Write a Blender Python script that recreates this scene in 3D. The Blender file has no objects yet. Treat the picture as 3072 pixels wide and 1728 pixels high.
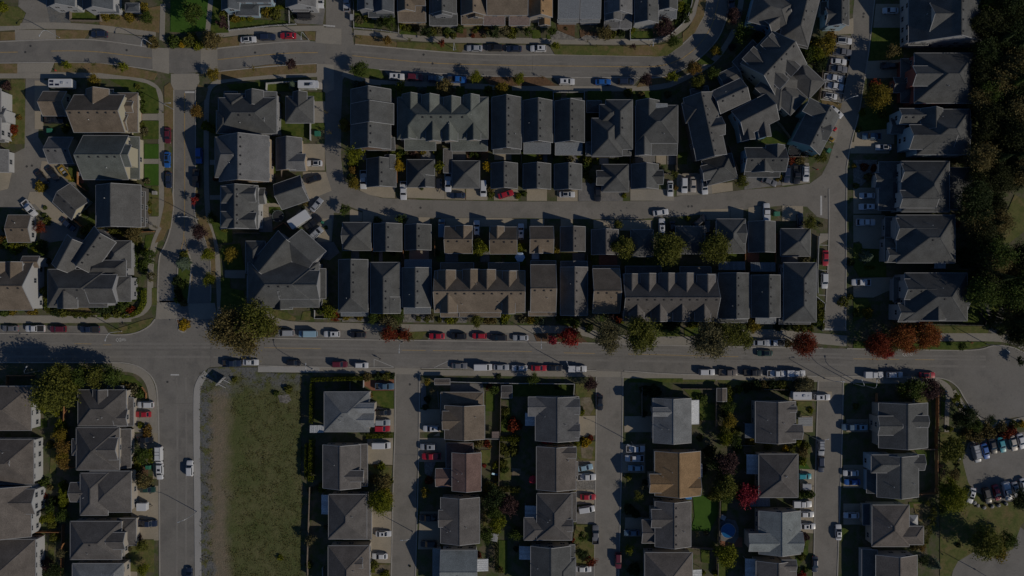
import bpy, bmesh, math, random
from mathutils import Vector, Matrix

rng = random.Random(7)
R = math.radians
scene = bpy.context.scene
col = scene.collection

# ---------------------------------------------------------------- camera, sky, sun, exposure
CAM_H = 235.0                      # drone height in metres
PX = 0.1                           # metres on the ground for one pixel of the 3072 px photograph
cam_data = bpy.data.cameras.new('camera')
cam_data.sensor_width = 36.0
cam_data.sensor_fit = 'HORIZONTAL'
cam_data.lens = 18.0 * CAM_H / (1536 * PX)
cam_data.clip_start = 1.0
cam_data.clip_end = 5000.0
cam = bpy.data.objects.new('camera', cam_data)
cam.location = (0, 0, CAM_H)
cam.rotation_euler = (0, 0, 0)
col.objects.link(cam)
scene.camera = cam

SUN_EL, SUN_AZ = 31.0, 118.5       # degrees, azimuth clockwise from the top of the picture
world = bpy.data.worlds.new('World')
scene.world = world
world.use_nodes = True
wn = world.node_tree
sky = wn.nodes.new('ShaderNodeTexSky')
sky.sky_type = 'NISHITA'
sky.sun_disc = False
sky.sun_elevation = R(SUN_EL)
sky.sun_rotation = R(SUN_AZ)
sky.air_density = 1.0
sky.dust_density = 0.0
sky.ozone_density = 6.0
wn.links.new(sky.outputs[0], wn.nodes['Background'].inputs[0])
wn.nodes['Background'].inputs[1].default_value = 0.085
sun_data = bpy.data.lights.new('sun', 'SUN')
sun_data.energy = 5.0
sun_data.angle = R(0.5)
sun_data.color = (1.0, 0.88, 0.70)
sun = bpy.data.objects.new('sun', sun_data)
sd = Vector((math.sin(R(SUN_AZ)) * math.cos(R(SUN_EL)), math.cos(R(SUN_AZ)) * math.cos(R(SUN_EL)), math.sin(R(SUN_EL))))
sun.rotation_euler = (-sd).to_track_quat('-Z', 'Y').to_euler()
sun.location = sd * 300
col.objects.link(sun)
scene.view_settings.view_transform = 'Standard'
scene.view_settings.look = 'None'
scene.view_settings.gamma = 1.0
scene.view_settings.use_curve_mapping = False
scene.view_settings.exposure = -1.06
scene.cycles.max_bounces = 4
scene.cycles.diffuse_bounces = 2
scene.cycles.glossy_bounces = 2
scene.cycles.transparent_max_bounces = 4

# ---------------------------------------------------------------- survey grid: tile + offsets -> metres
K = 3.35352
def native(t, x, y):
    if t == 'F':
        return x * 3072 / 2576, y * 3072 / 2576
    return int(t[0]) * 512 + x / K, int(t[1]) * 432 + y / K
def W(t, x, y, h=0.0):
    nx, ny = native(t, x, y)
    f = (CAM_H - h) / CAM_H * PX
    return Vector(((nx - 1536) * f, (864 - ny) * f, 0))
def unit(t):
    return PX * (3072 / 2576 if t == 'F' else 1 / K)
def toF(p):
    return (p[0] / PX + 1536) * 2576 / 3072, (864 - p[1] / PX) * 2576 / 3072

# ---------------------------------------------------------------- materials
MATS = {}
def cool(c):      # surfaces measured under warm light, brought back to their neutral colour
    return (c[0], c[1] * 1.05, min(c[2] * 1.18, .8))
def nodes_of(name):
    m = bpy.data.materials.new(name)
    m.use_nodes = True
    nt = m.node_tree
    return m, nt, nt.nodes['Principled BSDF']
def plain(name, c, rough=0.6, metal=0.0, spec=0.5, var=0.0, scale=3.0):
    if name in MATS:
        return MATS[name]
    c = cool(c)
    m, nt, b = nodes_of(name)
    b.inputs['Base Color'].default_value = (*c, 1)
    b.inputs['Roughness'].default_value = rough
    b.inputs['Metallic'].default_value = metal
    b.inputs['Specular IOR Level'].default_value = spec
    if var:
        geo = nt.nodes.new('ShaderNodeNewGeometry')
        n = nt.nodes.new('ShaderNodeTexNoise')
        n.inputs['Scale'].default_value = scale
        n.inputs['Detail'].default_value = 4
        nt.links.new(geo.outputs['Position'], n.inputs['Vector'])
        mr = nt.nodes.new('ShaderNodeMapRange')
        mr.inputs['From Min'].default_value = 0.3
        mr.inputs['From Max'].default_value = 0.7
        mr.inputs['To Min'].default_value = 1 - var
        mr.inputs['To Max'].default_value = 1 + var
        nt.links.new(n.outputs['Fac'], mr.inputs['Value'])
        mx = nt.nodes.new('ShaderNodeVectorMath')
        mx.operation = 'SCALE'
        mx.inputs[0].default_value = c
        nt.links.new(mr.outputs[0], mx.inputs['Scale'])
        nt.links.new(mx.outputs[0], b.inputs['Base Color'])
    MATS[name] = m
    return m
def mottled(name, cols, scales, rough=0.9, bump=0.0, bscale=8.0, fine=0.12):
    """Ground surface: colours blended by noises of several sizes, plus a fine grain."""
    if name in MATS:
        return MATS[name]
    m, nt, b = nodes_of(name)
    b.inputs['Roughness'].default_value = rough
    b.inputs['Specular IOR Level'].default_value = 0.2
    geo = nt.nodes.new('ShaderNodeNewGeometry')
    prev = None
    for i, c in enumerate(cols):
        c = cool(c)
        if prev is None:
            rgb = nt.nodes.new('ShaderNodeRGB')
            rgb.outputs[0].default_value = (*c, 1)
            prev = rgb.outputs[0]
            continue
        n = nt.nodes.new('ShaderNodeTexNoise')
        n.inputs['Scale'].default_value = scales[i - 1]
        n.inputs['Detail'].default_value = 5
        n.inputs['Roughness'].default_value = 0.6
        mp = nt.nodes.new('ShaderNodeMapping')
        mp.inputs['Location'].default_value = (i * 37.1, i * 11.3, 0)
        nt.links.new(geo.outputs['Position'], mp.inputs['Vector'])
        nt.links.new(mp.outputs[0], n.inputs['Vector'])
        mr = nt.nodes.new('ShaderNodeMapRange')
        mr.inputs['From Min'].default_value = 0.44 if i < 4 else .60
        mr.inputs['From Max'].default_value = 0.62 if i < 4 else .72
        nt.links.new(n.outputs['Fac'], mr.inputs['Value'])
        mx = nt.nodes.new('ShaderNodeMix')
        mx.data_type = 'RGBA'
        nt.links.new(mr.outputs[0], mx.inputs['Factor'])
        nt.links.new(prev, mx.inputs['A'])
        mx.inputs['B'].default_value = (*c, 1)
        prev = mx.outputs['Result']
    n = nt.nodes.new('ShaderNodeTexNoise')
    n.inputs['Scale'].default_value = 2.2
    n.inputs['Detail'].default_value = 3
    nt.links.new(geo.outputs['Position'], n.inputs['Vector'])
    mr = nt.nodes.new('ShaderNodeMapRange')
    mr.inputs['From Min'].default_value = 0.3
    mr.inputs['From Max'].default_value = 0.7
    mr.inputs['To Min'].default_value = 1 - fine
    mr.inputs['To Max'].default_value = 1 + fine
    nt.links.new(n.outputs['Fac'], mr.inputs['Value'])
    sc = nt.nodes.new('ShaderNodeVectorMath')
    sc.operation = 'SCALE'
    nt.links.new(prev, sc.inputs[0])
    nt.links.new(mr.outputs[0], sc.inputs['Scale'])
    nt.links.new(sc.outputs[0], b.inputs['Base Color'])
    if bump:
        n2 = nt.nodes.new('ShaderNodeTexNoise')
        n2.inputs['Scale'].default_value = bscale
        n2.inputs['Detail'].default_value = 4
        nt.links.new(geo.outputs['Position'], n2.inputs['Vector'])
        bp = nt.nodes.new('ShaderNodeBump')
        bp.inputs['Strength'].default_value = bump
        bp.inputs['Distance'].default_value = 0.1
        nt.links.new(n2.outputs['Fac'], bp.inputs['Height'])
        nt.links.new(bp.outputs[0], b.inputs['Normal'])
    MATS[name] = m
    return m
def shingle(name, c, metal=False, streak=0.17):
    """Asphalt shingles: courses down the slope (by height) and blotchy tabs; or ribbed sheet metal."""
    if name in MATS:
        return MATS[name]
    c = cool(c)
    m, nt, b = nodes_of(name)
    b.inputs['Roughness'].default_value = 0.45 if metal else 0.9
    b.inputs['Specular IOR Level'].default_value = 0.4 if metal else 0.15
    geo = nt.nodes.new('ShaderNodeNewGeometry')
    def noise(scale, lo, hi, stretch=None):
        n = nt.nodes.new('ShaderNodeTexNoise')
        n.inputs['Scale'].default_value = scale
        n.inputs['Detail'].default_value = 3
        src = geo.outputs['Position']
        if stretch:
            mp = nt.nodes.new('ShaderNodeMapping')
            mp.inputs['Scale'].default_value = stretch
            nt.links.new(src, mp.inputs['Vector'])
            src = mp.outputs[0]
        nt.links.new(src, n.inputs['Vector'])
        mr = nt.nodes.new('ShaderNodeMapRange')
        mr.inputs['From Min'].default_value = 0.3
        mr.inputs['From Max'].default_value = 0.7
        mr.inputs['To Min'].default_value = lo
        mr.inputs['To Max'].default_value = hi
        nt.links.new(n.outputs['Fac'], mr.inputs['Value'])
        return mr.outputs[0]
    def mul(a, bb):
        q = nt.nodes.new('ShaderNodeMath')
        q.operation = 'MULTIPLY'
        nt.links.new(a, q.inputs[0])
        nt.links.new(bb, q.inputs[1])
        return q.outputs[0]
    f = mul(noise(0.35, 1 - streak, 1 + streak), noise(3.0, 0.74, 1.26, (1, 1, 4)))
    info = nt.nodes.new('ShaderNodeObjectInfo')
    mr = nt.nodes.new('ShaderNodeMapRange')
    mr.inputs['To Min'].default_value = 0.82
    mr.inputs['To Max'].default_value = 1.14
    nt.links.new(info.outputs['Random'], mr.inputs['Value'])
    f = mul(f, mr.outputs[0])
    sc = nt.nodes.new('ShaderNodeVectorMath')
    sc.operation = 'SCALE'
    sc.inputs[0].default_value = c
    nt.links.new(f, sc.inputs['Scale'])
    nt.links.new(sc.outputs[0], b.inputs['Base Color'])
    if not metal:
        sep = nt.nodes.new('ShaderNodeSeparateXYZ')
        nt.links.new(geo.outputs['Position'], sep.inputs[0])
        w = nt.nodes.new('ShaderNodeMath')
        w.operation = 'MULTIPLY'
        w.inputs[1].default_value = 9.0
        nt.links.new(sep.outputs[2], w.inputs[0])
        fr = nt.nodes.new('ShaderNodeMath')
        fr.operation = 'FRACT'
        nt.links.new(w.outputs[0], fr.inputs[0])
        bp = nt.nodes.new('ShaderNodeBump')
        bp.inputs['Strength'].default_value = 0.25
        bp.inputs['Distance'].default_value = 0.02
        nt.links.new(fr.outputs[0], bp.inputs['Height'])
        nt.links.new(bp.outputs[0], b.inputs['Normal'])
    MATS[name] = m
    return m
def leafmat(name, c, c2=None, var=0.35):
    if name in MATS:
        return MATS[name]
    m, nt, b = nodes_of(name)
    b.inputs['Roughness'].default_value = 0.7
    b.inputs['Specular IOR Level'].default_value = 0.15
    geo = nt.nodes.new('ShaderNodeNewGeometry')
    mx = nt.nodes.new('ShaderNodeMix')
    mx.data_type = 'RGBA'
    c2 = c2 or (c[0] * 1.5, c[1] * 1.35, c[2] * 1.1)
    mx.inputs['A'].default_value = (c[0] * (1 - var), c[1] * (1 - var), c[2] * (1 - var), 1)
    mx.inputs['B'].default_value = (*c2, 1)
    nt.links.new(geo.outputs['Random Per Island'], mx.inputs['Factor'])
    nt.links.new(mx.outputs['Result'], b.inputs['Base Color'])
    tr = nt.nodes.new('ShaderNodeBsdfTranslucent')
    nt.links.new(mx.outputs['Result'], tr.inputs['Color'])
    ms = nt.nodes.new('ShaderNodeMixShader')
    ms.inputs[0].default_value = 0.25
    nt.links.new(b.outputs[0], ms.inputs[1])
    nt.links.new(tr.outputs[0], ms.inputs[2])
    nt.links.new(ms.outputs[0], nt.nodes['Material Output'].inputs[0])
    MATS[name] = m
    return m

M = {
 'ground': mottled('soil', [(.085, .078, .045), (.12, .10, .065), (.06, .078, .024)], [.15, .4], bump=.4),
 'asphalt': mottled('asphalt', [(.165, .154, .132), (.196, .183, .160), (.138, .129, .113), (.178, .165, .142), (.125, .118, .105)], [.03, .11, .25, .95], fine=.07, bump=.15, bscale=14),
 'lane': mottled('lane_asphalt', [(.182, .167, .140), (.210, .193, .164), (.158, .146, .123), (.190, .174, .147), (.14, .13, .112)], [.04, .15, .3, 1.0], fine=.07, bump=.15, bscale=14),
 'concrete': mottled('concrete', [(.255, .230, .185), (.225, .205, .168)], [.12], fine=.07),
 'newconcrete': mottled('new_concrete', [(.31, .295, .265), (.28, .27, .245)], [.1], fine=.05),
 'tanconc': mottled('tan_concrete', [(.30, .255, .185), (.26, .225, .165)], [.15], fine=.07),
 'paver': mottled('grey_pavers', [(.17, .16, .145), (.14, .135, .125)], [.5], fine=.12),
 'brick': mottled('red_pavers', [(.24, .105, .06), (.20, .09, .055)], [.6], fine=.15),
 'gravel': mottled('grey_gravel', [(.125, .125, .118), (.10, .103, .10), (.15, .14, .12)], [.2, .7], bump=.5, fine=.18),
 'lawn': mottled('mown_lawn', [(.062, .085, .014), (.085, .095, .020), (.042, .068, .010)], [.25, .6], bump=.5, fine=.15),
 'vivid': mottled('watered_lawn', [(.038, .088, .010), (.046, .10, .012)], [.3], bump=.4, fine=.1),
 'dry': mottled('dry_grass', [(.155, .112, .050), (.125, .110, .038), (.18, .125, .065)], [.2, .5], bump=.5, fine=.16),
 'olive': mottled('patchy_grass', [(.105, .105, .032), (.14, .11, .045), (.075, .09, .022)], [.22, .5], bump=.5, fine=.16),
 'mulch': mottled('bark_mulch', [(.13, .075, .04), (.10, .06, .035)], [.6], bump=.6, fine=.2),
 'field': mottled('field_weeds', [(.105, .108, .040), (.145, .118, .058), (.070, .085, .025), (.12, .105, .045)], [.05, .16, .6], bump=.8, bscale=3, fine=.25),
 'dirt': mottled('dirt_track', [(.165, .130, .085), (.19, .16, .115), (.12, .105, .06)], [.2, .5], bump=.5, fine=.2),
 'seam': mottled('asphalt_seam', [(.147, .137, .119), (.165, .153, .133)], [.3], fine=.08),
 'rock': mottled('rock_bed', [(.20, .185, .16), (.14, .13, .115)], [1.2], bump=1, fine=.3),
 'kerb': mottled('kerb_concrete', [(.30, .28, .24), (.26, .24, .21)], [.2], fine=.06),
 'white': plain('white_paint', (.34, .34, .33), .6, var=.06),
 'linewhite': plain('road_white', (.42, .41, .38), .8, var=.15, scale=2),
 'lineyellow': plain('road_yellow', (.36, .235, .075), .8, var=.2, scale=1),
 'cream': plain('cream_siding', (.34, .31, .22), .8, var=.05),
 'grey': plain('grey_siding', (.22, .22, .22), .8, var=.05),
 'paleblue': plain('pale_blue_siding', (.26, .35, .40), .8, var=.05),
 'blue': plain('blue_siding', (.13, .26, .36), .8, var=.05),
 'teal': plain('teal_siding', (.16, .28, .28), .8, var=.05),
 'tan': plain('tan_siding', (.33, .26, .18), .8, var=.05),
 'beige': plain('beige_stucco', (.30, .265, .215), .85, var=.05),
 'redwall': plain('red_siding', (.24, .07, .05), .8, var=.05),
 'darkwall': plain('dark_siding', (.07, .065, .06), .8, var=.05),
 'brownwall': plain('brown_siding', (.16, .10, .065), .8, var=.05),
 'wood': plain('cedar_boards', (.27, .125, .05), .8, var=.25, scale=1.5),
 'oldwood': plain('weathered_boards', (.16, .13, .10), .85, var=.2, scale=1.5),
 'trim': plain('white_trim', (.27, .27, .265), .6),
 'greytrim': plain('grey_trim', (.20, .20, .20), .6),
 'darktrim': plain('dark_trim', (.05, .045, .04), .6),
 'black': plain('black_metal', (.02, .02, .022), .5),
 'steel': plain('galvanised_steel', (.40, .41, .41), .4, .3),
 'glass': plain('window_glass', (.018, .024, .032), .06, 0, .6),
 'carglass': plain('car_glass', (.010, .014, .02), .05, 0, .6),
 'tyre': plain('tyre_rubber', (.012, .012, .012), .9),
 'lamp': plain('lamp_lens', (.6, .6, .55), .2),
 'taillamp': plain('tail_lens', (.35, .02, .02), .3),
 'liner': plain('bed_liner', (.018, .018, .02), .8),
 'water': plain('pool_water', (.015, .11, .26), .05),
 'vinyl': plain('pool_wall', (.12, .25, .38), .4),
 'bark': plain('bark', (.09, .065, .045), .95, var=.25),
 'skin': plain('skin', (.45, .28, .2), .6),
 'redcloth': plain('red_canvas', (.45, .02, .035), .8),
 'bluecloth': plain('blue_canvas', (.40, .50, .60), .8),
 'greenbox': plain('green_enamel', (.03, .15, .09), .5),
 'bluetarp': plain('blue_tarp', (.02, .14, .35), .5),
 'solar': plain('solar_cells', (.012, .015, .035), .1),
 'yellow': plain('yellow_plastic', (.30, .19, .03), .4),
 'redplastic': plain('red_plastic', (.42, .02, .03), .4),
 'mat': plain('trampoline_mat', (.02, .022, .025), .9),
 'stone': plain('grey_stone', (.24, .23, .21), .9, var=.25),
}
ROOF = {
 'char': (.080, .081, .077), 'blue': (.074, .082, .088), 'grey': (.118, .117, .114), 'green': (.10, .108, .095),
 'brown': (.142, .113, .083), 'taupe': (.125, .108, .092), 'mid': (.10, .092, .084), 'red': (.13, .085, .07),
 'tan': (.225, .145, .075), 'light': (.185, .19, .185), 'pale': (.17, .185, .178), 'warm': (.090, .088, .082),
}
ROOFM = {k: shingle('shingles_' + k, v) for k, v in ROOF.items()}
ROOFM['metal'] = shingle('sheet_metal', (.15, .16, .165), True, .03)
ROOFM['bmetal'] = shingle('brown_sheet_metal', (.145, .11, .095), True, .03)
ROOFM['wmetal'] = shingle('white_sheet_metal', (.46, .47, .46), True, .03)
LEAF = {
 'green': leafmat('leaf_green', (.055, .088, .020)), 'dark': leafmat('leaf_dark', (.026, .044, .016)),
 'olive': leafmat('leaf_olive', (.094, .110, .024)), 'lime': leafmat('leaf_lime', (.125, .150, .014)),
 'yellow': leafmat('leaf_yellow', (.165, .14, .022)), 'gold': leafmat('leaf_gold', (.30, .22, .014)),
 'orange': leafmat('leaf_orange', (.16, .08, .024), (.24, .17, .04)), 'red': leafmat('leaf_red', (.25, .020, .022), (.36, .045, .035)),
 'crimson': leafmat('leaf_crimson', (.25, .02, .04), (.34, .045, .065)), 'rust': leafmat('leaf_rust', (.15, .022, .014), (.22, .05, .02)),
 'purple': leafmat('leaf_purple', (.060, .032, .036), (.085, .05, .05)), 'blue': leafmat('leaf_blue_spruce', (.075, .115, .095)),
 'brown': leafmat('leaf_brownish', (.150, .110, .040), (.17, .15, .06)), 'cedar': leafmat('leaf_cedar', (.105, .135, .012)),
 'grey': leafmat('leaf_greyish', (.115, .115, .068)), 'weed': leafmat('leaf_weed', (.10, .105, .034), (.17, .15, .06)),
 'maple': leafmat('leaf_maple', (.17, .030, .014), (.32, .125, .03)),
 'forest': leafmat('leaf_forest', (.024, .034, .013), (.048, .056, .018)),
}
# ---------------------------------------------------------------- object helpers
def link(name, me, parent=None, mat=None):
    o = bpy.data.objects.new(name, me)
    col.objects.link(o)
    if parent is not None:
        o.parent = parent
    if mat is not None and me is not None:
        if not me.materials:
            me.materials.append(mat)
        elif me.materials[0] is not mat:
            o.material_slots[0].link = 'OBJECT'
            o.material_slots[0].material = mat
    return o
def mesh(name, vs, fs, mat=None, smooth=False):
    me = bpy.data.meshes.new(name)
    me.from_pydata([tuple(v) for v in vs], [], fs)
    if mat is not None:
        me.materials.append(mat)
    if smooth:
        for p in me.polygons:
            p.use_smooth = True
    me.update()
    return me
class MB:
    def __init__(s):
        s.v = []; s.f = []
    def add(s, vs, fs):
        n = len(s.v)
        s.v += [tuple(v) for v in vs]
        s.f += [tuple(i + n for i in f) for f in fs]
        return s
    def box(s, x0, y0, z0, x1, y1, z1, mtx=None):
        vs = [(x0, y0, z0), (x1, y0, z0), (x1, y1, z0), (x0, y1, z0), (x0, y0, z1), (x1, y0, z1), (x1, y1, z1), (x0, y1, z1)]
        if mtx is not None:
            vs = [mtx @ Vector(v) for v in vs]
        return s.add(vs, [(0, 3, 2, 1), (4, 5, 6, 7), (0, 1, 5, 4), (1, 2, 6, 5), (2, 3, 7, 6), (3, 0, 4, 7)])
    def bar(s, a, b, w, h=None):
        a, b = Vector(a), Vector(b)
        h = h or w
        d = b - a
        if d.length < 1e-6:
            return s
        d.normalize()
        up = Vector((0, 0, 1)) if abs(d.z) < .95 else Vector((1, 0, 0))
        sx = d.cross(up).normalized() * w / 2
        sz = sx.cross(d).normalized() * h / 2
        vs = [a - sx - sz, a + sx - sz, a + sx + sz, a - sx + sz, b - sx - sz, b + sx - sz, b + sx + sz, b - sx + sz]
        return s.add(vs, [(0, 1, 2, 3), (7, 6, 5, 4), (0, 4, 5, 1), (1, 5, 6, 2), (2, 6, 7, 3), (3, 7, 4, 0)])
    def tube(s, pts, rads, n=6, cap=True):
        pts = [Vector(p) for p in pts]
        b0 = len(s.v)
        for i, p in enumerate(pts):
            d = (pts[min(i + 1, len(pts) - 1)] - pts[max(i - 1, 0)])
            d = d.normalized() if d.length > 1e-6 else Vector((0, 0, 1))
            up = Vector((0, 1, 0)) if abs(d.z) > .9 else Vector((0, 0, 1))
            a = d.cross(up).normalized(); b = a.cross(d).normalized()
            for k in range(n):
                t = 2 * math.pi * k / n
                s.v.append(tuple(p + (a * math.cos(t) + b * math.sin(t)) * rads[i]))
        for i in range(len(pts) - 1):
            for k in range(n):
                k2 = (k + 1) % n
                s.f.append((b0 + i * n + k, b0 + (i + 1) * n + k, b0 + (i + 1) * n + k2, b0 + i * n + k2))
        if cap:
            s.f.append(tuple(b0 + k for k in range(n)))
            s.f.append(tuple(b0 + (len(pts) - 1) * n + k for k in reversed(range(n))))
        return s
    def lathe(s, prof, n=12, c=(0, 0)):
        b0 = len(s.v)
        for r, z in prof:
            for k in range(n):
                t = 2 * math.pi * k / n
                s.v.append((c[0] + r * math.cos(t), c[1] + r * math.sin(t), z))
        for i in range(len(prof) - 1):
            for k in range(n):
                k2 = (k + 1) % n
                s.f.append((b0 + i * n + k, b0 + i * n + k2, b0 + (i + 1) * n + k2, b0 + (i + 1) * n + k))
        s.f.append(tuple(b0 + k for k in reversed(range(n))))
        s.f.append(tuple(b0 + (len(prof) - 1) * n + k for k in range(n)))
        return s
    def mesh(s, name, mat=None, smooth=False):
        return mesh(name, s.v, s.f, mat, smooth)
    def build(s, name, mat, parent=None, smooth=False):
        return link(name, s.mesh(name, mat, smooth), parent)
def empty(name, loc, rz=0.0):
    o = bpy.data.objects.new(name, None)
    o.location = loc
    o.rotation_euler = (0, 0, rz)
    o.empty_display_size = 0.5
    col.objects.link(o)
    return o
def copy_tree(o, parent=None):
    c = o.copy()
    col.objects.link(c)
    c.parent = parent
    for ch in o.children:
        copy_tree(ch, c)
    return c
REG = []
def reg(o, base, place, cat, group=None, pos=None):
    o['category'] = cat
    if group:
        o['group'] = group
    REG.append((o, base, place, pos if pos is not None else o.location))
ORD = ['first', 'second', 'third', 'fourth', 'fifth', 'sixth', 'seventh', 'eighth', 'ninth', 'tenth', 'eleventh', 'twelfth', 'thirteenth',
       'fourteenth', 'fifteenth', 'sixteenth', 'seventeenth', 'eighteenth', 'nineteenth', 'twentieth']
def finish_labels():
    d = {}
    for r in REG:
        d.setdefault((r[1], r[2]), []).append(r)
    for (base, place), L in d.items():
        if len(L) == 1:
            L[0][0]['label'] = base + ' ' + place
            continue
        xs = [r[3][0] for r in L]; ys = [r[3][1] for r in L]
        hor = (max(xs) - min(xs)) >= (max(ys) - min(ys))
        L.sort(key=lambda r: r[3][0] if hor else -r[3][1])
        n = len(L)
        for i, r in enumerate(L):
            if hor:
                q = 'leftmost' if i == 0 else 'rightmost' if i == n - 1 else (ORD[i] + ' from left' if i < n / 2 else ORD[n - 1 - i] + ' from right')
            else:
                q = 'topmost' if i == 0 else 'bottommost' if i == n - 1 else (ORD[i] + ' from top' if i < n / 2 else ORD[n - 1 - i] + ' from bottom')
            r[0]['label'] = base + ' ' + place + ', ' + q

# places in the picture that a label can point to (full-view pixels)
ZONES = [
 (0, 0, 395, 120, 'at the top left corner'), (395, 0, 545, 130, 'by the green strip up top'), (545, 0, 830, 120, 'around the white-fenced top house'),
 (830, 0, 1290, 92, 'in the top row front yards'), (1290, 0, 1780, 108, 'in the top row right yards'), (830, 92, 1780, 145, "on upper street's north side"),
 (0, 120, 130, 520, 'by the far left alley'), (130, 120, 400, 200, "on upper street's left verge"), (130, 200, 402, 400, 'at the brown-roofed upper left house'),
 (400, 120, 535, 560, 'on the left side street'), (535, 130, 800, 205, "on upper street's verge right of crossing"), (535, 205, 830, 360, 'at the upper left corner house'),
 (535, 360, 850, 640, 'at the left court houses'), (800, 130, 905, 500, 'by the upper back alley'), (905, 145, 1320, 235, "on upper street's south side"),
 (1320, 145, 1720, 235, "on upper street's south-right side"), (1720, 20, 2070, 250, 'around the bend houses'), (905, 235, 1320, 500, 'behind the long gabled terrace'),
 (1320, 235, 1720, 500, 'behind the upper middle houses'), (1720, 250, 2090, 480, 'behind the bend houses'), (2070, 0, 2160, 400, 'in the upper right parking bays'),
 (2140, 0, 2460, 380, 'at the upper right shaded houses'), (2440, 0, 2577, 860, 'in the dark wood'),
 (2120, 380, 2440, 700, 'at the middle right houses'), (2120, 700, 2440, 830, 'at the lowest right-hand house'), (2120, 830, 2577, 890, "on main street's right verge"),
 (0, 520, 130, 800, 'at the left edge houses'), (130, 380, 402, 580, 'in the left court'), (130, 580, 400, 800, 'around the hedged left corner house'),
 (400, 560, 535, 830, 'at the street mouth by the island'), (535, 640, 830, 795, 'at the large grey corner house'),
 (830, 500, 1260, 660, 'by the middle lane, left part'), (1260, 500, 1540, 660, 'by the middle lane centre'), (1540, 500, 1860, 690, 'by the middle lane, right part'), (1860, 490, 2120, 690, 'at the middle lane end'),
 (830, 660, 1260, 832, 'before the middle left terrace'), (1260, 660, 1440, 832, 'before the middle centre houses'), (1440, 660, 1820, 900, 'before the middle right terrace'), (1820, 690, 2125, 900, "on main street's north-right side"),
 (0, 790, 400, 860, "on main street's north-left kerb"), (520, 780, 830, 900, "on main street's north side"), (830, 810, 1440, 900, "on main street's middle north kerb"),
 (400, 830, 545, 1449, 'on the lower left street'),
 (0, 860, 402, 1000, 'at the lower left corner'), (0, 1000, 190, 1449, 'at the far lower left houses'), (190, 1000, 402, 1449, 'at the lower left driveways'),
 (500, 935, 780, 1449, 'on the vacant lot'), (540, 890, 1000, 945, "on main street's south-left kerb"), (1000, 890, 1500, 955, "on main street's middle south kerb"),
 (1500, 890, 2060, 960, "on main street's south-right kerb"), (2100, 890, 2420, 985, "on main street's far right kerb"),
 (755, 940, 1060, 1120, 'at the white-roofed lower house'), (755, 1120, 1010, 1449, 'left of first lower street'), (1010, 940, 1250, 1449, 'right of first lower street'),
 (1250, 940, 1320, 1449, 'between the lower middle yards'), (1320, 940, 1530, 1449, 'left of second lower street'), (1530, 940, 1760, 1449, 'right of second lower street'),
 (1760, 940, 1870, 1449, 'in the lower right back yards'), (1870, 940, 2090, 1449, 'left of third lower street'), (2090, 940, 2390, 1449, 'right of third lower street'),
 (2390, 890, 2577, 1110, 'at the turning court'), (2390, 1100, 2577, 1260, 'in the lower right car park'), (2390, 1260, 2577, 1449, 'on the lower right green'),
]
def place_of(p):
    x, y = toF(p)
    x = min(max(x, 1), 2575); y = min(max(y, 1), 1447)
    for a, b, c, d, s in ZONES:
        if a <= x < c and b <= y < d:
            return s
    return 'near the main street middle'

# ---------------------------------------------------------------- ground patches
def pts_of(s):
    return [tuple(float(q) for q in p.split(',')) for p in s.split()]
PCOUNT = [0]
def prism(name, P, z, mat, parent=None, z0=-0.06):
    """A sheet with real kerb height: polygon P (world xy) from z0 to z."""
    area = sum(P[i].x * P[(i + 1) % len(P)].y - P[(i + 1) % len(P)].x * P[i].y for i in range(len(P)))
    if area < 0:
        P = P[::-1]
    n = len(P)
    vs = [(p.x, p.y, z) for p in P] + [(p.x, p.y, z0) for p in P]
    fs = [tuple(range(n))] + [(i, i + n, (i + 1) % n + n, (i + 1) % n) for i in range(n)]
    o = link(name, mesh(name, vs, fs, mat), parent)
    if parent is None:
        o['kind'] = 'structure'
    return o
ZL = {'road': .02, 'drive': .062, 'walk': .10, 'lawn': .14, 'bed': .18, 'mark': .055}
def patch(kind, mat, t, s, name=None, lv=None):
    PCOUNT[0] += 1
    k = lv or ('drive' if kind == 'driveway' else None) or {'asphalt': 'road', 'lane': 'road', 'concrete': 'walk', 'newconcrete': 'walk', 'tanconc': 'drive', 'paver': 'drive', 'brick': 'drive'}.get(mat, 'lawn')
    P = [W(t, x, y) for x, y in (pts_of(s) if isinstance(s, str) else s)]
    if len(P) == 2:
        a, b = P
        P = [a, Vector((b.x, a.y, 0)), b, Vector((a.x, b.y, 0))]
    return prism(kind, P, ZL[k] + (.0022 * (PCOUNT[0] % 16) if k not in ('road', 'mark') else .003 * (PCOUNT[0] % 8) if k == 'road' else .0007 * (PCOUNT[0] % 8)), M[mat])
def offset_line(P, w):
    L, Rr = [], []
    n = len(P)
    for i, p in enumerate(P):
        d1 = (p - P[i - 1]).normalized() if i else (P[1] - p).normalized()
        d2 = (P[i + 1] - p).normalized() if i < n - 1 else d1
        m = (d1 + d2).normalized()
        nrm = Vector((-m.y, m.x, 0))
        sc = 1 / max(.5, nrm.dot(Vector((-d1.y, d1.x, 0))))
        L.append(p + nrm * w / 2 * sc); Rr.append(p - nrm * w / 2 * sc)
    return L, Rr
def smooth_line(P, it=2):
    for _ in range(it):
        Q = [P[0]]
        for a, b in zip(P, P[1:]):
            Q += [a * .75 + b * .25, a * .25 + b * .75]
        P = Q + [P[-1]]
    return P
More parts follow.
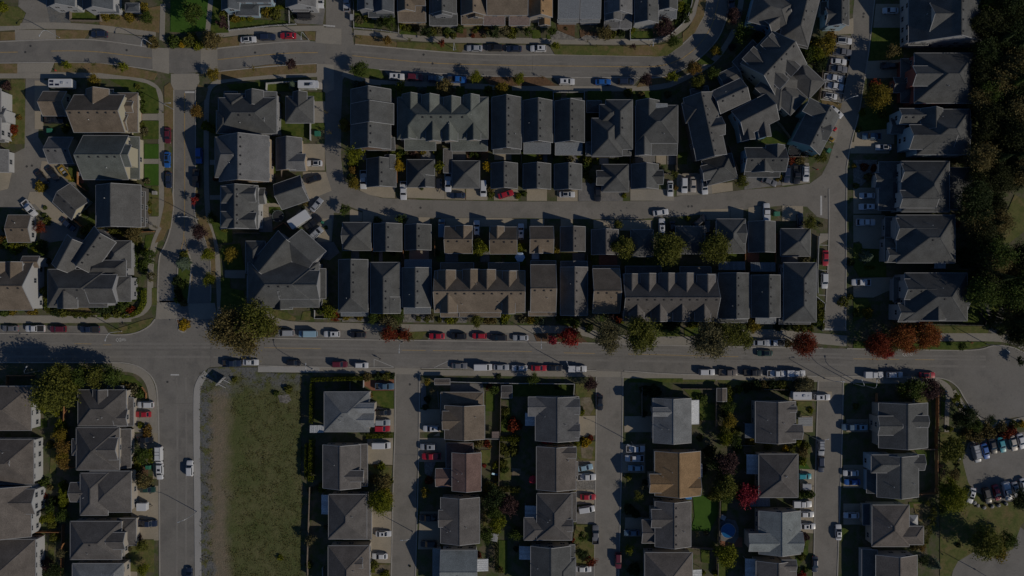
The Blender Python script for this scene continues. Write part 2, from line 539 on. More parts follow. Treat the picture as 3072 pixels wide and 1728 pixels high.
def ribbon(kind, mat, t, s, w, z=None, parent=None, smooth=True):
    PCOUNT[0] += 1
    P = [W(t, x, y) for x, y in pts_of(s)]
    if smooth and len(P) > 2:
        P = smooth_line(P)
    L, Rr = offset_line(P, w)
    z = z if z is not None else ZL['walk'] + .0011 + .0022 * (PCOUNT[0] % 16)
    n = len(P)
    vs = [(p.x, p.y, z) for p in L + Rr] + [(p.x, p.y, -.06 if parent is None else z - .02) for p in L + Rr]
    fs = [(i + 1, i, n + i, n + i + 1) for i in range(n - 1)]
    fs += [(i, i + 1, 2 * n + i + 1, 2 * n + i) for i in range(n - 1)] + [(n + i + 1, n + i, 3 * n + i, 3 * n + i + 1) for i in range(n - 1)]
    fs += [(n, 0, 2 * n, 3 * n), (n - 1, 2 * n - 1, 4 * n - 1, 3 * n - 1)]
    o = link(kind, mesh(kind, vs, fs, M[mat]), parent)
    if parent is None:
        o['kind'] = 'structure'
    return o
ROADS = {}
def mark(road, mat, t, s):
    P = [W(t, x, y) for x, y in pts_of(s)]
    if len(P) == 2:
        a, b = P
        P = [a, Vector((b.x, a.y, 0)), b, Vector((a.x, b.y, 0))]
    prism('road_marking', P, ZL['mark'], M[mat], road, ZL['mark'] - .01)
def line(road, mat, t, s, w=.16):
    ribbon('road_marking', mat, t, s, w, ZL['mark'], road)

# ---------------------------------------------------------------- houses
RT = .16
def roof_geom(typ, a, b, e, p):
    """Top faces of a roof over the local rectangle [-a,a] x [-b,b], ridge along x (for gx/hx...)."""
    tp = math.tan(R(p))
    if typ[0] == 's':
        up = 2 * b * tp
        vs = [(-a, -b, e + up), (a, -b, e + up), (a, b, e), (-a, b, e)]
        return vs, [(0, 1, 2, 3)], [], 'shed'
    if typ[0] == 'f':
        return [(-a, -b, e), (a, -b, e), (a, b, e), (-a, b, e)], [(0, 1, 2, 3)], [], 'flat'
    if typ[0] == 'h' and a < b:      # hip whose ridge runs the other way
        vs, fs, rg, k = roof_geom('h', b, a, e, p)
        return [(y, x, z) for x, y, z in vs], [tuple(reversed(f)) for f in fs], [((q[1], q[0], q[2]), (r[1], r[0], r[2])) for q, r in rg], k
    h = b * tp
    ha = min(b, a) if typ[0] in 'ha' else 0      # hip at the low end
    hb = min(b, a) if typ[0] in 'hb' else 0      # hip at the high end
    l, r = -a + ha, a - hb
    if r - l < .02:
        m = (l + r) / 2; l, r = m - .01, m + .01
    vs = [(-a, -b, e), (a, -b, e), (a, b, e), (-a, b, e), (l, 0, e + h), (r, 0, e + h)]
    fs = [(0, 1, 5, 4), (2, 3, 4, 5)]
    rg = [((l, 0, e + h), (r, 0, e + h))]
    if ha:
        fs.append((3, 0, 4)); rg += [((l, 0, e + h), (-a, -b, e)), ((l, 0, e + h), (-a, b, e))]
    if hb:
        fs.append((1, 2, 5)); rg += [((r, 0, e + h), (a, -b, e)), ((r, 0, e + h), (a, b, e))]
    return vs, fs, rg, 'pitched'

def _win_meshes():
    fr = MB()
    for x0, z0, x1, z1 in ((-.75, -.7, .75, -.6), (-.75, .6, .75, .7), (-.75, -.6, -.65, .6), (.65, -.6, .75, .6), (-.04, -.6, .04, .6)):
        fr.box(x0, -.03, z0, x1, .07, z1)
    pn = MB().box(-.65, -.02, -.6, .65, .025, .6)
    return fr.mesh('window_frame', M['trim']), pn.mesh('window_pane', M['glass'])
WIN_F, WIN_P = _win_meshes()
VENT = MB().add([(-.27, -.27, -.12), (.27, -.27, -.12), (.27, .27, -.12), (-.27, .27, -.12), (-.2, -.2, .22), (.2, -.2, .22), (.2, .2, .22), (-.2, .2, .22)],
                [(4, 5, 6, 7), (0, 1, 5, 4), (1, 2, 6, 5), (2, 3, 7, 6), (3, 0, 4, 7)]).mesh('roof_vent', M['black'])
PIPE = MB().lathe([(.07, -.3), (.07, .45), (.11, .45), (.11, .62), (.05, .68)], 8).mesh('vent_pipe', M['steel'])
SKYL = MB().box(-.5, -.35, -.05, .5, .35, .1).mesh('skylight', M['glass'])
DOOR = MB().box(-.5, -.02, -1.05, .5, .06, 1.05).mesh('door', plain('door_paint', (.10, .06, .045), .5))
GAR = MB()
for _i in range(4):
    GAR.box(-1.3, -.02, -1.05 + _i * .52, 1.3, .05, -1.05 + _i * .52 + .49)
GAR = GAR.mesh('garage_door', plain('garage_paint', (.42, .41, .38), .6))
HOUSES = []
class Block:
    pass
def make_block(t, spec):
    b = Block()
    typ = spec[0]
    ang = 0.0
    rest = spec[1:5]
    if '@' in typ:
        typ, a_ = typ.split('@'); ang = float(a_)
        cx, cy, L_, W_ = rest
    else:
        x0, y0, x1, y1 = rest
        cx, cy, L_, W_ = (x0 + x1) / 2, (y0 + y1) / 2, abs(x1 - x0), abs(y1 - y0)
    b.e = spec[5]; b.p = spec[6]
    b.roof = spec[7] if len(spec) > 7 else None
    u = unit(t) * (CAM_H - b.e) / CAM_H
    b.c = W(t, cx, cy, b.e)
    hx, hy = L_ * u / 2, W_ * u / 2
    b.ang = -R(ang)
    if typ[0] == 's':
        d = {'S': 0, 'E': 90, 'N': 180, 'W': -90}[typ[1]]     # local +y (image down) is the low side
        b.rot = R(d); b.a, b.b = (hx, hy) if d in (0, 180) else (hy, hx)
    elif typ[0] == 'f' or typ[1] == 'x':
        b.rot = 0; b.a, b.b = hx, hy
    else:
        b.rot = R(90); b.a, b.b = hy, hx       # ridge along image y; local +x = image up
        if typ[0] in 'ab':
            typ = {'a': 'b', 'b': 'a'}[typ[0]] + 'y'
    b.typ = typ
    # local (x right, y down) -> world
    th = b.ang + (b.rot if typ[0] != 's' else 0)
    if typ[0] == 's':
        th = b.ang + {'S': 0, 'E': math.pi / 2, 'N': math.pi, 'W': -math.pi / 2}[typ[1]]
    b.m = Matrix.Translation((b.c.x, b.c.y, 0)) @ Matrix.Rotation(th, 4, 'Z') @ Matrix.Diagonal((1, -1, 1, 1))
    b.mi = b.m.inverted()
    return b
def orient(vs, fs):
    out = []
    for f in fs:
        a, b, c = Vector(vs[f[0]]), Vector(vs[f[1]]), Vector(vs[f[2]])
        out.append(f if (b - a).cross(c - a).z > 0 else tuple(reversed(f)))
    return out
def house(t, roof, wall, blocks, name='house', trim='trim', vents=True, windows=True, base=None, storeys=None, gdoor=None, cat=None, pipes=1, lift=0.0, maxwin=12):
    if t[1] in '01' or lift:         # the newer, steeper streets
        blocks = [s[:5] + (s[5] + (lift if s[5] > 5 else 0), s[6] + 4 if 27 < s[6] < 36 and s[5] > 4 else s[6]) + s[7:] for s in blocks]
    B = [make_block(t, s) for s in blocks]
    b0 = B[0]
    for i in range(1, len(B)):       # raise a cross gable until its ridge dies into the main roof at its inner end
        b = B[i]
        if b.typ[0] not in 'gab' or b.e < b0.e - .6 or b0.typ[0] in 'sf':
            continue
        best = None
        for sx in (-1, 1):
            q = b0.mi @ (b.m @ Vector((sx * b.a, 0, 0)))
            if abs(q.x) < b0.a and abs(q.y) < b0.b:
                t0 = math.tan(R(b0.p))
                z0 = b0.e + min([b0.b - abs(q.y)] + ([b0.a - abs(q.x)] if b0.typ[0] == 'h' else [])) * t0
                best = z0 if best is None else max(best, z0)
        if best is not None:
            e_ = best - b.b * math.tan(R(b.p))
            if e_ > b.e + .1:
                sp = blocks[i]
                B[i] = make_block(t, sp[:5] + (min(e_, sp[5] + 2.0),) + sp[6:])
    c0 = B[0].c
    root = empty(name, (c0.x, c0.y, 0))
    inv = Vector((c0.x, c0.y, 0))
    wallmb = MB()
    for bi, b in enumerate(B):
        vs, fs, ridges, kind = roof_geom(b.typ, b.a, b.b, b.e, b.p)
        top = [b.m @ Vector(v) - inv for v in vs]
        fs = orient(top, fs)
        cnt = {}
        for f in fs:
            for i in range(len(f)):
                cnt[(f[i], f[(i + 1) % len(f)])] = 1
        border = [e for e in cnt if (e[1], e[0]) not in cnt]
        n = len(top)
        th = RT if kind != 'flat' else .12
        vv = top + [v - Vector((0, 0, th)) for v in top]
        ff = list(fs) + [tuple(i + n for i in reversed(f)) for f in fs] + [(x, x + n, y + n, y) for x, y in border]
        rm = ROOFM[b.roof or roof]
        ro = link('roof', mesh('roof', vv, ff, rm), root)
        fa = MB()
        ctr = sum(top, Vector()) / n
        for x, y in border:
            p, q = top[x].copy(), top[y].copy()
            d = (q - p); d.z = 0
            if d.length < .1:
                continue
            d.normalize()
            out = Vector((d.y, -d.x, 0))
            m_ = (p + q) / 2 - ctr; m_.z = 0
            if out.dot(m_) < 0:
                out = -out
            off = out * .065 - Vector((0, 0, .10))
            fa.bar(p + off - d * .06, q + off + d * .06, .12, .20)
        fa.build('fascia', M[trim], ro)
        if ridges:
            rc = MB()
            for p, q in ridges:
                rc.bar(b.m @ Vector(p) - inv + Vector((0, 0, .0)), b.m @ Vector(q) - inv + Vector((0, 0, .0)), .26, .07)
            rc.build('ridge_cap', rm, ro)
        # walls under this block
        ov = .38 + .012 * bi
        a, bb = max(b.a - ov, .2), max(b.b - ov, .2)
        tp = math.tan(R(b.p))
        ze = b.e + (ov * tp if kind == 'pitched' else 0) - th - .01
        if kind == 'shed':
            zl, zh = b.e + ov * tp - th - .01, b.e + (2 * b.b - ov) * tp - th - .01
            lv = [(-a, -bb, 0), (a, -bb, 0), (a, bb, 0), (-a, bb, 0), (-a, -bb, zh), (a, -bb, zh), (a, bb, zl), (-a, bb, zl)]
            lf = [(0, 1, 5, 4), (1, 2, 6, 5), (2, 3, 7, 6), (3, 0, 4, 7)]
        else:
            lv = [(-a, -bb, 0), (a, -bb, 0), (a, bb, 0), (-a, bb, 0), (-a, -bb, ze), (a, -bb, ze), (a, bb, ze), (-a, bb, ze)]
            lf = [(0, 1, 5, 4), (2, 3, 7, 6)]
            pk = b.e + b.b * tp - th - .02
            if kind == 'pitched' and b.typ[0] in 'gb':
                lv.append((-a, 0, pk)); lf.append((3, 0, 4, len(lv) - 1, 7))
            else:
                lf.append((3, 0, 4, 7))
            if kind == 'pitched' and b.typ[0] in 'ga':
                lv.append((a, 0, pk)); lf.append((1, 2, 6, len(lv) - 1, 5))
            else:
                lf.append((1, 2, 6, 5))
        b.wa, b.wb, b.ze = a, bb, ze
        wallmb.add([b.m @ Vector(v) - inv for v in lv], lf)
        # vents along the ridge
        if vents and kind == 'pitched' and ridges and bi < (vents if vents is not True else 1):
            p, q = Vector(ridges[0][0]), Vector(ridges[0][1])
            Ln = (q - p).length
            k = int(Ln / 2.4)
            for i in range(k):
                f_ = (i + .5 + rng.uniform(-.12, .12)) / k
                for sy in ((.55,) if b.b > 1 else ()):
                    pos = p.lerp(q, f_) + Vector((0, sy, -sy * tp))
                    v = link('roof_vent', VENT, root)
                    v.location = b.m @ pos - inv
                    v.rotation_euler = (0, 0, b.ang)
        if bi == 0:
            for i in range(pipes):
                fx, fy = rng.uniform(-.5, .5) * b.a, rng.uniform(.25, .7) * b.b * rng.choice((-1, 1))
                if kind == 'pitched':
                    v = link('vent_pipe', PIPE, root)
                    v.location = b.m @ Vector((fx * (.6 if b.typ[0] == 'h' else 1), fy, b.e + (b.b - abs(fy)) * tp)) - inv
                    if b.typ[0] == 'h' and b.a < b.b:
                        v.location = b.m @ Vector((fy * .6, fx * .5, b.e + (b.a - abs(fy) * .6) * tp)) - inv
    wallmb.build('wall', M[wall], root)
    HOUSES.append((root, B))
    if windows:
        nw = 0
        for bi, b in enumerate(B):
            if b.typ[0] == 'f' or min(b.wa, b.wb) < 1.0:
                continue
            sides = [((0, -b.wb), 0, b.wa), ((0, b.wb), math.pi, b.wa), ((-b.wa, 0), math.pi / 2, b.wb), ((b.wa, 0), -math.pi / 2, b.wb)]
            th = math.atan2((b.m @ Vector((1, 0, 0)) - b.m @ Vector((0, 0, 0))).y, (b.m @ Vector((1, 0, 0)) - b.m @ Vector((0, 0, 0))).x)
            for (sx, sy), _, half in sides:
                k = int((2 * half - .8) / 2.7)
                outl = Vector((sx, sy, 0)).normalized() if (sx or sy) else Vector((1, 0, 0))
                along = Vector((-outl.y, outl.x, 0))
                for z in ([1.7, 4.5] if b.e > 5 else [1.7]):
                    if z + .75 > b.ze:
                        continue
                    for i in range(k):
                        pl = Vector((sx, sy, 0)) + along * ((i + .5) / k - .5) * 2 * half
                        wp = b.m @ (pl + outl * .35)
                        inside = False
                        for o_ in B:
                            if o_ is b:
                                continue
                            q = o_.mi @ wp
                            if abs(q.x) < o_.wa + .3 and abs(q.y) < o_.wb + .3 and o_.e > z - 1:
                                inside = True; break
                        if inside or (nw >= maxwin and b.e < 5) or rng.random() < .3:
                            continue
                        wo = (b.m @ (pl + outl) - b.m @ pl)
                        ry = math.atan2(wo.y, wo.x) - math.pi / 2
                        loc = b.m @ pl - inv
                        nw += 1
                        if gdoor and bi == gdoor[0] and z < 2 and wo.dot(Vector({'N': (0, 1, 0), 'S': (0, -1, 0), 'E': (1, 0, 0), 'W': (-1, 0, 0)}[gdoor[1]])) > .7:
                            if i % 2 == 0:
                                g = link('garage_door', GAR, root)
                                g.location = (loc.x, loc.y, 1.1); g.rotation_euler = (0, 0, ry)
                            continue
                        fr = link('window', WIN_F, root)
                        fr.location = (loc.x, loc.y, z); fr.rotation_euler = (0, 0, ry)
                        link('pane', WIN_P, fr)
    ctr = sum((b.c for b in B), Vector()) / len(B)
    reg(root, base or f'{RN[roof]} {name.replace("_", " ")}', place_of(ctr), cat or ('garage' if 'garage' in name else 'house'), None, ctr)
    return root
RN = {'char': 'charcoal-roofed', 'blue': 'slate-roofed', 'grey': 'grey-roofed', 'green': 'green-grey roofed', 'brown': 'brown-roofed', 'taupe': 'taupe-roofed',
      'mid': 'dark brown-roofed', 'red': 'reddish-roofed', 'tan': 'tan-roofed', 'light': 'light grey-roofed', 'pale': 'pale-roofed', 'warm': 'dark grey-roofed',
      'metal': 'metal-roofed', 'bmetal': 'brown metal-roofed', 'wmetal': 'white metal-roofed'}

# ---------------------------------------------------------------- trees
def crown_mesh(name, kind, n, leaf, seed):
    r = random.Random(seed)
    vs, fs = [], []
    def leafquad(p, s, nrm=None):
        d = Vector((r.gauss(0, 1), r.gauss(0, 1), r.gauss(0, 1) + .7)).normalized()
        a = d.cross(Vector((r.gauss(0, 1), r.gauss(0, 1), r.gauss(0, 1)))).normalized()
        b = d.cross(a)
        s *= r.uniform(.6, 1.35)
        i = len(vs)
        vs.extend([p - a * s, p - b * s * .62, p + a * s, p + b * s * .62])
        fs.append((i, i + 1, i + 2, i + 3))
    if kind == 'round':
        K_ = max(9, n // 42)
        clumps = []
        for i in range(K_):
            z = r.uniform(-.55, 1.0)
            t = r.uniform(0, 2 * math.pi)
            q = math.sqrt(max(0, 1 - z * z))
            rad = r.uniform(.55, .86) * (1 + .14 * math.sin(3 * t + seed) + .08 * math.sin(5 * t + 2 * seed))
            clumps.append((Vector((q * math.cos(t) * rad, q * math.sin(t) * rad, z * rad * .95)), r.uniform(.12, .24)))
        for i in range(n):
            c, s = clumps[i % K_]
            p = c + Vector((r.gauss(0, s), r.gauss(0, s), r.gauss(0, s * .75)))
            leafquad(p, leaf)
    elif kind == 'airy':      # feathery branches reaching outwards
        K_ = max(14, n // 26)
        for i in range(K_):
            t = r.uniform(0, 2 * math.pi)
            el = r.uniform(-.1, 1.2)
            d = Vector((math.cos(t) * math.cos(el), math.sin(t) * math.cos(el), math.sin(el)))
            ln = r.uniform(.62, 1.08) * (1 + .18 * math.sin(3 * t + seed))
            for j in range(n // K_):
                f = r.uniform(.25, 1) ** .7
                s = .05 + .10 * f
                p = d * ln * f + Vector((r.gauss(0, s), r.gauss(0, s), r.gauss(0, s) - .12 * f * f))
                leafquad(p, leaf)
    elif kind == 'cone':      # conifer: whorls of drooping branches
        for i in range(n):
            f = r.random() ** .6           # 0 top .. 1 base
            t = r.uniform(0, 2 * math.pi)
            wh = 1 + .16 * math.sin(7 * t + 9 * f) + .10 * math.sin(f * 46)
            rad = f * wh * r.uniform(.45, 1.0) ** .5
            z = (1 - f) * 2.6 - .18 * rad + r.gauss(0, .03)
            p = Vector((rad * math.cos(t), rad * math.sin(t), z))
            d = Vector((math.cos(t), math.sin(t), -.35)).normalized()
            b = Vector((-math.sin(t), math.cos(t), r.gauss(0, .4))).normalized()
            s = leaf * r.uniform(.6, 1.3)
            j = len(vs)
            vs.extend([p - d * s, p - b * s * .45, p + d * s, p + b * s * .45])
            fs.append((j, j + 1, j + 2, j + 3))
    elif kind == 'column':
        for i in range(n):
            z = r.uniform(0, 1)
            t = r.uniform(0, 2 * math.pi)
            rad = (1 - z ** 2.2) ** .5 * r.uniform(.75, 1.05) * (1 + .1 * math.sin(4 * t + seed))
            leafquad(Vector((rad * math.cos(t), rad * math.sin(t), z * 3.2)), leaf)
    elif kind == 'shrub':
        for i in range(n):
            z = r.uniform(0, 1)
            t = r.uniform(0, 2 * math.pi)
            q = math.sqrt(1 - z * z)
            rad = r.uniform(.72, 1.05) * (1 + .12 * math.sin(3 * t + seed) + .1 * math.sin(6 * t + z * 5))
            leafquad(Vector((q * math.cos(t) * rad, q * math.sin(t) * rad, z * rad * .95)), leaf)
    elif kind == 'thin':
        for i in range(10):
            t = r.uniform(0, 2 * math.pi); el = r.uniform(.1, 1.3); ln = r.uniform(.6, 1)
            d = Vector((math.cos(t) * math.cos(el), math.sin(t) * math.cos(el), math.sin(el)))
            for j in range(n // 10):
                f = r.uniform(.3, 1)
                leafquad(d * ln * f + Vector((r.gauss(0, .06), r.gauss(0, .06), r.gauss(0, .06))), leaf)
    elif kind == 'box':       # clipped hedge, unit length along x, half-size 1 in y and z 0..1 (non-uniformly scaled)
        for i in range(n):
            side = r.random()
            x = r.uniform(-1, 1)
            if side < .5:
                p = Vector((x, r.uniform(-1, 1), 1 + r.gauss(0, .05)))
            elif side < .9:
                p = Vector((x, r.choice((-1, 1)) * r.uniform(.85, 1.08), r.uniform(0, 1)))
            else:
                p = Vector((r.choice((-1, 1)) * r.uniform(.97, 1.01), r.uniform(-1, 1), r.uniform(0, 1)))
            leafquad(p, leaf)
    me = mesh(name, vs, fs, LEAF['green'])
    return me
def trunk_mesh(kind, seed):
    r = random.Random(seed)
    mb = MB()
    if kind == 'cone':
        mb.tube([(0, 0, -.3), (0, 0, 1.2), (0, 0, 2.4)], [.10, .07, .02], 7)
    else:                                    # ground at z=-1.8 of a unit crown centred on 0
        mb.tube([(0, 0, -1.85), (.02, .01, -1.0), (0, .02, -.1)], [.085, .065, .045], 7)
        for i in range(6):
            t = i * 2 * math.pi / 6 + r.uniform(-.3, .3)
            el = r.uniform(.3, 1.1)
            d = Vector((math.cos(t) * math.cos(el), math.sin(t) * math.cos(el), math.sin(el)))
            z0 = r.uniform(-.8, -.15)
            mb.tube([(0, 0, z0), Vector((0, 0, z0)) + d * .45, Vector((0, 0, z0 + .05)) + d * .85], [.04, .028, .01], 5)
    return mb.mesh('trunk', M['bark'], True)
CR = {}
def crown(kind, size, v):
    key = (kind, size, v)
    if key not in CR:
        spec = {('round', 's'): (620, .15), ('round', 'm'): (2000, .085), ('round', 'l'): (5200, .054),
                ('airy', 's'): (420, .12), ('airy', 'm'): (1300, .075), ('airy', 'l'): (5200, .05),
                ('cone', 's'): (500, .16), ('cone', 'm'): (1100, .12), ('cone', 'l'): (2000, .095),
                ('column', 's'): (320, .22), ('shrub', 's'): (190, .24), ('shrub', 'm'): (420, .16), ('thin', 's'): (90, .11)}
        n, lf = spec.get((kind, size), (420, .16))
        CR[key] = crown_mesh('crown_' + kind, kind, n, lf, hash(key) % 1000 if False else (len(CR) * 13 + 5))
    return CR[key]
TR = {}
def trunk(kind, v):
    if (kind, v) not in TR:
        TR[(kind, v)] = trunk_mesh(kind, len(TR) * 7 + 3)
    return TR[(kind, v)]
TNAME = {'round': 'tree', 'airy': 'tree', 'cone': 'conifer', 'column': 'cedar_shrub', 'shrub': 'shrub', 'thin': 'young_tree'}
CNAME = {'green': 'green', 'dark': 'dark green', 'olive': 'olive green', 'lime': 'lime green', 'yellow': 'yellowing', 'gold': 'golden yellow', 'orange': 'orange-tinted',
         'red': 'bright red', 'crimson': 'crimson', 'rust': 'rust red', 'purple': 'dark purple', 'blue': 'blue-grey', 'brown': 'bronze-green', 'cedar': 'bright green',
         'grey': 'grey-green', 'weed': 'weedy', 'forest': 'deep green', 'maple': 'orange-red', 'cedar ': 'cedar'}
def tree(t, x, y, r, kind='round', c='green', hs=1.0, sx=1.0):
    """r in survey pixels of the tile; hs stretches the height."""
    rad = r * unit(t)
    v = rng.randrange(3)
    if kind in ('round', 'airy', 'thin'):
        zc = rad * 1.75 * hs if rad < 3.2 else 3.2 * 1.75 * hs + (rad - 3.2) * 1.0
        size = 's' if rad < 1.6 or kind == 'thin' else 'm' if rad < 3.3 else 'l'
        p = W(t, x, y, zc)
        name = {'airy': 'tree', 'round': 'tree', 'thin': 'young_tree'}[kind]
        root = empty(name, (p.x, p.y, 0), rng.uniform(0, 6.28))
        cr = link('crown', crown(kind, size, v), root, LEAF[c])
        cr.location = (0, 0, zc); cr.scale = (rad * sx, rad / sx, rad * .95)
        tk = link('trunk', trunk(kind, v), root)
        zs = zc / 1.8
        tk.location = (0, 0, zc); tk.scale = (rad * .8, rad * .8, zs)
    elif kind == 'cone':
        size = 's' if rad < 1.3 else 'm' if rad < 2.6 else 'l'
        p = W(t, x, y, rad * 1.3 * hs)
        root = empty('conifer', (p.x, p.y, 0), rng.uniform(0, 6.28))
        cr = link('crown', crown(kind, size, v), root, LEAF[c])
        cr.location = (0, 0, .3 * rad); cr.scale = (rad, rad, rad * hs)
        tk = link('trunk', trunk('cone', 0), root)
        tk.location = (0, 0, .3 * rad); tk.scale = (rad, rad, rad * hs)
    else:
        size = 'm' if (kind == 'shrub' and rad > 1.3) else 's'
        p = W(t, x, y, rad * .6)
        root = empty(TNAME[kind], (p.x, p.y, 0), rng.uniform(0, 6.28))
        cr = link('foliage', crown(kind, size, v), root, LEAF[c])
        cr.scale = (rad * sx, rad / sx, rad * hs * (1 if kind == 'column' else 1.1))
        cr.location = (0, 0, .08)
        st = MB().tube([(0, 0, -.1), (0, 0, rad * .8)], [.06, .03], 5)
        if 'stem' not in TR:
            TR['stem'] = MB().tube([(0, 0, -.2), (0, 0, .9)], [.07, .03], 5).mesh('stem', M['bark'])
        s_ = link('stem', TR['stem'], root); s_.scale = (rad, rad, rad)
    nm = root.name.split('.')[0].replace('_', ' ')
    if nm == 'shrub':
        SHRUBS.append((rad, root, cr, s_))
    size_w = 'large ' if rad > 4.2 else 'small ' if (rad < 1.6 and nm == 'tree') else ''
    reg(root, f'{size_w}{CNAME[c]} {nm}', place_of(root.location), 'tree' if nm in ('tree', 'conifer', 'young tree') else 'shrub', None)
    return root
SHRUBS = []
def thin_shrubs(keep=290):
    SHRUBS.sort(key=lambda q: -q[0])
    drop = SHRUBS[keep:]
    if not drop:
        return
    bpy.context.view_layer.update()
    vs, fs, mi, mats = [], [], [], []
    for rad, root, cr, st in drop:
        m = cr.material_slots[0].material
        if m not in mats:
            mats.append(m)
        n = len(vs)
        mw = cr.matrix_world
        vs += [mw @ v.co for v in cr.data.vertices]
        for p in cr.data.polygons:
            fs.append(tuple(i + n for i in p.vertices)); mi.append(mats.index(m))
    me = mesh('low_shrubs', vs, fs)
    for m in mats:
        me.materials.append(m)
    for p, i in zip(me.polygons, mi):
        p.material_index = i
    o = link('low_shrubs', me)
    o['kind'] = 'stuff'; o['label'] = 'scattered small garden shrubs and ground cover'; o['category'] = 'shrubs'
    gone = {r[1] for r in drop}
    REG[:] = [r for r in REG if r[0] not in gone]
    for rad, root, cr, st in drop:
        for q in (cr, st, root):
            bpy.data.objects.remove(q)
def trees(t, s):
    """'x,y,r,kind,colour[,height]; ...'"""
    for it in s.split(';'):
        it = it.strip()
        if not it:
            continue
        q = it.split(',')
        kd = {'o': 'round', 'a': 'airy', 'c': 'cone', 'k': 'column', 's': 'shrub', 't': 'thin'}[q[3].strip()]
        tree(t, float(q[0]), float(q[1]), float(q[2]), kd, q[4].strip(), float(q[5]) if len(q) > 5 else 1.0)
HB = {}
def hedge(t, s, w=1.0, h=1.6, c='cedar'):
    """Clipped hedge along a polyline, one leafy run per straight."""
    P = [W(t, x, y, h) for x, y in pts_of(s)]
    root = empty('hedge', (P[0].x, P[0].y, 0))
    for a, b in zip(P, P[1:]):
        L_ = (b - a).length
        n = max(1, round(L_ / 2.2))
        for i in range(n):
            m_ = a.lerp(b, (i + .5) / n)
            v = rng.randrange(3)
            if v not in HB:
                HB[v] = crown_mesh('hedge_run', 'box', 260, .2, 77 + v)
            o = link('foliage', HB[v], root, LEAF[c])
            o.location = m_ - root.location; o.location.z = .1
            o.rotation_euler = (0, 0, math.atan2(b.y - a.y, b.x - a.x))
            o.scale = (L_ / n / 2, w / 2, h * rng.uniform(.92, 1.08))
    reg(root, f'clipped {CNAME[c]} hedge', place_of(sum(P, Vector()) / len(P)), 'hedge', None, sum(P, Vector()) / len(P))
POST = {}
def fence(t, s, mat='oldwood', h=1.7, step=2.4, word=None, picket=False):
    P = [W(t, x, y, h) for x, y in pts_of(s)]
    root = empty('fence', (P[0].x, P[0].y, 0))
    key = (mat, h, picket)
    if key not in POST:
        pm = MB().box(-.07, -.07, 0, .07, .07, h + .12).mesh('post', M[mat])
        bd = MB()
        if picket:
            for i in range(9):
                x = -.45 + i * .1125
                bd.box(x - .03, -.02, .1, x + .03, .02, h)
            bd.box(-.5, .02, .35, .5, .06, .45); bd.box(-.5, .02, h - .35, .5, .06, h - .25)
        else:
            bd.box(-.5, -.03, .08, .5, .03, h - .06); bd.box(-.5, -.07, h - .06, .5, .07, h)
        POST[key] = (pm, bd.mesh('panel', M[mat]))
    pm, bm = POST[key]
    for a, b in zip(P, P[1:]):
        L_ = (b - a).length
        n = max(1, round(L_ / step))
        for i in range(n):
            p0, p1 = a.lerp(b, i / n), a.lerp(b, (i + 1) / n)
            o = link('panel', bm, root)
            o.location = (p0 + p1) / 2 - root.location
            o.rotation_euler = (0, 0, math.atan2(b.y - a.y, b.x - a.x))
            o.scale = (L_ / n, 1, 1)
            q = link('post', pm, root); q.location = p0 - root.location
    q = link('post', pm, root); q.location = P[-1] - root.location
    ctr = sum(P, Vector()) / len(P)
    reg(root, word or {'white': 'white painted fence', 'wood': 'orange cedar fence', 'oldwood': 'weathered board fence', 'black': 'black metal fence'}[mat], place_of(ctr), 'fence', None, ctr)
# ---------------------------------------------------------------- vehicles
PAINT = {'white': (.50, .50, .49), 'silver': (.30, .31, .32), 'grey': (.13, .13, .135), 'black': (.012, .012, .014), 'navy': (.014, .022, .045),
         'blue': (.015, .09, .30), 'red': (.33, .012, .022), 'maroon': (.10, .012, .02), 'teal': (.02, .24, .28), 'green': (.015, .045, .032),
         'paleblue': (.24, .36, .42), 'brown': (.12, .10, .085), 'yellow': (.42, .26, .02), 'beige': (.38, .34, .28), 'steelblue': (.07, .12, .17)}
PM = {k: plain('car_paint_' + k, v, .35, 0.0, .5) for k, v in PAINT.items()}
for _m in PM.values():
    _b = _m.node_tree.nodes['Principled BSDF']
    _b.inputs['Coat Weight'].default_value = 1.0
    _b.inputs['Coat Roughness'].default_value = 0.06
CARSPEC = {  # L, W, hood z, belt z, roof z, (rear base, rear top, front top, front base) as fractions of L (front positive)
 'sedan': (4.65, 1.80, .86, .93, 1.42, (-.40, -.27, .06, .24), .95),
 'hatch': (4.15, 1.76, .92, .98, 1.50, (-.485, -.40, .08, .26), .98),
 'suv': (4.75, 1.90, 1.02, 1.08, 1.70, (-.49, -.42, .07, .23), 1.08),
 'minivan': (5.0, 1.96, 1.0, 1.08, 1.78, (-.49, -.45, .16, .32), 1.08),
 'van': (5.5, 2.02, 1.05, 1.15, 2.15, (-.49, -.485, .22, .34), 1.15),
 'pickup': (5.6, 1.98, 1.08, 1.15, 1.85, (-.115, -.09, .13, .25), 1.08),
}
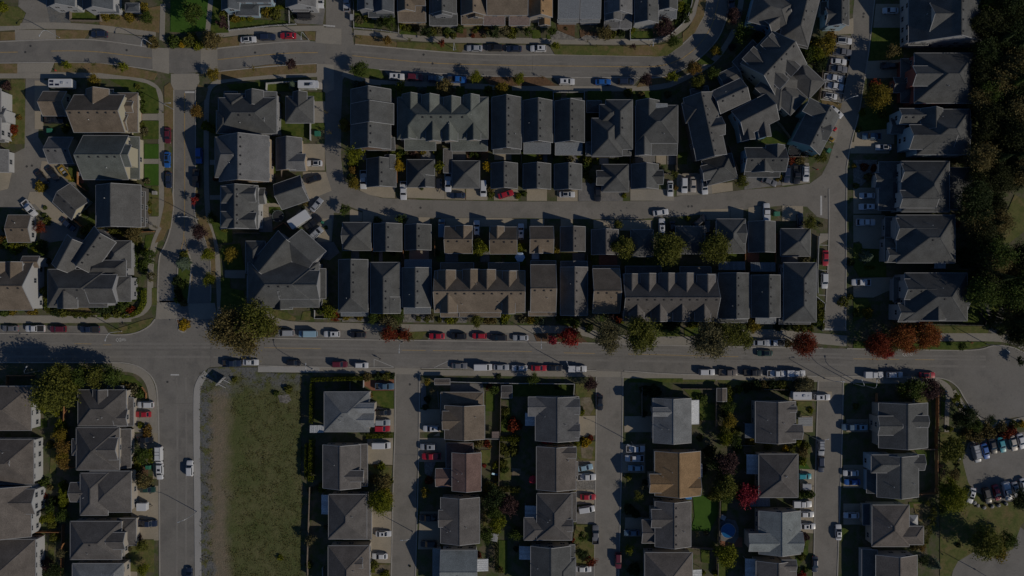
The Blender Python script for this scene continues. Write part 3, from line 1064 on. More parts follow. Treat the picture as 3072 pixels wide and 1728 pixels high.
def car_proto(kind):
    L_, Wd, hood, belt, roof, (rb, rt, ft, fb), trunkz = CARSPEC[kind]
    hw = Wd / 2
    root = {}
    mb = MB()
    xs = [-.5, -.485, -.44, -.36, -.12, .14, .34, .43, .485, .5]
    ring = []
    for x in xs:
        w = hw * (.80 if abs(x) > .495 else .90 if abs(x) > .47 else .97 if abs(x) > .40 else 1.0)
        zt = hood * (.84 if x > .47 else .93 if x > .40 else 1.0) if x > 0 else trunkz * (.88 if x < -.48 else .97 if x < -.42 else 1.0)
        if fb - .03 > x > 0: zt = belt
        zb = .32 if abs(x) > .47 else .22
        if kind == 'pickup' and x < -.12:
            zt = .72
        ring.append([(x * L_, y * w, z) for y, z in ((-1, zb), (-1.0, .55), (-.985, zt - .14), (-.88, zt - .02), (-.45, zt + .02), (0, zt + .03), (.45, zt + .02), (.88, zt - .02), (.985, zt - .14), (1.0, .55), (1, zb))])
    m = len(ring[0])
    vs = [v for r_ in ring for v in r_]
    fs = []
    for i in range(len(xs) - 1):
        for k in range(m):
            k2 = (k + 1) % m
            fs.append((i * m + k, i * m + k2, (i + 1) * m + k2, (i + 1) * m + k))
    fs += [tuple(reversed(range(m))), tuple((len(xs) - 1) * m + k for k in range(m))]
    mb.add(vs, fs)
    # cabin
    bw, tw = hw * .93, hw * (.74 if kind in ('sedan', 'hatch') else .80 if kind != 'van' else .88)
    zb = belt - .06
    def cab(zlo, zhi, grow=0):
        return [(rb * L_, -bw, zlo), (fb * L_, -bw, zlo), (fb * L_, bw, zlo), (rb * L_, bw, zlo),
                (rt * L_, -tw, zhi), (ft * L_, -tw, zhi), (ft * L_, tw, zhi), (rt * L_, tw, zhi)]
    c = cab(zb, roof - .05)
    rx0, rx1 = rt * L_ + .12, ft * L_ - .14
    tv = [(rx0, -tw + .16, roof), (rx1, -tw + .16, roof), (rx1, tw - .16, roof), (rx0, tw - .16, roof)]
    mb.add(c + tv, [(0, 1, 5, 4), (1, 2, 6, 5), (2, 3, 7, 6), (3, 0, 4, 7), (4, 5, 9, 8), (5, 6, 10, 9), (6, 7, 11, 10), (7, 4, 8, 11), (8, 9, 10, 11)])
    body = mb.mesh('body', PM['white'])
    cv = [Vector(v) for v in c]
    def panel(q, lo, hi, side, out=.022):
        """Glass quad on cabin face q=(bl,br,tr,tl): inset by fractions, pushed outwards."""
        bl, br, tr, tl = [cv[i] for i in q]
        def pt(u, v_):
            return (bl.lerp(br, u)).lerp(tl.lerp(tr, u), v_)
        n = (br - bl).cross(tl - bl).normalized()
        P = [pt(side, lo), pt(1 - side, lo), pt(1 - side, hi), pt(side, hi)]
        o = [p + n * out for p in P]
        i_ = [p - n * .03 for p in P]
        return MB().add(o + i_, [(0, 1, 2, 3), (0, 4, 5, 1), (1, 5, 6, 2), (2, 6, 7, 3), (3, 7, 4, 0)])
    parts = [('body', body, None, (0, 0, 0), True)]
    parts.append(('windshield', panel((1, 2, 6, 5), .10, .95, .05).mesh('windshield', M['carglass']), None, (0, 0, 0), False))
    parts.append(('rear_window', panel((3, 0, 4, 7), .18, .92, .07).mesh('rear_window', M['carglass']), None, (0, 0, 0), False))
    if kind != 'van':
        parts.append(('side_window', panel((0, 1, 5, 4), .16, .90, .10).mesh('side_window', M['carglass']), None, (0, 0, 0), False))
        parts.append(('side_window', panel((2, 3, 7, 6), .16, .90, .10).mesh('side_window', M['carglass']), None, (0, 0, 0), False))
    wl = MB().lathe([(.20, -.11), (.32, -.11), (.33, -.07), (.33, .07), (.32, .11), (.20, .11)], 12)
    wm = mesh('wheel', [(x, z, y) for x, y, z in wl.v], wl.f, M['tyre'])
    for sx in (-.31, .31):
        for sy in (-1, 1):
            parts.append(('wheel', wm, None, (sx * L_, sy * (hw - .10), .33), False))
    hl = MB().box(-.10, -.2, -.07, .06, .2, .07).mesh('headlight', M['lamp'])
    tl = MB().box(-.05, -.17, -.08, .08, .17, .08).mesh('tail_light', M['taillamp'])
    mi = MB().box(-.07, -.09, -.06, .07, .09, .07).mesh('mirror', PM['black'])
    for sy in (-1, 1):
        parts.append(('headlight', hl, None, (.478 * L_, sy * hw * .66, hood * .74), False))
        parts.append(('tail_light', tl, None, (-.493 * L_, sy * hw * .70, (trunkz if kind != 'pickup' else 1.0) * .76), False))
        parts.append(('mirror', mi, None, (fb * L_ * .80, sy * (hw + .08), belt + .02), False))
    if kind == 'pickup':
        bed = MB()
        x0, x1 = -.495 * L_, -.125 * L_
        bed.box(x0, -hw, .5, x1, -hw + .13, 1.12); bed.box(x0, hw - .13, .5, x1, hw, 1.12)
        bed.box(x0 - .02, -hw + .02, .5, x0 + .09, hw - .02, 1.12); bed.box(x1 - .08, -hw + .13, .5, x1, hw - .13, 1.11)
        parts.append(('cargo_bed', bed.mesh('cargo_bed', PM['white']), None, (0, 0, 0), True))
        parts.append(('bed_liner', MB().box(x0 + .1, -hw + .14, .70, x1 - .09, hw - .14, .78).mesh('bed_liner', M['liner']), None, (0, 0, 0), False))
    root = {'parts': parts, 'L': L_, 'roof': roof, 'tw': tw, 'rt': rt, 'ft': ft}
    rx = (rt * L_ + ft * L_) / 2
    root['sun'] = MB().box(-.32, -tw * .55, -.02, .32, tw * .55, .02).mesh('sunroof', M['carglass']), (rx + .25, 0, roof + .012)
    root['glassroof'] = MB().box(rt * L_ + .14 - rx, -tw + .2, -.02, ft * L_ - .16 - rx, tw - .2, .02).mesh('glass_roof', M['carglass']), (rx, 0, roof + .012)
    rk = MB()
    for sy in (-1, 1):
        rk.bar((rt * L_ + .25 - rx, sy * tw * .85, .05), (ft * L_ - .25 - rx, sy * tw * .85, .05), .05)
    for q in (-.5, .4):
        rk.bar((q, -tw * .85, .08), (q, tw * .85, .08), .05)
    root['rack'] = rk.mesh('roof_rack', M['black']), (rx, 0, roof + .02)
    if kind == 'pickup':
        root['cover'] = MB().box(-.49 * L_, -hw + .1, 1.10, -.14 * L_, hw - .1, 1.16).mesh('bed_cover', M['liner']), (0, 0, 0)
        root['cap'] = MB().box(-.49 * L_, -hw + .06, 1.1, -.125 * L_, hw - .06, 1.72).mesh('bed_cap', PM['white']), (0, 0, 0)
    return root
PROTO = {k: car_proto(k) for k in CARSPEC}
KINDW = {'sedan': 'sedan', 'hatch': 'hatchback', 'suv': 'SUV', 'minivan': 'minivan', 'van': 'van', 'pickup': 'pickup truck'}
COLW = {'steelblue': 'steel blue', 'paleblue': 'pale blue'}
def car(t, x, y, kind, colour, head=0, extra='', scale=1.0, state='parked'):
    """head: degrees, 0 = nose to the right of the picture, 90 = nose to the bottom."""
    p = W(t, x, y, .6)
    P = PROTO[kind]
    nm = {'pickup': 'pickup_truck', 'van': 'van'}.get(kind, 'car')
    root = empty(nm, (p.x, p.y, .085), -R(head))
    root.scale = (scale, scale, scale)
    for name, me, _, loc, painted in P['parts']:
        o = link(name, me, root, PM[colour] if painted else None)
        o.location = loc
    for e in extra.split():
        me, loc = P[e]
        o = link({'sun': 'sunroof', 'glassroof': 'glass_roof', 'rack': 'roof_rack', 'cover': 'bed_cover', 'cap': 'bed_cap'}[e], me, root, PM[colour] if e == 'cap' else None)
        o.location = loc
    ex = ' with roof rack' if 'rack' in extra else ' with dark glass roof' if 'glassroof' in extra else ' with sunroof' if 'sun' in extra else ' with covered bed' if 'cover' in extra else ' with canopy' if 'cap' in extra else ''
    reg(root, f'{COLW.get(colour, colour)} {KINDW[kind]}{ex}', place_of(root.location), 'car' if nm == 'car' else 'van' if nm == 'van' else 'truck')
    return root
def cars(t, s):
    """'x,y,kind,colour,head[,extra]; ...'"""
    kd = {'s': 'sedan', 'h': 'hatch', 'u': 'suv', 'm': 'minivan', 'v': 'van', 'p': 'pickup'}
    for it in s.split(';'):
        it = it.strip()
        if it:
            q = [w.strip() for w in it.split(',')]
            car(t, float(q[0]), float(q[1]), kd[q[2]], q[3], float(q[4]), q[5] if len(q) > 5 else '')
def rounded_box(L_, Wd, z0, z1, r=.25, n=3):
    """Box with rounded vertical edges and a slightly crowned roof."""
    pts = []
    for cx, cy, a0 in ((L_ / 2 - r, Wd / 2 - r, 0), (-L_ / 2 + r, Wd / 2 - r, 90), (-L_ / 2 + r, -Wd / 2 + r, 180), (L_ / 2 - r, -Wd / 2 + r, 270)):
        for i in range(n + 1):
            a = R(a0 + 90 * i / n)
            pts.append((cx + r * math.cos(a), cy + r * math.sin(a)))
    mb = MB()
    k = len(pts)
    rings = [(1, z0), (1, z1 - .10), (.985, z1 - .02), (.94, z1)]
    vs = [(x * s, y * s, z) for s, z in rings for x, y in pts]
    fs = [(i * k + j, i * k + (j + 1) % k, (i + 1) * k + (j + 1) % k, (i + 1) * k + j) for i in range(3) for j in range(k)]
    fs += [tuple(reversed(range(k))), tuple(3 * k + j for j in range(k))]
    return mb.add(vs, fs)
WHEEL = None
def wheels(root, spots, r=.33):
    global WHEEL
    if WHEEL is None:
        wl = MB().lathe([(.20, -.11), (.32, -.11), (.33, 0), (.32, .11), (.20, .11)], 12)
        WHEEL = mesh('wheel', [(x, z, y) for x, y, z in wl.v], wl.f, M['tyre'])
    for x, y in spots:
        o = link('wheel', WHEEL, root); o.location = (x, y, r)
def trailer(t, x, y, L_, Wd, head, label, solar=False, h=2.9, name='travel_trailer', cat='trailer', mat=None, roofbits=True):
    p = W(t, x, y, h * .6)
    root = empty(name, (p.x, p.y, .08), -R(head))
    rounded_box(L_, Wd, .45, h).build('body', mat or PM['white'], root)
    wheels(root, [(-.5, -Wd / 2 + .1), (-.5, Wd / 2 - .1), (.35, -Wd / 2 + .1), (.35, Wd / 2 - .1)])
    MB().bar((L_ / 2 - .1, -.5, .45), (L_ / 2 + 1.1, 0, .45), .1).bar((L_ / 2 - .1, .5, .45), (L_ / 2 + 1.1, 0, .45), .1).build('hitch', M['black'], root)
    for sy in (-1, 1):
        for wx in (-.25, .2):
            MB().box(wx * L_ - .4, sy * (Wd / 2) - .02, 1.4, wx * L_ + .4, sy * (Wd / 2) + .02, 2.0).build('window', M['glass'], root)
    if roofbits:
        rounded_box(.8, .7, h - .02, h + .25, .12).build('air_conditioner', M['steel'], root).location = (.1 * L_, 0, 0)
        for q in (-.3, .33):
            MB().box(q * L_ - .2, -.2, h - .01, q * L_ + .2, .2, h + .08).build('roof_hatch', M['steel'], root)
    if solar:
        for sx, sy in ((-.36, .55), (-.36, -.5), (-.12, -.5)):
            MB().box(sx * L_ - .6, sy - .28, h + .02, sx * L_ + .6, sy + .28, h + .06).build('solar_panel', M['solar'], root)
    root['label'] = label; root['category'] = cat
    return root
def motorhome(t, x, y, head, label):
    p = W(t, x, y, 1.8)
    root = empty('motorhome', (p.x, p.y, .08), -R(head))
    rounded_box(5.2, 2.35, .5, 3.0).build('body', PM['white'], root).location = (-.7, 0, 0)
    rounded_box(1.3, 2.2, 1.9, 2.95, .4).build('overcab', PM['white'], root).location = (2.2, 0, 0)
    rounded_box(1.9, 2.0, .5, 1.35, .35).build('cab', PM['beige'], root).location = (2.5, 0, 0)
    MB().add([(2.75, -.85, 1.3), (2.75, .85, 1.3), (2.35, .8, 1.92), (2.35, -.8, 1.92)], [(0, 1, 2, 3)]).build('windshield', M['carglass'], root)
    wheels(root, [(-2.2, -1.0), (-2.2, 1.0), (2.3, -.95), (2.3, .95)])
    MB().box(-1.3, -.45, 2.99, .2, .45, 3.06).build('skylight', M['glass'], root)
    rounded_box(.8, .7, 2.98, 3.25, .12).build('air_conditioner', M['steel'], root).location = (.9, 0, 0)
    for sy in (-1, 1):
        MB().box(-1.6, sy * 1.17 - .02, 1.5, -.4, sy * 1.17 + .02, 2.1).build('window', M['glass'], root)
    root['label'] = label; root['category'] = 'motorhome'

# ---------------------------------------------------------------- street furniture and garden things
LAMPP = {}
def street_lamp(t, x, y, arm=90, h=7.8, al=2.0):
    """arm: degrees cw from the right of the picture, the way the arm reaches out."""
    p = W(t, x, y)
    root = empty('street_lamp', (p.x, p.y, 0), -R(arm))
    k = (h, al)
    if k not in LAMPP:
        LAMPP[k] = (MB().tube([(0, 0, .3), (0, 0, h * .8), (.12 * al, 0, h * .95), (.45 * al, 0, h * 1.02), (al, 0, h * 1.04)], [.11, .085, .07, .06, .05], 8).mesh('pole', M['steel'], True),
                    MB().add([(al - .1, -.11, h * 1.04), (al + .65, -.17, h * 1.03), (al + .65, .17, h * 1.03), (al - .1, .11, h * 1.04), (al, -.08, h * 1.04 + .13), (al + .55, -.1, h * 1.04 + .12), (al + .55, .1, h * 1.04 + .12), (al, .08, h * 1.04 + .13)],
                             [(0, 3, 2, 1), (4, 5, 6, 7), (0, 1, 5, 4), (1, 2, 6, 5), (2, 3, 7, 6), (3, 0, 4, 7)]).mesh('lamp_head', M['steel']),
                    MB().lathe([(.2, 0), (.2, .25), (.14, .4)], 8).mesh('base', M['stone']))
    pm, hm, bm = LAMPP[k]
    link('pole', pm, root); link('lamp_head', hm, root); link('base', bm, root)
    reg(root, 'galvanised street lamp', place_of(root.location), 'street lamp', 'street lamps along the roads')
def patio_cover(t, x0, y0, x1, y1, h=2.7, low='W', mat='wmetal', label=None, ribs=True, wood=False):
    """Lean-to cover of ribbed sheets on posts."""
    a, b = W(t, x0, y0, h), W(t, x1, y1, h)
    cx, cy = (a.x + b.x) / 2, (a.y + b.y) / 2
    hx, hy = abs(b.x - a.x) / 2, abs(b.y - a.y) / 2
    root = empty('patio_cover', (cx, cy, 0))
    d = {'W': (-1, 0), 'E': (1, 0), 'N': (0, 1), 'S': (0, -1)}[low]
    def z(x, y):
        return h - .12 * (x * d[0] + y * d[1]) + .0
    n = max(2, round((hy if d[0] else hx) * 2 / .62))
    sh = None
    for i in range(n):
        mb = MB()
        if d[0]:
            y_0, y_1 = -hy + 2 * hy * i / n, -hy + 2 * hy * (i + .86) / n
            P = [(-hx, y_0), (hx, y_0), (hx, y_1), (-hx, y_1)]
        else:
            x_0, x_1 = -hx + 2 * hx * i / n, -hx + 2 * hx * (i + .86) / n
            P = [(x_0, -hy), (x_1, -hy), (x_1, hy), (x_0, hy)]
        mb.add([(px, py, z(px, py)) for px, py in P] + [(px, py, z(px, py) - .07) for px, py in P], [(0, 1, 2, 3), (7, 6, 5, 4), (0, 4, 5, 1), (1, 5, 6, 2), (2, 6, 7, 3), (3, 7, 4, 0)])
        mb.build('roof_sheet', ROOFM[mat], root)
    P = [(-hx, -hy), (hx, -hy), (hx, hy), (-hx, hy)]
    MB().add([(px * .99, py * .99, z(px, py) - .055) for px, py in P] + [(px * .99, py * .99, z(px, py) - .11) for px, py in P], [(0, 1, 2, 3), (7, 6, 5, 4), (0, 4, 5, 1), (1, 5, 6, 2), (2, 6, 7, 3), (3, 7, 4, 0)]).build('deck_sheet', ROOFM[mat], root)
    for sx in (-1, 1):
        for sy in (-1, 1):
            px, py = sx * (hx - .1), sy * (hy - .1)
            MB().box(px - .05, py - .05, 0, px + .05, py + .05, z(px, py) - .1).build('post', M['trim'], root)
    reg(root, label or {'wmetal': 'white ribbed patio cover', 'metal': 'grey ribbed patio cover', 'bmetal': 'brown ribbed patio cover'}[mat], place_of(root.location), 'patio cover')
def umbrella(t, x, y, r, mat, label, n=6):
    p = W(t, x, y, 2.4)
    rad = r * unit(t)
    root = empty('patio_umbrella', (p.x, p.y, 0))
    vs = [(0, 0, 2.75)] + [(rad * math.cos(2 * math.pi * k / n), rad * math.sin(2 * math.pi * k / n), 2.2) for k in range(n)]
    vs += [(v[0], v[1], v[2] - .04) for v in vs]
    m = n + 1
    fs = [(0, k + 1, (k + 1) % n + 1) for k in range(n)] + [(m, m + (k + 1) % n + 1, m + k + 1) for k in range(n)] + [(k + 1, m + k + 1, m + (k + 1) % n + 1, (k + 1) % n + 1) for k in range(n)]
    MB().add(vs, fs).build('canopy', M[mat], root)
    MB().tube([(0, 0, 0), (0, 0, 2.8)], [.04, .03], 6).build('pole', M['steel'], root)
    MB().lathe([(.35, 0), (.35, .08), (.1, .12)], 10).build('base', M['black'], root)
    root['label'] = label; root['category'] = 'umbrella'
def trampoline(t, x, y, r, label):
    p = W(t, x, y, .9); rad = r * unit(t)
    root = empty('trampoline', (p.x, p.y, 0))
    MB().lathe([(rad * .9, .84), (rad * .9, .88)], 20).build('mat', M['mat'], root)
    pts = [(rad * math.cos(2 * math.pi * k / 20), rad * math.sin(2 * math.pi * k / 20), .9) for k in range(21)]
    MB().tube(pts, [.09] * 21, 6).build('rim', plain('trampoline_pad', (.08, .10, .10), .6), root)
    for k in range(6):
        a = 2 * math.pi * k / 6
        MB().tube([(rad * math.cos(a), rad * math.sin(a), 0), (rad * math.cos(a), rad * math.sin(a), 2.6)], [.03, .03], 5).build('leg', M['steel'], root)
    root['label'] = label; root['category'] = 'trampoline'
def box_thing(name, t, x, y, w, d, h, mat, head, label, cat, lid=None):
    p = W(t, x, y, h)
    root = empty(name, (p.x, p.y, .1), -R(head))
    rounded_box(w, d, 0, h * .82, .06).build('body', M[mat], root)
    rounded_box(w * 1.06, d * 1.06, h * .8, h, .06).build('lid', M[lid or mat], root)
    root['label'] = label; root['category'] = cat
def shed(t, x0, y0, x1, y1, roof, wall, typ='gx', e=2.3, p=18, head=0):
    house(t, roof, wall, [((typ), x0, y0, x1, y1, e, p)], name='garden_shed', vents=False, windows=False, pipes=0, trim='greytrim', cat='shed')
# ---------------------------------------------------------------- the ground
g = link('ground', mesh('ground', [(-1500, -1500, 0), (1500, -1500, 0), (1500, 1500, 0), (-1500, 1500, 0)], [(0, 1, 2, 3)], M['ground']))
g['kind'] = 'structure'
def road(mat, s, name='road'):
    PCOUNT[0] += 1
    P = [W('F', x, y) for x, y in pts_of(s)]
    return prism(name, P, ZL['road'] + .003 * (PCOUNT[0] % 8), M[mat])
UP = road('asphalt', '-10,105 125,100 212,98 275,104 382,120 505,122 547,122 602,116 704,106 779,103 858,110 893,112 1008,122 1158,135 1288,139 1395,137 1580,141 1658,142 1688,132 1717,112 1740,90 1762,57 1775,30 1778,-10 1834,-10 1832,30 1825,55 1810,92 1790,118 1770,138 1742,160 1717,176 1663,196 1608,196 1288,193 1188,190 963,176 921,172 858,163 797,160 700,165 547,180 429,184 384,176 325,167 250,159 137,157 -10,159')
SIDE = road('asphalt', '437,183 492,183 492,472 488,550 517,602 532,657 530,770 397,770 397,724 400,642 412,625 429,580 438,517 435,487 439,472')
MAIN = road('asphalt', '-10,838 270,840 288,843 337,841 375,823 390,803 398,768 534,768 540,810 560,832 600,848 679,851 858,854 1288,859 1430,861 1495,863 1717,870 2142,877 2421,882 2470,879 2496,869 2529,869 2561,878 2590,897 2590,1049 2556,1049 2511,1059 2469,1057 2446,1032 2424,1000 2411,974 2384,954 2351,949 2146,947 1717,943 1500,932 1288,930 858,924 649,920 554,922 527,924 517,932 494,964 487,1000 491,1460 402,1460 400,1087 397,1000 392,962 370,932 330,913 270,912 -10,912')
LANE = road('lane', '820,-10 884,-10 884,60 890,112 872,116 872,160 884,172 862,200 858,300 858,400 866,455 908,482 958,498 1058,503 1288,507 1638,506 1717,492 1792,488 1867,478 1980,470 2037,462 2067,440 2085,405 2092,380 2102,350 2117,250 2140,95 2150,-10 2201,-10 2186,125 2174,200 2161,287 2140,360 2130,420 2129,560 2128,700 2127,832 2072,832 2078,760 2086,600 2085,552 2055,545 2030,520 1967,517 1842,531 1717,544 1588,552 1438,551 1288,548 1020,548 946,541 896,526 858,511 835,484 822,452 817,372 817,165 820,100', 'back_lane')
L1 = road('lane', '994,920 1056,920 1055,1086 1048,1200 1045,1460 984,1460 990,1180 994,1086')
L2 = road('lane', '1500,928 1568,930 1566,1086 1562,1180 1556,1460 1494,1460 1500,1086')
L3 = road('lane', '2058,942 2121,943 2119,1086 2114,1200 2106,1460 2046,1460 2052,1150')
LOT = road('asphalt', '2419,1165 2436,1115 2460,1098 2590,1085 2590,1260 2545,1262 2500,1258 2440,1230 2432,1200', 'car_park')
CUL = road('asphalt', '2393,1455 2400,1425 2412,1408 2446,1390 2500,1398 2525,1385 2545,1355 2566,1325 2590,1345 2590,1460')
COURT = road('lane', '65,196 112,196 100,260 96,345 112,370 125,400 200,408 193,440 190,470 125,520 150,545 200,570 190,600 125,610 100,600 110,530 60,525 -10,520 -10,410 62,372', 'alley')
# parking bays off the kerb line
for s in ['222,98 232,81 268,81 370,93 384,118 275,104', '600,116 606,92 680,80 745,80 765,103 704,106', '1158,135 1165,113 1380,114 1398,137 1288,139',
          '965,176 985,200 1155,214 1180,190', '1390,193 1410,218 1590,220 1612,195',
          '-10,838 -10,818 262,820 275,840', '690,851 700,828 950,832 960,855', '1075,856 1085,834 1340,838 1362,860', '1890,872 1900,852 1985,857 1995,874']:
    patch('parking_bay', 'asphalt', 'F', s)
# upper right perpendicular bays and drives
patch('parking_bay', 'lane', '40', '1530,350 1700,360 1690,560 1600,1030 1400,1010 1440,700')
# raised concrete crossings
for s in ['382,119 425,122 425,186 384,177', '505,122 547,121 547,181 505,186', '430,186 500,186 502,206 492,226 437,226 430,210', '395,757 445,757 445,802 392,803', '472,764 540,762 548,800 478,806']:
    patch('crossing', 'concrete', 'F', s, lv='mark')
for s in ['992,925 1058,927 1058,942 992,941', '1500,933 1570,935 1570,949 1500,948', '2056,948 2123,948 2123,960 2056,960']:
    patch('crossing', 'concrete', 'F', s, lv='mark')
# new dark strip where the road was cut
patch('road_patch', 'seam', '12', '398,480 430,480 432,735 400,800', lv='mark')

def kerb(s, t='F', w=.32):
    ribbon('kerb', 'kerb', t, s, w, .15)
for s in ['-10,105 125,100 212,98 275,104 382,120', '547,122 602,116 704,106 779,103', '893,112 1008,122 1158,135 1288,139 1395,137 1580,141 1658,142 1688,132 1717,112 1740,90 1762,57 1775,30 1778,-10',
          '-10,159 137,157 250,159 325,167 384,176', '547,180 700,165 797,160', '921,172 963,176 1188,190 1288,193 1608,196 1663,196 1717,176 1742,160 1770,138 1790,118 1810,92 1825,55 1832,30 1834,-10',
          '437,226 437,472 435,487 438,517 429,580 412,625 400,642 397,724 397,757', '492,226 492,472 488,550 517,602 532,657 530,757',
          '-10,838 270,840 288,843 337,841 375,823 390,803', '590,846 679,851 858,854 1288,859 1495,863 1717,870 2070,876', '2130,877 2421,882 2470,879 2496,869 2529,869 2561,878 2590,897',
          '-10,912 270,912 330,913 370,932 392,962 397,1000 400,1087 402,1460', '649,920 858,924 990,925', '1060,926 1288,930 1500,932', '1570,933 1717,943 2055,946', '2122,946 2351,949 2384,954 2411,974 2424,1000 2446,1032 2469,1057',
          '2058,957 2052,1150 2046,1460', '2121,957 2119,1086 2106,1460', '1500,947 1500,1086 1494,1460', '1567,947 1566,1086 1556,1460', '994,941 994,1086 990,1180 984,1460', '1056,941 1055,1086 1045,1460',
          '2085,475 2086,600 2078,760', '2130,420 2129,560 2127,832', '2201,-10 2186,125 2174,200 2161,287 2140,360 2130,420']:
    kerb(s)
# planted island in the street mouth and the flower triangle
patch('traffic_island', 'kerb', 'F', '449,640 455,630 466,628 478,640 484,665 482,700 474,768 446,768 444,700', lv='lawn')
patch('traffic_island', 'lawn', 'F', '452,642 457,634 465,632 475,642 480,665 478,700 471,764 449,764 448,700', lv='bed')
patch('flower_bed', 'kerb', '12', '55,312 185,315 185,340 150,445 120,452 80,430', lv='lawn')
patch('flower_bed', 'mulch', '12', '64,320 175,322 145,438 90,425', lv='bed')
# ---- walks
for s, w, mt in [('-10,71 50,66 130,64 220,68 300,76 392,84', 1.9, 'concrete'), ('545,88 650,77 750,72 815,71', 1.6, 'concrete'),
              ('890,82 960,88 1060,98 1160,101 1288,102 1400,104 1600,106 1650,104 1690,88 1722,66 1745,38 1760,-10', 1.7, 'concrete'),
              ('-10,190 120,190 190,188 280,191 360,203 398,222 406,260 406,520 404,575 388,610 379,662 378,730 376,770 345,796 240,803 -10,803', 1.7, 'concrete'),
              ('-10,803 240,803 330,800', 2.3, 'concrete'),
              ('810,187 720,189 620,196 548,203 526,222 519,250 519,450 521,512 528,575 546,625 551,724 553,790', 1.5, 'concrete'),
              ('862,184 908,203 970,210 1158,215 1288,222 1500,224 1663,222 1717,200 1792,160 1837,100 1857,50 1866,-10', 1.6, 'concrete'),
              ('667,786 700,815 760,820 860,821 1000,825 1288,828 1420,829', 2.3, 'concrete'), ('1420,829 1480,835 1520,852 1640,857 1820,858', 2.6, 'concrete'),
              ('1860,845 1917,840 2042,850 2130,858', 3.2, 'concrete'), ('2350,848 2496,848 2540,852 2580,872', 2.4, 'concrete'),
              ('804,931 858,932 996,934', 1.6, 'concrete'), ('1054,937 1288,939 1502,941', 1.7, 'concrete'), ('1563,943 1717,950 2062,953', 1.8, 'concrete'), ('2116,954 2300,956 2352,958 2382,972 2393,1000', 2.2, 'concrete'),
              ('2384,985 2380,1100 2382,1200 2385,1460', 1.3, 'concrete'),
              ('649,929 804,930', 1.7, 'newconcrete'), ('520,938 508,950 497,975 495,1000 495,1086 497,1250 499,1460', 2.0, 'newconcrete'),
              ('282,922 345,928 375,955 386,1000 388,1090', 2.3, 'concrete'), ('2395,985 2412,1010 2432,1048 2460,1075', 2.2, 'concrete'), ('2460,1066 2520,1070 2580,1055', 2.0, 'concrete')]:
    ribbon('sidewalk', mt, 'F', s, w)
ribbon('footpath', 'paver', '52', '1390,450 1460,340 1540,120 1560,-60', 2.2)
ribbon('footpath', 'paver', '52', '1600,440 1760,370', 2.0)
patch('footpath', 'concrete', '10', '375,0 430,0 410,320 350,300')
patch('footpath', 'concrete', '00', '1615,40 1665,40 1655,420 1605,400')
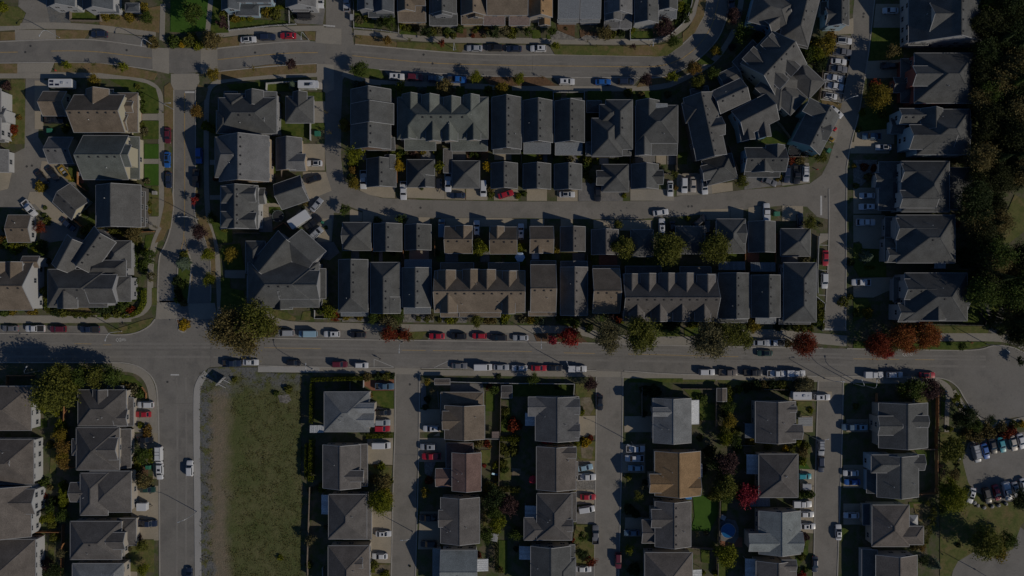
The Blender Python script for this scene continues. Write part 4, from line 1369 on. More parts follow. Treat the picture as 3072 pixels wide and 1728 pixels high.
# ---- concrete and other drives
for t, mt, ss in [
 ('00', 'lane', '190,0 460,0 505,250 210,260 265,130 185,65|'), ('00', 'gravel', '460,0 700,120 715,250 505,250|'), ('00', 'concrete', '150,300 560,300 575,395 155,405|180,640 545,635 500,745 100,745'),
 ('00', 'concrete', '1430,1145 1600,1145 1600,1210 1430,1210'), ('00', 'brick', '1355,1140 1430,1140 1430,1210 1355,1210'),
 ('00', 'tanconc', '350,810 480,810 500,920 430,1170 440,1300 350,1300'),
 ('10', 'concrete', '1470,270 1717,290 1717,450 1455,430|1470,640 1640,650 1650,900 1560,940 1480,860 1470,740'), ('10', 'paver', '1210,140 1555,80 1530,250 1260,235'), ('10', 'concrete', '1435,1020 1555,1020 1555,1235 1435,1235'),
 ('11', 'tanconc', '1320,0 1550,0 1550,265 1350,265|1330,280 1560,280 1620,470 1400,560 1330,400'), ('11', 'lane', '1400,560 1620,470 1717,600 1717,700 1640,690 1640,740 1620,980 1470,990 1350,830 1260,700'),
 ('11', 'tanconc', '885,600 990,605 1020,750 950,810 880,770|945,595 1120,595 1145,635 990,630|1520,750 1620,750 1620,980 1470,985'),
 ('11', 'concrete', '395,160 520,160 520,210 395,210|395,515 500,515 500,560 395,560|545,1270 750,1270 750,1350 545,1350'), ('11', 'paver', '890,800 1020,750 1025,885 890,885|1465,985 1640,985 1700,1090 1600,1170 1500,1150'),
 ('01', 'tanconc', '420,170 680,200 760,340 690,350 400,310|300,480 460,480 720,740 640,780 500,810 430,690 350,600 260,620'), ('01', 'concrete', '1410,150 1605,150 1605,200 1410,200|1490,730 1650,730 1630,870 1500,860'), ('01', 'tanconc', '0,280 120,280 80,450 0,470'),
 ('21', 'tanconc', '185,430 540,430 540,545 420,540 280,510 190,470|660,430 1040,445 1040,555 660,540|1045,445 1240,450 1245,560 1045,555|1255,450 1475,450 1470,565 1255,562|1535,450 1780,455 1780,568 1535,566'),
 ('31', 'tanconc', '148,455 352,455 352,572 148,572|452,462 660,462 660,575 452,575'), ('31', 'paver', '668,390 905,390 905,575 668,575|905,480 1115,480 1115,575 905,575'), ('31', 'concrete', '1190,455 1630,455 1630,570 1190,570'),
 ('41', 'concrete', '-60,300 290,300 300,500 -60,520'), ('41', 'tanconc', '290,400 500,385 505,470 295,500'), ('41', 'paver', '615,330 955,330 1000,410 620,460'), ('41', 'concrete', '1000,190 1270,190 1280,390 1000,420'),
 ('21', 'tanconc', '85,650 210,690 210,775 85,790|215,670 640,735 640,800 215,790|685,735 890,738 890,815 640,810|1000,745 1717,745 1717,830 1000,830'),
 ('31', 'tanconc', '0,755 150,755 150,850 0,850|185,755 325,755 325,835 185,835|490,755 610,755 610,835 490,835|820,765 1030,765 1030,850 820,850|1080,765 1410,765 1410,870 1080,870'),
 ('41', 'tanconc', '175,660 475,650 475,750 175,770|480,635 610,650 610,755 480,755|660,640 800,625 800,775 660,775|1000,620 1210,625 1210,770 1000,775'), ('41', 'concrete', '1380,900 1465,900 1465,960 1375,1010'),
 ('50', 'tanconc', '225,40 540,40 540,280 200,280|140,615 480,600 480,780 110,790|20,1330 410,1290 410,1449 0,1449'), ('51', 'tanconc', '-30,-20 360,0 360,95 -30,95|0,440 280,440 280,700 0,700|0,715 320,715 320,1060 90,1050 60,980 0,990|0,1350 390,1340 390,1460 200,1545 0,1540'),
 ('51', 'rock', '0,160 240,160 240,320 150,350 80,420 0,440'),
 ('40', 'tanconc', '1480,260 1717,180 1717,340 1530,350'), ('40', 'concrete', '1430,1340 1560,1180 1600,1100 1540,1430 1480,1440'),
 ('02', 'concrete', '1340,1130 1590,1140 1600,1449 1330,1449'), ('03', 'tanconc', '1360,20 1600,0 1600,470 1540,470 1540,300 1400,130|1330,540 1600,540 1600,1090 1370,1090 1320,830|1250,1150 1380,1150 1380,1449 1250,1449'),
 ('22', 'brick', '230,925 530,920 530,1030 310,1030 230,980'), ('22', 'tanconc', '330,1200 530,1215 530,1449 330,1449|790,1220 1000,1220 1000,1449 770,1449'), ('22', 'paver', '800,960 850,960 860,1200 800,1200|1095,960 1420,960 1440,1060 1095,1050'),
 ('23', 'tanconc', '260,70 520,60 515,330 260,320|300,790 505,800 500,1320 280,1310|775,60 1050,60 1050,300 780,300|790,800 990,800 990,1180 770,1180|925,40 990,0 990,40'), ('23', 'rock', '835,300 950,300 900,450 840,420'),
 ('32', 'tanconc', '675,1285 850,1285 850,1449 675,1449|1130,1290 1420,1290 1420,1449 1130,1449'), ('33', 'tanconc', '640,0 845,0 845,30 640,60|650,290 845,290 835,600 640,600|640,600 835,590 835,720 640,730|1100,120 1340,120 1340,410 1100,410|1140,860 1310,860 1310,1050 1130,1050'),
 ('33', 'paver', '640,810 830,810 825,930 650,920|640,1350 830,1340 820,1449 640,1449'), ('33', 'rock', '640,490 830,490 830,580 640,580'),
 ('42', 'tanconc', '1195,1290 1310,1290 1310,1449 1195,1449|1070,1050 1500,1040 1500,1140 1070,1130'), ('43', 'tanconc', '1180,370 1340,380 1325,1020 1180,1010'), ('43', 'brick', '380,1060 600,1060 600,1160 380,1150'), ('42', 'oldw', ''),
 ('53', 'tanconc', '-100,330 130,330 130,560 -100,560|-100,720 95,720 95,930 -100,930'), ('52', 'tanconc', '-70,1320 150,1320 150,1449 -70,1449'),
]:
    for s in ss.split('|'):
        if s.strip():
            patch('driveway', mt, t, s)
# ---- green and bare patches: lawns, verges, beds
for kd, mt, t, ss in [
 ('verge', 'dry', '00', '5,320 150,320 150,405 5,408|565,305 905,305 850,390 570,395|0,642 175,642 175,740 0,740|550,632 1000,637 1330,677 1585,740 1550,805 1000,735 550,728|715,215 1000,215 1005,250 1540,320 1600,330 1610,60 1500,80 1020,200'),
 ('lawn', 'olive', '00', '0,170 80,60 180,70 255,130 200,260 0,265|110,800 250,800 250,1449 80,1449 130,1300 90,1000'), ('lawn', 'lawn', '00', '720,120 980,120 980,195 720,195|1090,795 1300,800 1480,840 1570,890 1600,1000 1600,1140 1440,1140 1380,960|1430,1215 1600,1215 1600,1400 1440,1400'),
 ('verge', 'dry', '00', '1655,870 1710,830 1745,900 1745,1300 1655,1300'), ('lawn', 'vivid', '01', '1455,0 1600,0 1600,148 1455,148|1455,203 1600,203 1600,418 1455,418'), ('lawn', 'olive', '01', '1525,425 1600,425 1600,725 1525,725|1410,470 1520,480 1520,700 1450,720'),
 ('verge', 'dry', '01', '1655,430 1715,450 1745,560 1740,720 1640,960 1560,1000 1600,900 1655,800'), ('lawn', 'lawn', '01', '280,1010 400,980 440,1100 280,1100|870,760 970,690 970,820 890,820|690,225 780,215 770,385 690,380|1470,920 1545,905 1520,1020 1440,1100'),
 ('lawn', 'vivid', '10', '0,0 380,0 350,310 120,330 0,320'), ('lawn', 'lawn', '10', '430,0 520,0 580,130 585,330 400,335|590,210 890,200 1180,210 1190,235 990,250 600,290|1370,930 1555,930 1555,1020 1435,1020 1435,975 1370,970|1410,1240 1550,1240 1550,1310 1410,1310'),
 ('verge', 'dry', '10', '480,390 700,360 690,460 480,480|1340,315 1455,320 1455,410 1390,400|470,720 1000,650 1465,640 1465,735 1000,755 480,805|275,850 380,890 350,1000 260,1060 270,900'),
 ('lawn', 'lawn', '10', '560,850 940,820 945,910 760,910 600,900|970,850 1280,830 1280,920 970,920|1110,1190 1395,1240 1395,1400 1110,1340'), ('verge', 'dry', '11', '250,470 330,440 335,520 260,600|255,700 350,720 420,900 445,1060 460,1449 410,1449 405,1180 350,960 290,800'), ('lawn', 'lawn', '11', '985,215 1060,205 1110,260 990,330|950,500 1120,590 950,595|400,760 500,790 620,850 620,990 480,1000 440,880|530,1020 700,1000 750,1260 560,1260 500,1100|505,1340 600,1350 600,1449 505,1449|990,635 1145,635 1140,700 990,700'),
 ('verge', 'dry', '11', '0,470 20,500 30,620 0,850 -60,870 -110,830 -60,600'),
 ('lawn', 'lawn', '12', '510,0 600,0 740,30 760,170 540,240 500,200'), ('lawn', 'olive', '12', '860,145 1020,150 1030,210 1180,250 1260,300 1250,330 1060,300 960,220|1330,240 1440,225 1440,320 1310,325|1530,100 1590,80 1600,200 1530,200'),
 ('verge', 'dry', '20', '140,350 400,370 560,430 550,490 140,450'), ('verge', 'olive', '20', '560,420 1000,440 1260,440 1210,525 900,515 560,490'), ('lawn', 'lawn', '20', '135,110 330,170 330,285 130,270|580,330 620,300 740,300 765,355 590,345'), ('verge', 'lawn', '20', '115,680 250,685 380,700 450,790 130,765'), ('verge', 'mulch', '20', '1420,775 1717,775 1717,865 1500,855'),
 ('flower_bed', 'mulch', '20', '1160,300 1260,290 1260,380 1160,380|1310,290 1450,300 1455,385 1310,385'), ('lawn', 'lawn', '20', '400,850 545,850 545,920 400,910|680,880 760,880 760,930 690,930|1270,910 1400,910 1400,960 1270,950'),
 ('verge', 'mulch', '30', '0,775 330,775 450,865 0,865'), ('verge', 'olive', '30', '380,460 1130,465 1460,460 1717,380 1717,450 1560,560 1440,570 430,550'), ('verge', 'dry', '30', '1120,465 1500,450 1560,440 1450,560 1120,560|1300,800 1560,760 1590,830 1250,880'),
 ('flower_bed', 'mulch', '30', '450,240 630,240 630,370 560,350 460,300|680,300 870,330 880,400 690,380'), ('flower_bed', 'rock', '30', '380,360 460,310 630,380 630,400 400,400|665,400 740,355 875,370 875,405 670,410'), ('lawn', 'lawn', '30', '205,300 290,305 290,390 205,390|350,350 400,360 400,395 350,395|1195,320 1415,310 1415,390 1195,390|415,925 495,925 495,975 415,985|1640,140 1700,100 1717,230 1640,280'),
 ('verge', 'dry', '40', '0,330 60,280 130,150 165,0 240,0 215,160 120,330 0,430|430,250 480,180 600,200 540,290 450,300'), ('verge', 'lawn', '40', '0,0 95,0 70,130 0,230|150,630 215,550 320,620 290,650 180,645'), ('lawn', 'lawn', '40', '750,1440 940,1310 1100,1449 1040,1449|1205,980 1330,830 1370,860 1290,1000 1230,1000|1060,450 1180,490 1220,560 1100,520'), ('verge', 'dry', '40', '1390,1005 1600,1040 1590,1090 1400,1040'),
 ('lawn', 'lawn', '50', '190,280 500,280 500,600 160,610|70,1090 380,1060 380,1290 40,1330'), ('lawn', 'lawn', '51', '0,1000 80,1000 90,1050 260,1060 330,1200 330,1340 60,1340 0,1230'), ('lawn', 'olive', '51', '1440,800 1560,650 1620,510 1717,560 1717,880 1560,1000 1480,990'), ('lawn', 'lawn', '51', '890,1255 1110,1260 1180,1340 1170,1449 1140,1390 1030,1370'),
 ('lawn', 'lawn', '52', '0,105 130,100 170,160 190,240 90,300 0,340|1145,0 1240,0 1290,250 1270,355 1100,350 1105,300 1150,290|1310,0 1400,0 1480,160 1400,370 1300,380'), ('verge', 'olive', '52', '780,385 1360,385 1350,455 900,455'), ('verge', 'lawn', '52', '0,530 150,540 1330,540 1350,575 1230,605 1100,625 0,605|1510,400 1580,200 1717,330 1717,380 1590,430'), ('lawn', 'rock', '52', '1260,0 1310,0 1400,290 1370,310 1290,120'),
 ('verge', 'lawn', '52', '0,955 270,960 270,990 0,985|870,960 920,1020 930,1130 880,1100|880,1130 920,1150 910,1300 880,1290'), ('lawn', 'olive', '52', '490,1080 780,1100 790,1449 740,1449 740,1170 610,1150'),
 ('lawn', 'olive', '53', '870,0 1070,0 1100,300 1150,500 1220,620 1350,730 1600,700 1717,640 1717,900 1680,950 1600,1180 1500,1210 1200,1210 1050,1300 970,1449 870,1449'), ('lawn', 'lawn', '53', '610,170 770,170 760,330 720,330|555,705 700,705 700,760 560,760'), ('lawn', 'dry', '53', '600,720 700,720 690,900 640,900'),
 ('lawn', 'lawn', '02', '1220,870 1340,890 1430,970 1455,1100 1400,1110 1230,970|410,1320 475,1310 475,1400 415,1400'), ('verge', 'olive', '02', '1060,380 1150,420 1300,370 1420,330 1545,300 1500,380 1350,450 1150,465|1530,0 1580,0 1580,170 1530,170'), ('verge', 'cedarlawn', '02', ''), ('lawn', 'lawn', '02', '1420,0 1475,0 1480,150 1420,250 1330,295 980,295 980,270 1300,280 1380,210|1160,140 1310,140 1310,200 1160,200'), ('lawn', 'dry', '02', '505,110 580,110 590,190 920,200 920,240 505,235'),
 ('lawn', 'olive', '03', '1390,1080 1550,1080 1550,1410 1250,1400 1270,1200|500,1020 545,1050 545,1300 480,1300|520,180 560,180 560,420 500,420'), ('flower_bed', 'mulch', '03', '1390,330 1490,330 1490,450 1390,420'),
 ('lawn', 'lawn', '22', '310,1035 525,1035 525,1215 420,1210 320,1110|1455,1040 1540,1040 1540,1240 1450,1240|1610,1220 1710,1210 1710,1449 1610,1449'), ('verge', 'olive', '22', '690,440 870,435 800,515 690,520|215,865 530,865 530,915 220,925|1440,300 1560,300 1560,350 1440,350'), ('flower_bed', 'rock', '22', '620,265 930,265 930,345 620,345|1010,265 1260,290 1260,350 1010,345|10,305 240,310 240,340 10,340'),
 ('lawn', 'olive', '23', '260,340 510,335 505,440 340,430 270,380|300,1320 495,1320 490,1449 300,1449|1590,280 1717,250 1717,480 1600,480|1405,180 1500,180 1495,310 1410,310|1430,800 1470,800 1470,950 1430,950'), ('lawn', 'lawn', '23', '1585,1090 1670,1090 1670,1420 1585,1420'), ('flower_bed', 'dirt', '23', '300,1340 495,1330 495,1430 310,1430'),
 ('verge', 'mulch', '32', '220,470 360,450 370,540 250,540|600,470 680,480 765,548 650,545'), ('lawn', 'lawn', '32', '440,300 620,290 640,380 560,385 450,350|885,280 960,270 960,330 890,340|1455,380 1690,390 1685,485 1455,490|415,960 530,965 530,1020 420,1010|0,960 610,970 610,1090 0,1090'), ('lawn', 'olive', '32', '640,960 720,960 820,1060 845,1280 690,1285 680,1100 640,1060'), ('verge', 'lawn', '32', '1175,908 1717,908 1717,950 1175,950'), ('flower_bed', 'dirt', '32', '690,1100 790,1100 830,1200 780,1280 700,1270'),
 ('lawn', 'olive', '33', '650,110 840,90 835,290 690,285 640,220|645,930 830,930 825,1340 640,1340 610,1090|1155,415 1220,420 1210,480 1160,500'), ('flower_bed', 'dirt', '33', '0,360 90,370 90,440 0,440|690,130 820,150 800,270 700,260'),
 ('lawn', 'lawn', '42', '15,400 160,380 180,480 20,488|0,1010 160,1010 260,1160 160,1180|160,1160 330,1160 350,1330 160,1330'), ('lawn', 'olive', '42', '1140,1140 1300,1140 1300,1285 1150,1270|0,920 330,920 330,945 0,945|330,925 1100,930 1100,960 480,1000'),
 ('lawn', 'vivid', '43', '100,635 370,640 360,830 270,1000 80,990 120,850|1165,400 1180,240 1280,250 1280,370 1170,370'), ('lawn', 'lawn', '43', '1205,1040 1265,1040 1260,1230 1140,1380 1140,1250 1200,1200|1600,950 1670,990 1600,1100 1580,1090|360,1260 430,1260 430,1449 360,1449|180,1180 270,1190 270,1320 190,1310|390,700 450,690 440,820 390,810'), ('lawn', 'olive', '43', '1160,150 1290,130 1285,370 1180,240'),
]:
    if mt in M:
        for s in ss.split('|'):
            if s.strip():
                patch(kd, mt, t, s, lv='bed' if kd == 'flower_bed' else None)
# small yards between the houses and their garages
for t, ys, items in [('21', (1072, 1185), [(10, 100, 'lawn'), (100, 180, 'paver'), (185, 300, 'lawn'), (330, 375, 'lawn'), (378, 415, 'concrete'), (420, 600, 'lawn'), (640, 680, 'lawn'), (682, 880, 'tanconc'), (960, 1040, 'lawn'), (1045, 1175, 'paver'), (1185, 1390, 'lawn'), (1400, 1490, 'paver'), (1495, 1615, 'lawn'), (1640, 1717, 'vivid')]),
                     ('31', (1100, 1225), [(0, 45, 'vivid'), (45, 140, 'lawn'), (190, 280, 'paver'), (285, 430, 'lawn'), (490, 605, 'lawn'), (610, 730, 'paver'), (800, 870, 'lawn'), (875, 1060, 'brick'), (1100, 1320, 'lawn'), (1335, 1500, 'lawn'), (1520, 1690, 'olive')]),
                     ('41', (1095, 1190), [(60, 165, 'wooddeck'), (345, 430, 'lawn'), (440, 625, 'lawn'), (650, 770, 'brick'), (775, 925, 'lawn'), (990, 1160, 'paver')]),
                     ('21', (55, 160), [(190, 250, 'paver'), (285, 440, 'lawn'), (450, 640, 'lawn'), (650, 800, 'mulch'), (800, 940, 'paver'), (950, 1020, 'lawn'), (1120, 1250, 'paver'), (1260, 1480, 'mulch'), (1540, 1710, 'tanconc')]),
                     ('31', (85, 205), [(0, 80, 'lawn'), (95, 250, 'lawn'), (255, 355, 'paver'), (410, 560, 'lawn'), (565, 660, 'paver'), (720, 830, 'olive'), (840, 970, 'newconcrete'), (980, 1180, 'lawn'), (1240, 1440, 'paver'), (1450, 1550, 'tanconc'), (1560, 1650, 'paver'), (1670, 1760, 'lawn')]),
                     ('20', (868, 985), [(400, 545, 'lawn'), (560, 740, 'lawn'), (860, 960, 'lawn'), (1150, 1240, 'lawn'), (1440, 1520, 'lawn'), (1560, 1717, 'lawn')]), ('30', (915, 1010), [(0, 180, 'lawn'), (240, 405, 'lawn'), (550, 720, 'lawn'), (760, 1000, 'lawn'), (1220, 1500, 'lawn')])]:
    for x0, x1, mt in items:
        if mt in M:
            patch('yard', mt, t, f'{x0},{ys[0]} {x1},{ys[1]}', lv='drive' if mt in ('paver', 'brick', 'tanconc', 'concrete', 'newconcrete') else 'walk')
# ---- the vacant lot: gravel edge, dirt track and weeds that grow into one another
def lot_material():
    m, nt, b = nodes_of('vacant_lot')
    b.inputs['Roughness'].default_value = .95
    b.inputs['Specular IOR Level'].default_value = .15
    geo = nt.nodes.new('ShaderNodeNewGeometry')
    sep = nt.nodes.new('ShaderNodeSeparateXYZ')
    nt.links.new(geo.outputs['Position'], sep.inputs[0])
    def noise(sc, det=5, off=0):
        mp = nt.nodes.new('ShaderNodeMapping'); mp.inputs['Location'].default_value = (off, off * .7, 0)
        nt.links.new(geo.outputs['Position'], mp.inputs[0])
        n = nt.nodes.new('ShaderNodeTexNoise'); n.inputs['Scale'].default_value = sc; n.inputs['Detail'].default_value = det; n.inputs['Roughness'].default_value = .65
        nt.links.new(mp.outputs[0], n.inputs['Vector'])
        return n.outputs['Fac']
    def math_(op, a, c):
        q = nt.nodes.new('ShaderNodeMath'); q.operation = op
        for i_, v in enumerate((a, c)):
            if isinstance(v, (int, float)):
                q.inputs[i_].default_value = v
            else:
                nt.links.new(v, q.inputs[i_])
        return q.outputs[0]
    def ramp(v, lo, hi):
        r = nt.nodes.new('ShaderNodeMapRange'); r.inputs['From Min'].default_value = lo; r.inputs['From Max'].default_value = hi
        nt.links.new(v, r.inputs['Value'])
        return r.outputs[0]
    def mix(f, a, c):
        q = nt.nodes.new('ShaderNodeMix'); q.data_type = 'RGBA'
        nt.links.new(f, q.inputs['Factor'])
        for k, v in (('A', a), ('B', c)):
            if isinstance(v, tuple):
                q.inputs[k].default_value = (*cool(v), 1)
            else:
                nt.links.new(v, q.inputs[k])
        return q.outputs['Result']
    gravel = mix(ramp(noise(1.5), .35, .65), (.095, .098, .094), (.14, .138, .126))
    dirt = mix(ramp(noise(.5, 5, 9), .35, .65), (.18, .142, .095), (.15, .128, .085))
    grass = mix(ramp(noise(.12, 6, 3), .38, .62), (.066, .082, .025), (.122, .112, .050))
    grass = mix(ramp(noise(.9, 5, 5), .4, .66), grass, (.092, .098, .036))
    wob = math_('MULTIPLY', math_('SUBTRACT', noise(.10, 6, 1), .5), 11)
    xx = math_('ADD', sep.outputs[0], wob)
    yy = math_('ADD', sep.outputs[1], math_('MULTIPLY', math_('SUBTRACT', noise(.14, 5, 17), .5), 16))
    c = mix(ramp(xx, -91.5, -89.5), gravel, dirt)
    c = mix(math_('MULTIPLY', ramp(noise(.35, 5, 30), .5, .6), math_('SUBTRACT', 1, ramp(sep.outputs[0], -91, -88))), c, grass)
    right = mix(ramp(noise(.16, 6, 44), .50, .58), gravel, grass)
    c = mix(ramp(xx, -86.5, -83.0), c, grass)
    c = mix(ramp(yy, -32, -27), c, right)
    f = ramp(noise(2.5, 4, 2), .25, .75)
    sc = nt.nodes.new('ShaderNodeVectorMath'); sc.operation = 'SCALE'
    nt.links.new(c, sc.inputs[0]); nt.links.new(math_('ADD', math_('MULTIPLY', f, .36), .82), sc.inputs['Scale'])
    nt.links.new(sc.outputs[0], b.inputs['Base Color'])
    bp = nt.nodes.new('ShaderNodeBump'); bp.inputs['Strength'].default_value = .9; bp.inputs['Distance'].default_value = .2
    nt.links.new(noise(2.2, 5, 8), bp.inputs['Height']); nt.links.new(bp.outputs[0], b.inputs['Normal'])
    return m
M['lot'] = lot_material()
patch('vacant_lot', 'lot', '12', '380,810 500,795 870,800 880,855 1300,860 1310,1449 1305,2920 310,2920 300,1449 295,1000 330,930', lv='walk')
patch('rubble', 'rock', '12', '1080,1080 1190,1070 1215,1130 1170,1160 1100,1150', lv='lawn')
# ---- road paint
line(UP, 'lineyellow', '00', '0,527 180,524'); line(UP, 'lineyellow', '00', '515,514 800,510 1050,526 1300,560 1525,585')
line(UP, 'lineyellow', '10', '475,600 800,566 1000,548 1250,530 1480,530'); line(UP, 'lineyellow', '20', '110,560 400,590 900,635 1300,650 1717,657')
line(UP, 'lineyellow', '30', '0,657 500,664 1300,675 1450,668 1560,650 1717,590'); line(UP, 'lineyellow', '40', '0,585 120,500 240,360 310,220 350,50 360,0')
line(SIDE, 'lineyellow', '10', '142,935 140,1449'); line(SIDE, 'lineyellow', '11', '142,0 142,930 100,1080', .14); line(SIDE, 'lineyellow', '11', '142,930 150,1010 210,1180 215,1449', .14)
for t, s in [('12', '940,600 1510,610'), ('22', '610,625 850,628'), ('22', '920,630 1717,637'), ('32', '0,636 200,640'), ('32', '520,652 835,658'), ('32', '1170,664 1717,678'), ('42', '0,680 560,690'), ('52', '0,712 460,718'), ('52', '620,720 815,722'), ('02', '750,560 920,562'), ('02', '1040,572 1120,572')]:
    line(MAIN, 'lineyellow', t, s, .12)
mark(SIDE, 'linewhite', '10', '143,920 250,920 250,936 143,936'); mark(LANE, 'linewhite', '10', '1535,248 1655,258 1655,272 1535,262'); mark(LANE, 'linewhite', '41', '1384,520 1402,520 1402,716 1384,716')
mark(LANE, 'linewhite', '42', '1425,406 1510,406 1510,420 1425,420'); mark(SIDE, 'linewhite', '02', '1605,130 1760,130 1760,144 1605,144'); mark(MAIN, 'linewhite', '12', '0,866 85,866 85,880 0,880')
for s in ['1540,605 1575,612 1540,625', '1540,655 1578,675 1540,680']:
    mark(UP, 'linewhite', '00', s)
for s in ['468,515 415,525 468,540', '468,560 412,585 468,585', ]:
    mark(UP, 'linewhite', '10', s)
mark(SIDE, 'linewhite', '10', '160,895 180,855 205,895'); mark(SIDE, 'linewhite', '10', '205,895 230,870 240,900')
for s in ['1400,60 1450,55', ]:
    pass
for t, s in [('40', '1560,585 1680,605'), ('40', '1590,755 1640,775'), ('40', '1400,905 1620,940'), ('40', '1380,1000 1600,1030'), ('40', '1600,855 1640,858'), ('41', '1375,1016 1465,1020'), ('41', '1370,1268 1458,1272'), ('42', '1365,70 1450,74')]:
    line(LANE, 'linewhite', t, s, .12)
for s in ['330,715 525,795', '330,715 330,795', '935,800 1075,735', '1075,735 1075,800']:
    line(MAIN, 'linewhite', '22', s, .11)
# cycle symbols on the road: chevrons and bicycle
def sharrow(t, x, y):
    r_ = MAIN
    for dx in (0, 26):
        line(r_, 'linewhite', t, f'{x+dx+30},{y-20} {x+dx},{y} {x+dx+30},{y+20}', .14)
    for cx in (62, 96):
        pts = ' '.join(f'{x+cx+11*math.cos(a*.5236):.1f},{y+11*math.sin(a*.5236):.1f}' for a in range(13))
        line(r_, 'linewhite', t, pts, .1)
    line(r_, 'linewhite', t, f'{x+62},{y} {x+72},{y-14} {x+92},{y-14} {x+96},{y}', .1)
    line(r_, 'linewhite', t, f'{x+72},{y-14} {x+80},{y} {x+92},{y-14}', .1)
sharrow('02', 1160, 522); sharrow('52', 488, 668)
# wheel paths worn along the carriageways
M['worn'] = mottled('asphalt_worn', [(.186, .173, .150), (.170, .158, .136), (.198, .184, .16)], [.06, .2], fine=.08)
for t, s, w in [('12', '-1700,552 -600,560 0,560 900,560 1717,572 3434,598 5151,625 6868,672 8200,690', .7), ('12', '-1700,590 -600,598 0,598 900,596 1717,608 3434,634 5151,662 6868,705 8200,720', .6), ('12', '-1700,690 0,690 1717,700 3434,712 5151,740 6868,775 8200,790', .7), ('12', '60,900 70,1449 60,2900', .6), ('12', '150,900 160,1449 150,2900', .6), ('20', '100,520 800,575 1717,615 3000,635', .6), ('20', '300,640 1000,690 1717,715 3000,735', .6)]:
    ribbon('wheel_path', 'worn', t, s, w, .047)
# paving seams and trench patches
for t, s, w in [('12', '-1717,640 -600,622 0,622 400,628', .5), ('12', '430,630 900,636 1717,650', .45), ('22', '0,652 1717,668', .4), ('32', '0,668 1717,705', .4), ('42', '0,708 900,722 1717,730', .35), ('12', '-60,1160 230,1160', .2),
                ('23', '525,222 770,230', .25), ('22', '770,870 770,1449', .2), ('30', '210,560 205,870', .2), ('42', '1370,1000 1610,1002', .2), ('22', '970,1040 980,1200', .3), ('32', '985,1000 985,1100', .2)]:
    ribbon('paving_seam', 'seam', t, s, w, .049)
patch('road_patch', 'seam', '02', '1610,1225 1655,1225 1655,1260 1610,1260', lv='mark')
patch('parking_bay', 'seam', '03', '1335,568 1366,560 1366,690 1335,742', lv='bed') if False else None
patch('driveway', 'brick', '03', '1335,568 1366,560 1366,690 1335,742')
# manhole covers
MH = MB().lathe([(.34, -.03), (.34, .006), (.30, .012)], 14).mesh('manhole_cover', plain('cast_iron', (.045, .043, .04), .6))
for i, (t, x, y, r_) in enumerate([('00', 308, 463, UP), ('00', 255, 525, UP), ('00', 1275, 505, UP), ('00', 372, 47, UP), ('20', 828, 550, UP), ('21', 797, 641, LANE), ('21', 255, 655, LANE), ('41', 57, 628, LANE), ('41', 92, 627, LANE), ('41', 1435, 530, LANE), ('41', 1553, 130, LANE),
                         ('50', 105, 137, LANE), ('50', 100, 170, LANE), ('01', 322, 218, COURT), ('01', 270, 226, COURT), ('02', 1685, 945, MAIN), ('10', 850, 530, UP), ('20', 918, 640, UP), ('40', 1400, 5, LANE), ('22', 690, 970, L1)]):
    p = W(t, x, y)
    o = link('manhole_cover', MH, r_); o.location = (p.x, p.y, .047)
# ---------------------------------------------------------------- houses
# top edge, left to right
house('00', 'blue', 'white', [('gy', 470, -230, 752, 68, 6, 36), ('gy', 835, -230, 1135, 98, 6, 36), ('hx', 1262, 32, 1398, 118, 3.2, 22), ('sS', 1000, 60, 1200, 130, 3.2, 14)], maxwin=20)
house('00', 'grey', 'white', [('gy', -420, 895, 8, 1400, 6, 38), ('gx', -120, 1090, 60, 1230, 5.2, 30), ('sE', -10, 1250, 45, 1430, 3.2, 12)], maxwin=20)
house('01', 'grey', 'white', [('gy', -420, 60, 85, 285, 3.4, 26)], name='house')
house('00', 'brown', 'cream', [('gx', 745, 955, 1255, 1330, 6, 38), ('gy', 866, 897, 1095, 1060, 6, 38), ('hx', 1090, 935, 1385, 1330, 3.3, 22), ('gx', 1140, 1155, 1285, 1310, 4.6, 32), ('gx', 1200, 1020, 1340, 1130, 4.6, 32), ('sN', 990, 900, 1140, 960, 3.2, 16)], gdoor=None)
house('00', 'brown', 'cream', [('gx', 432, 920, 668, 1165, 3.1, 38)], name='garage', vents=False, pipes=0, gdoor=(0, 'W'))
house('10', 'blue', 'paleblue', [('gx', 640, -230, 1010, 20, 6, 30), ('ay', 515, -200, 690, 100, 5.6, 38), ('hx', 655, 35, 885, 155, 3.3, 18), ('sS', 850, 15, 1010, 55, 3.3, 14)], maxwin=18)
house('10', 'grey', 'white', [('gy', 1160, -260, 1458, 72, 6, 36), ('sS', 1240, 70, 1390, 115, 3, 12)], maxwin=18)
house('10', 'char', 'grey', [('hx', 480, 985, 1065, 1342, 6, 36), ('gy', 752, 912, 932, 1060, 6, 40), ('hx', 538, 920, 668, 1010, 3.3, 24), ('hy', 540, 945, 752, 1210, 5.4, 34), ('hx', 460, 1115, 640, 1340, 5.8, 34), ('gx', 850, 1110, 962, 1320, 6.2, 38), ('sE', 925, 925, 1066, 1090, 5.2, 10)], vents=1)
house('10', 'char', 'grey', [('hx', 1158, 970, 1436, 1236, 3.1, 36), ('gy', 1232, 926, 1370, 1085, 3.1, 38)], name='garage', vents=False, pipes=0)
house('20', 'blue', 'grey', [('gy', 165, -260, 335, 102, 6, 38), ('gy', 325, -260, 527, 122, 6, 38), ('sS', 275, 95, 530, 172, 3.3, 16)], maxwin=18)
house('20', 'brown', 'tan', [('gy', 565, -260, 742, 112, 6, 38), ('gx', 640, -160, 845, 55, 6, 36), ('sS', 575, 62, 850, 222, 3.3, 20)], maxwin=18)
house('20', 'char', 'grey', [('gy', 890, -260, 1156, 140, 6, 38), ('gy', 925, -60, 1115, 160, 6.1, 38), ('sS', 890, 135, 1166, 255, 3.3, 14)], maxwin=18)
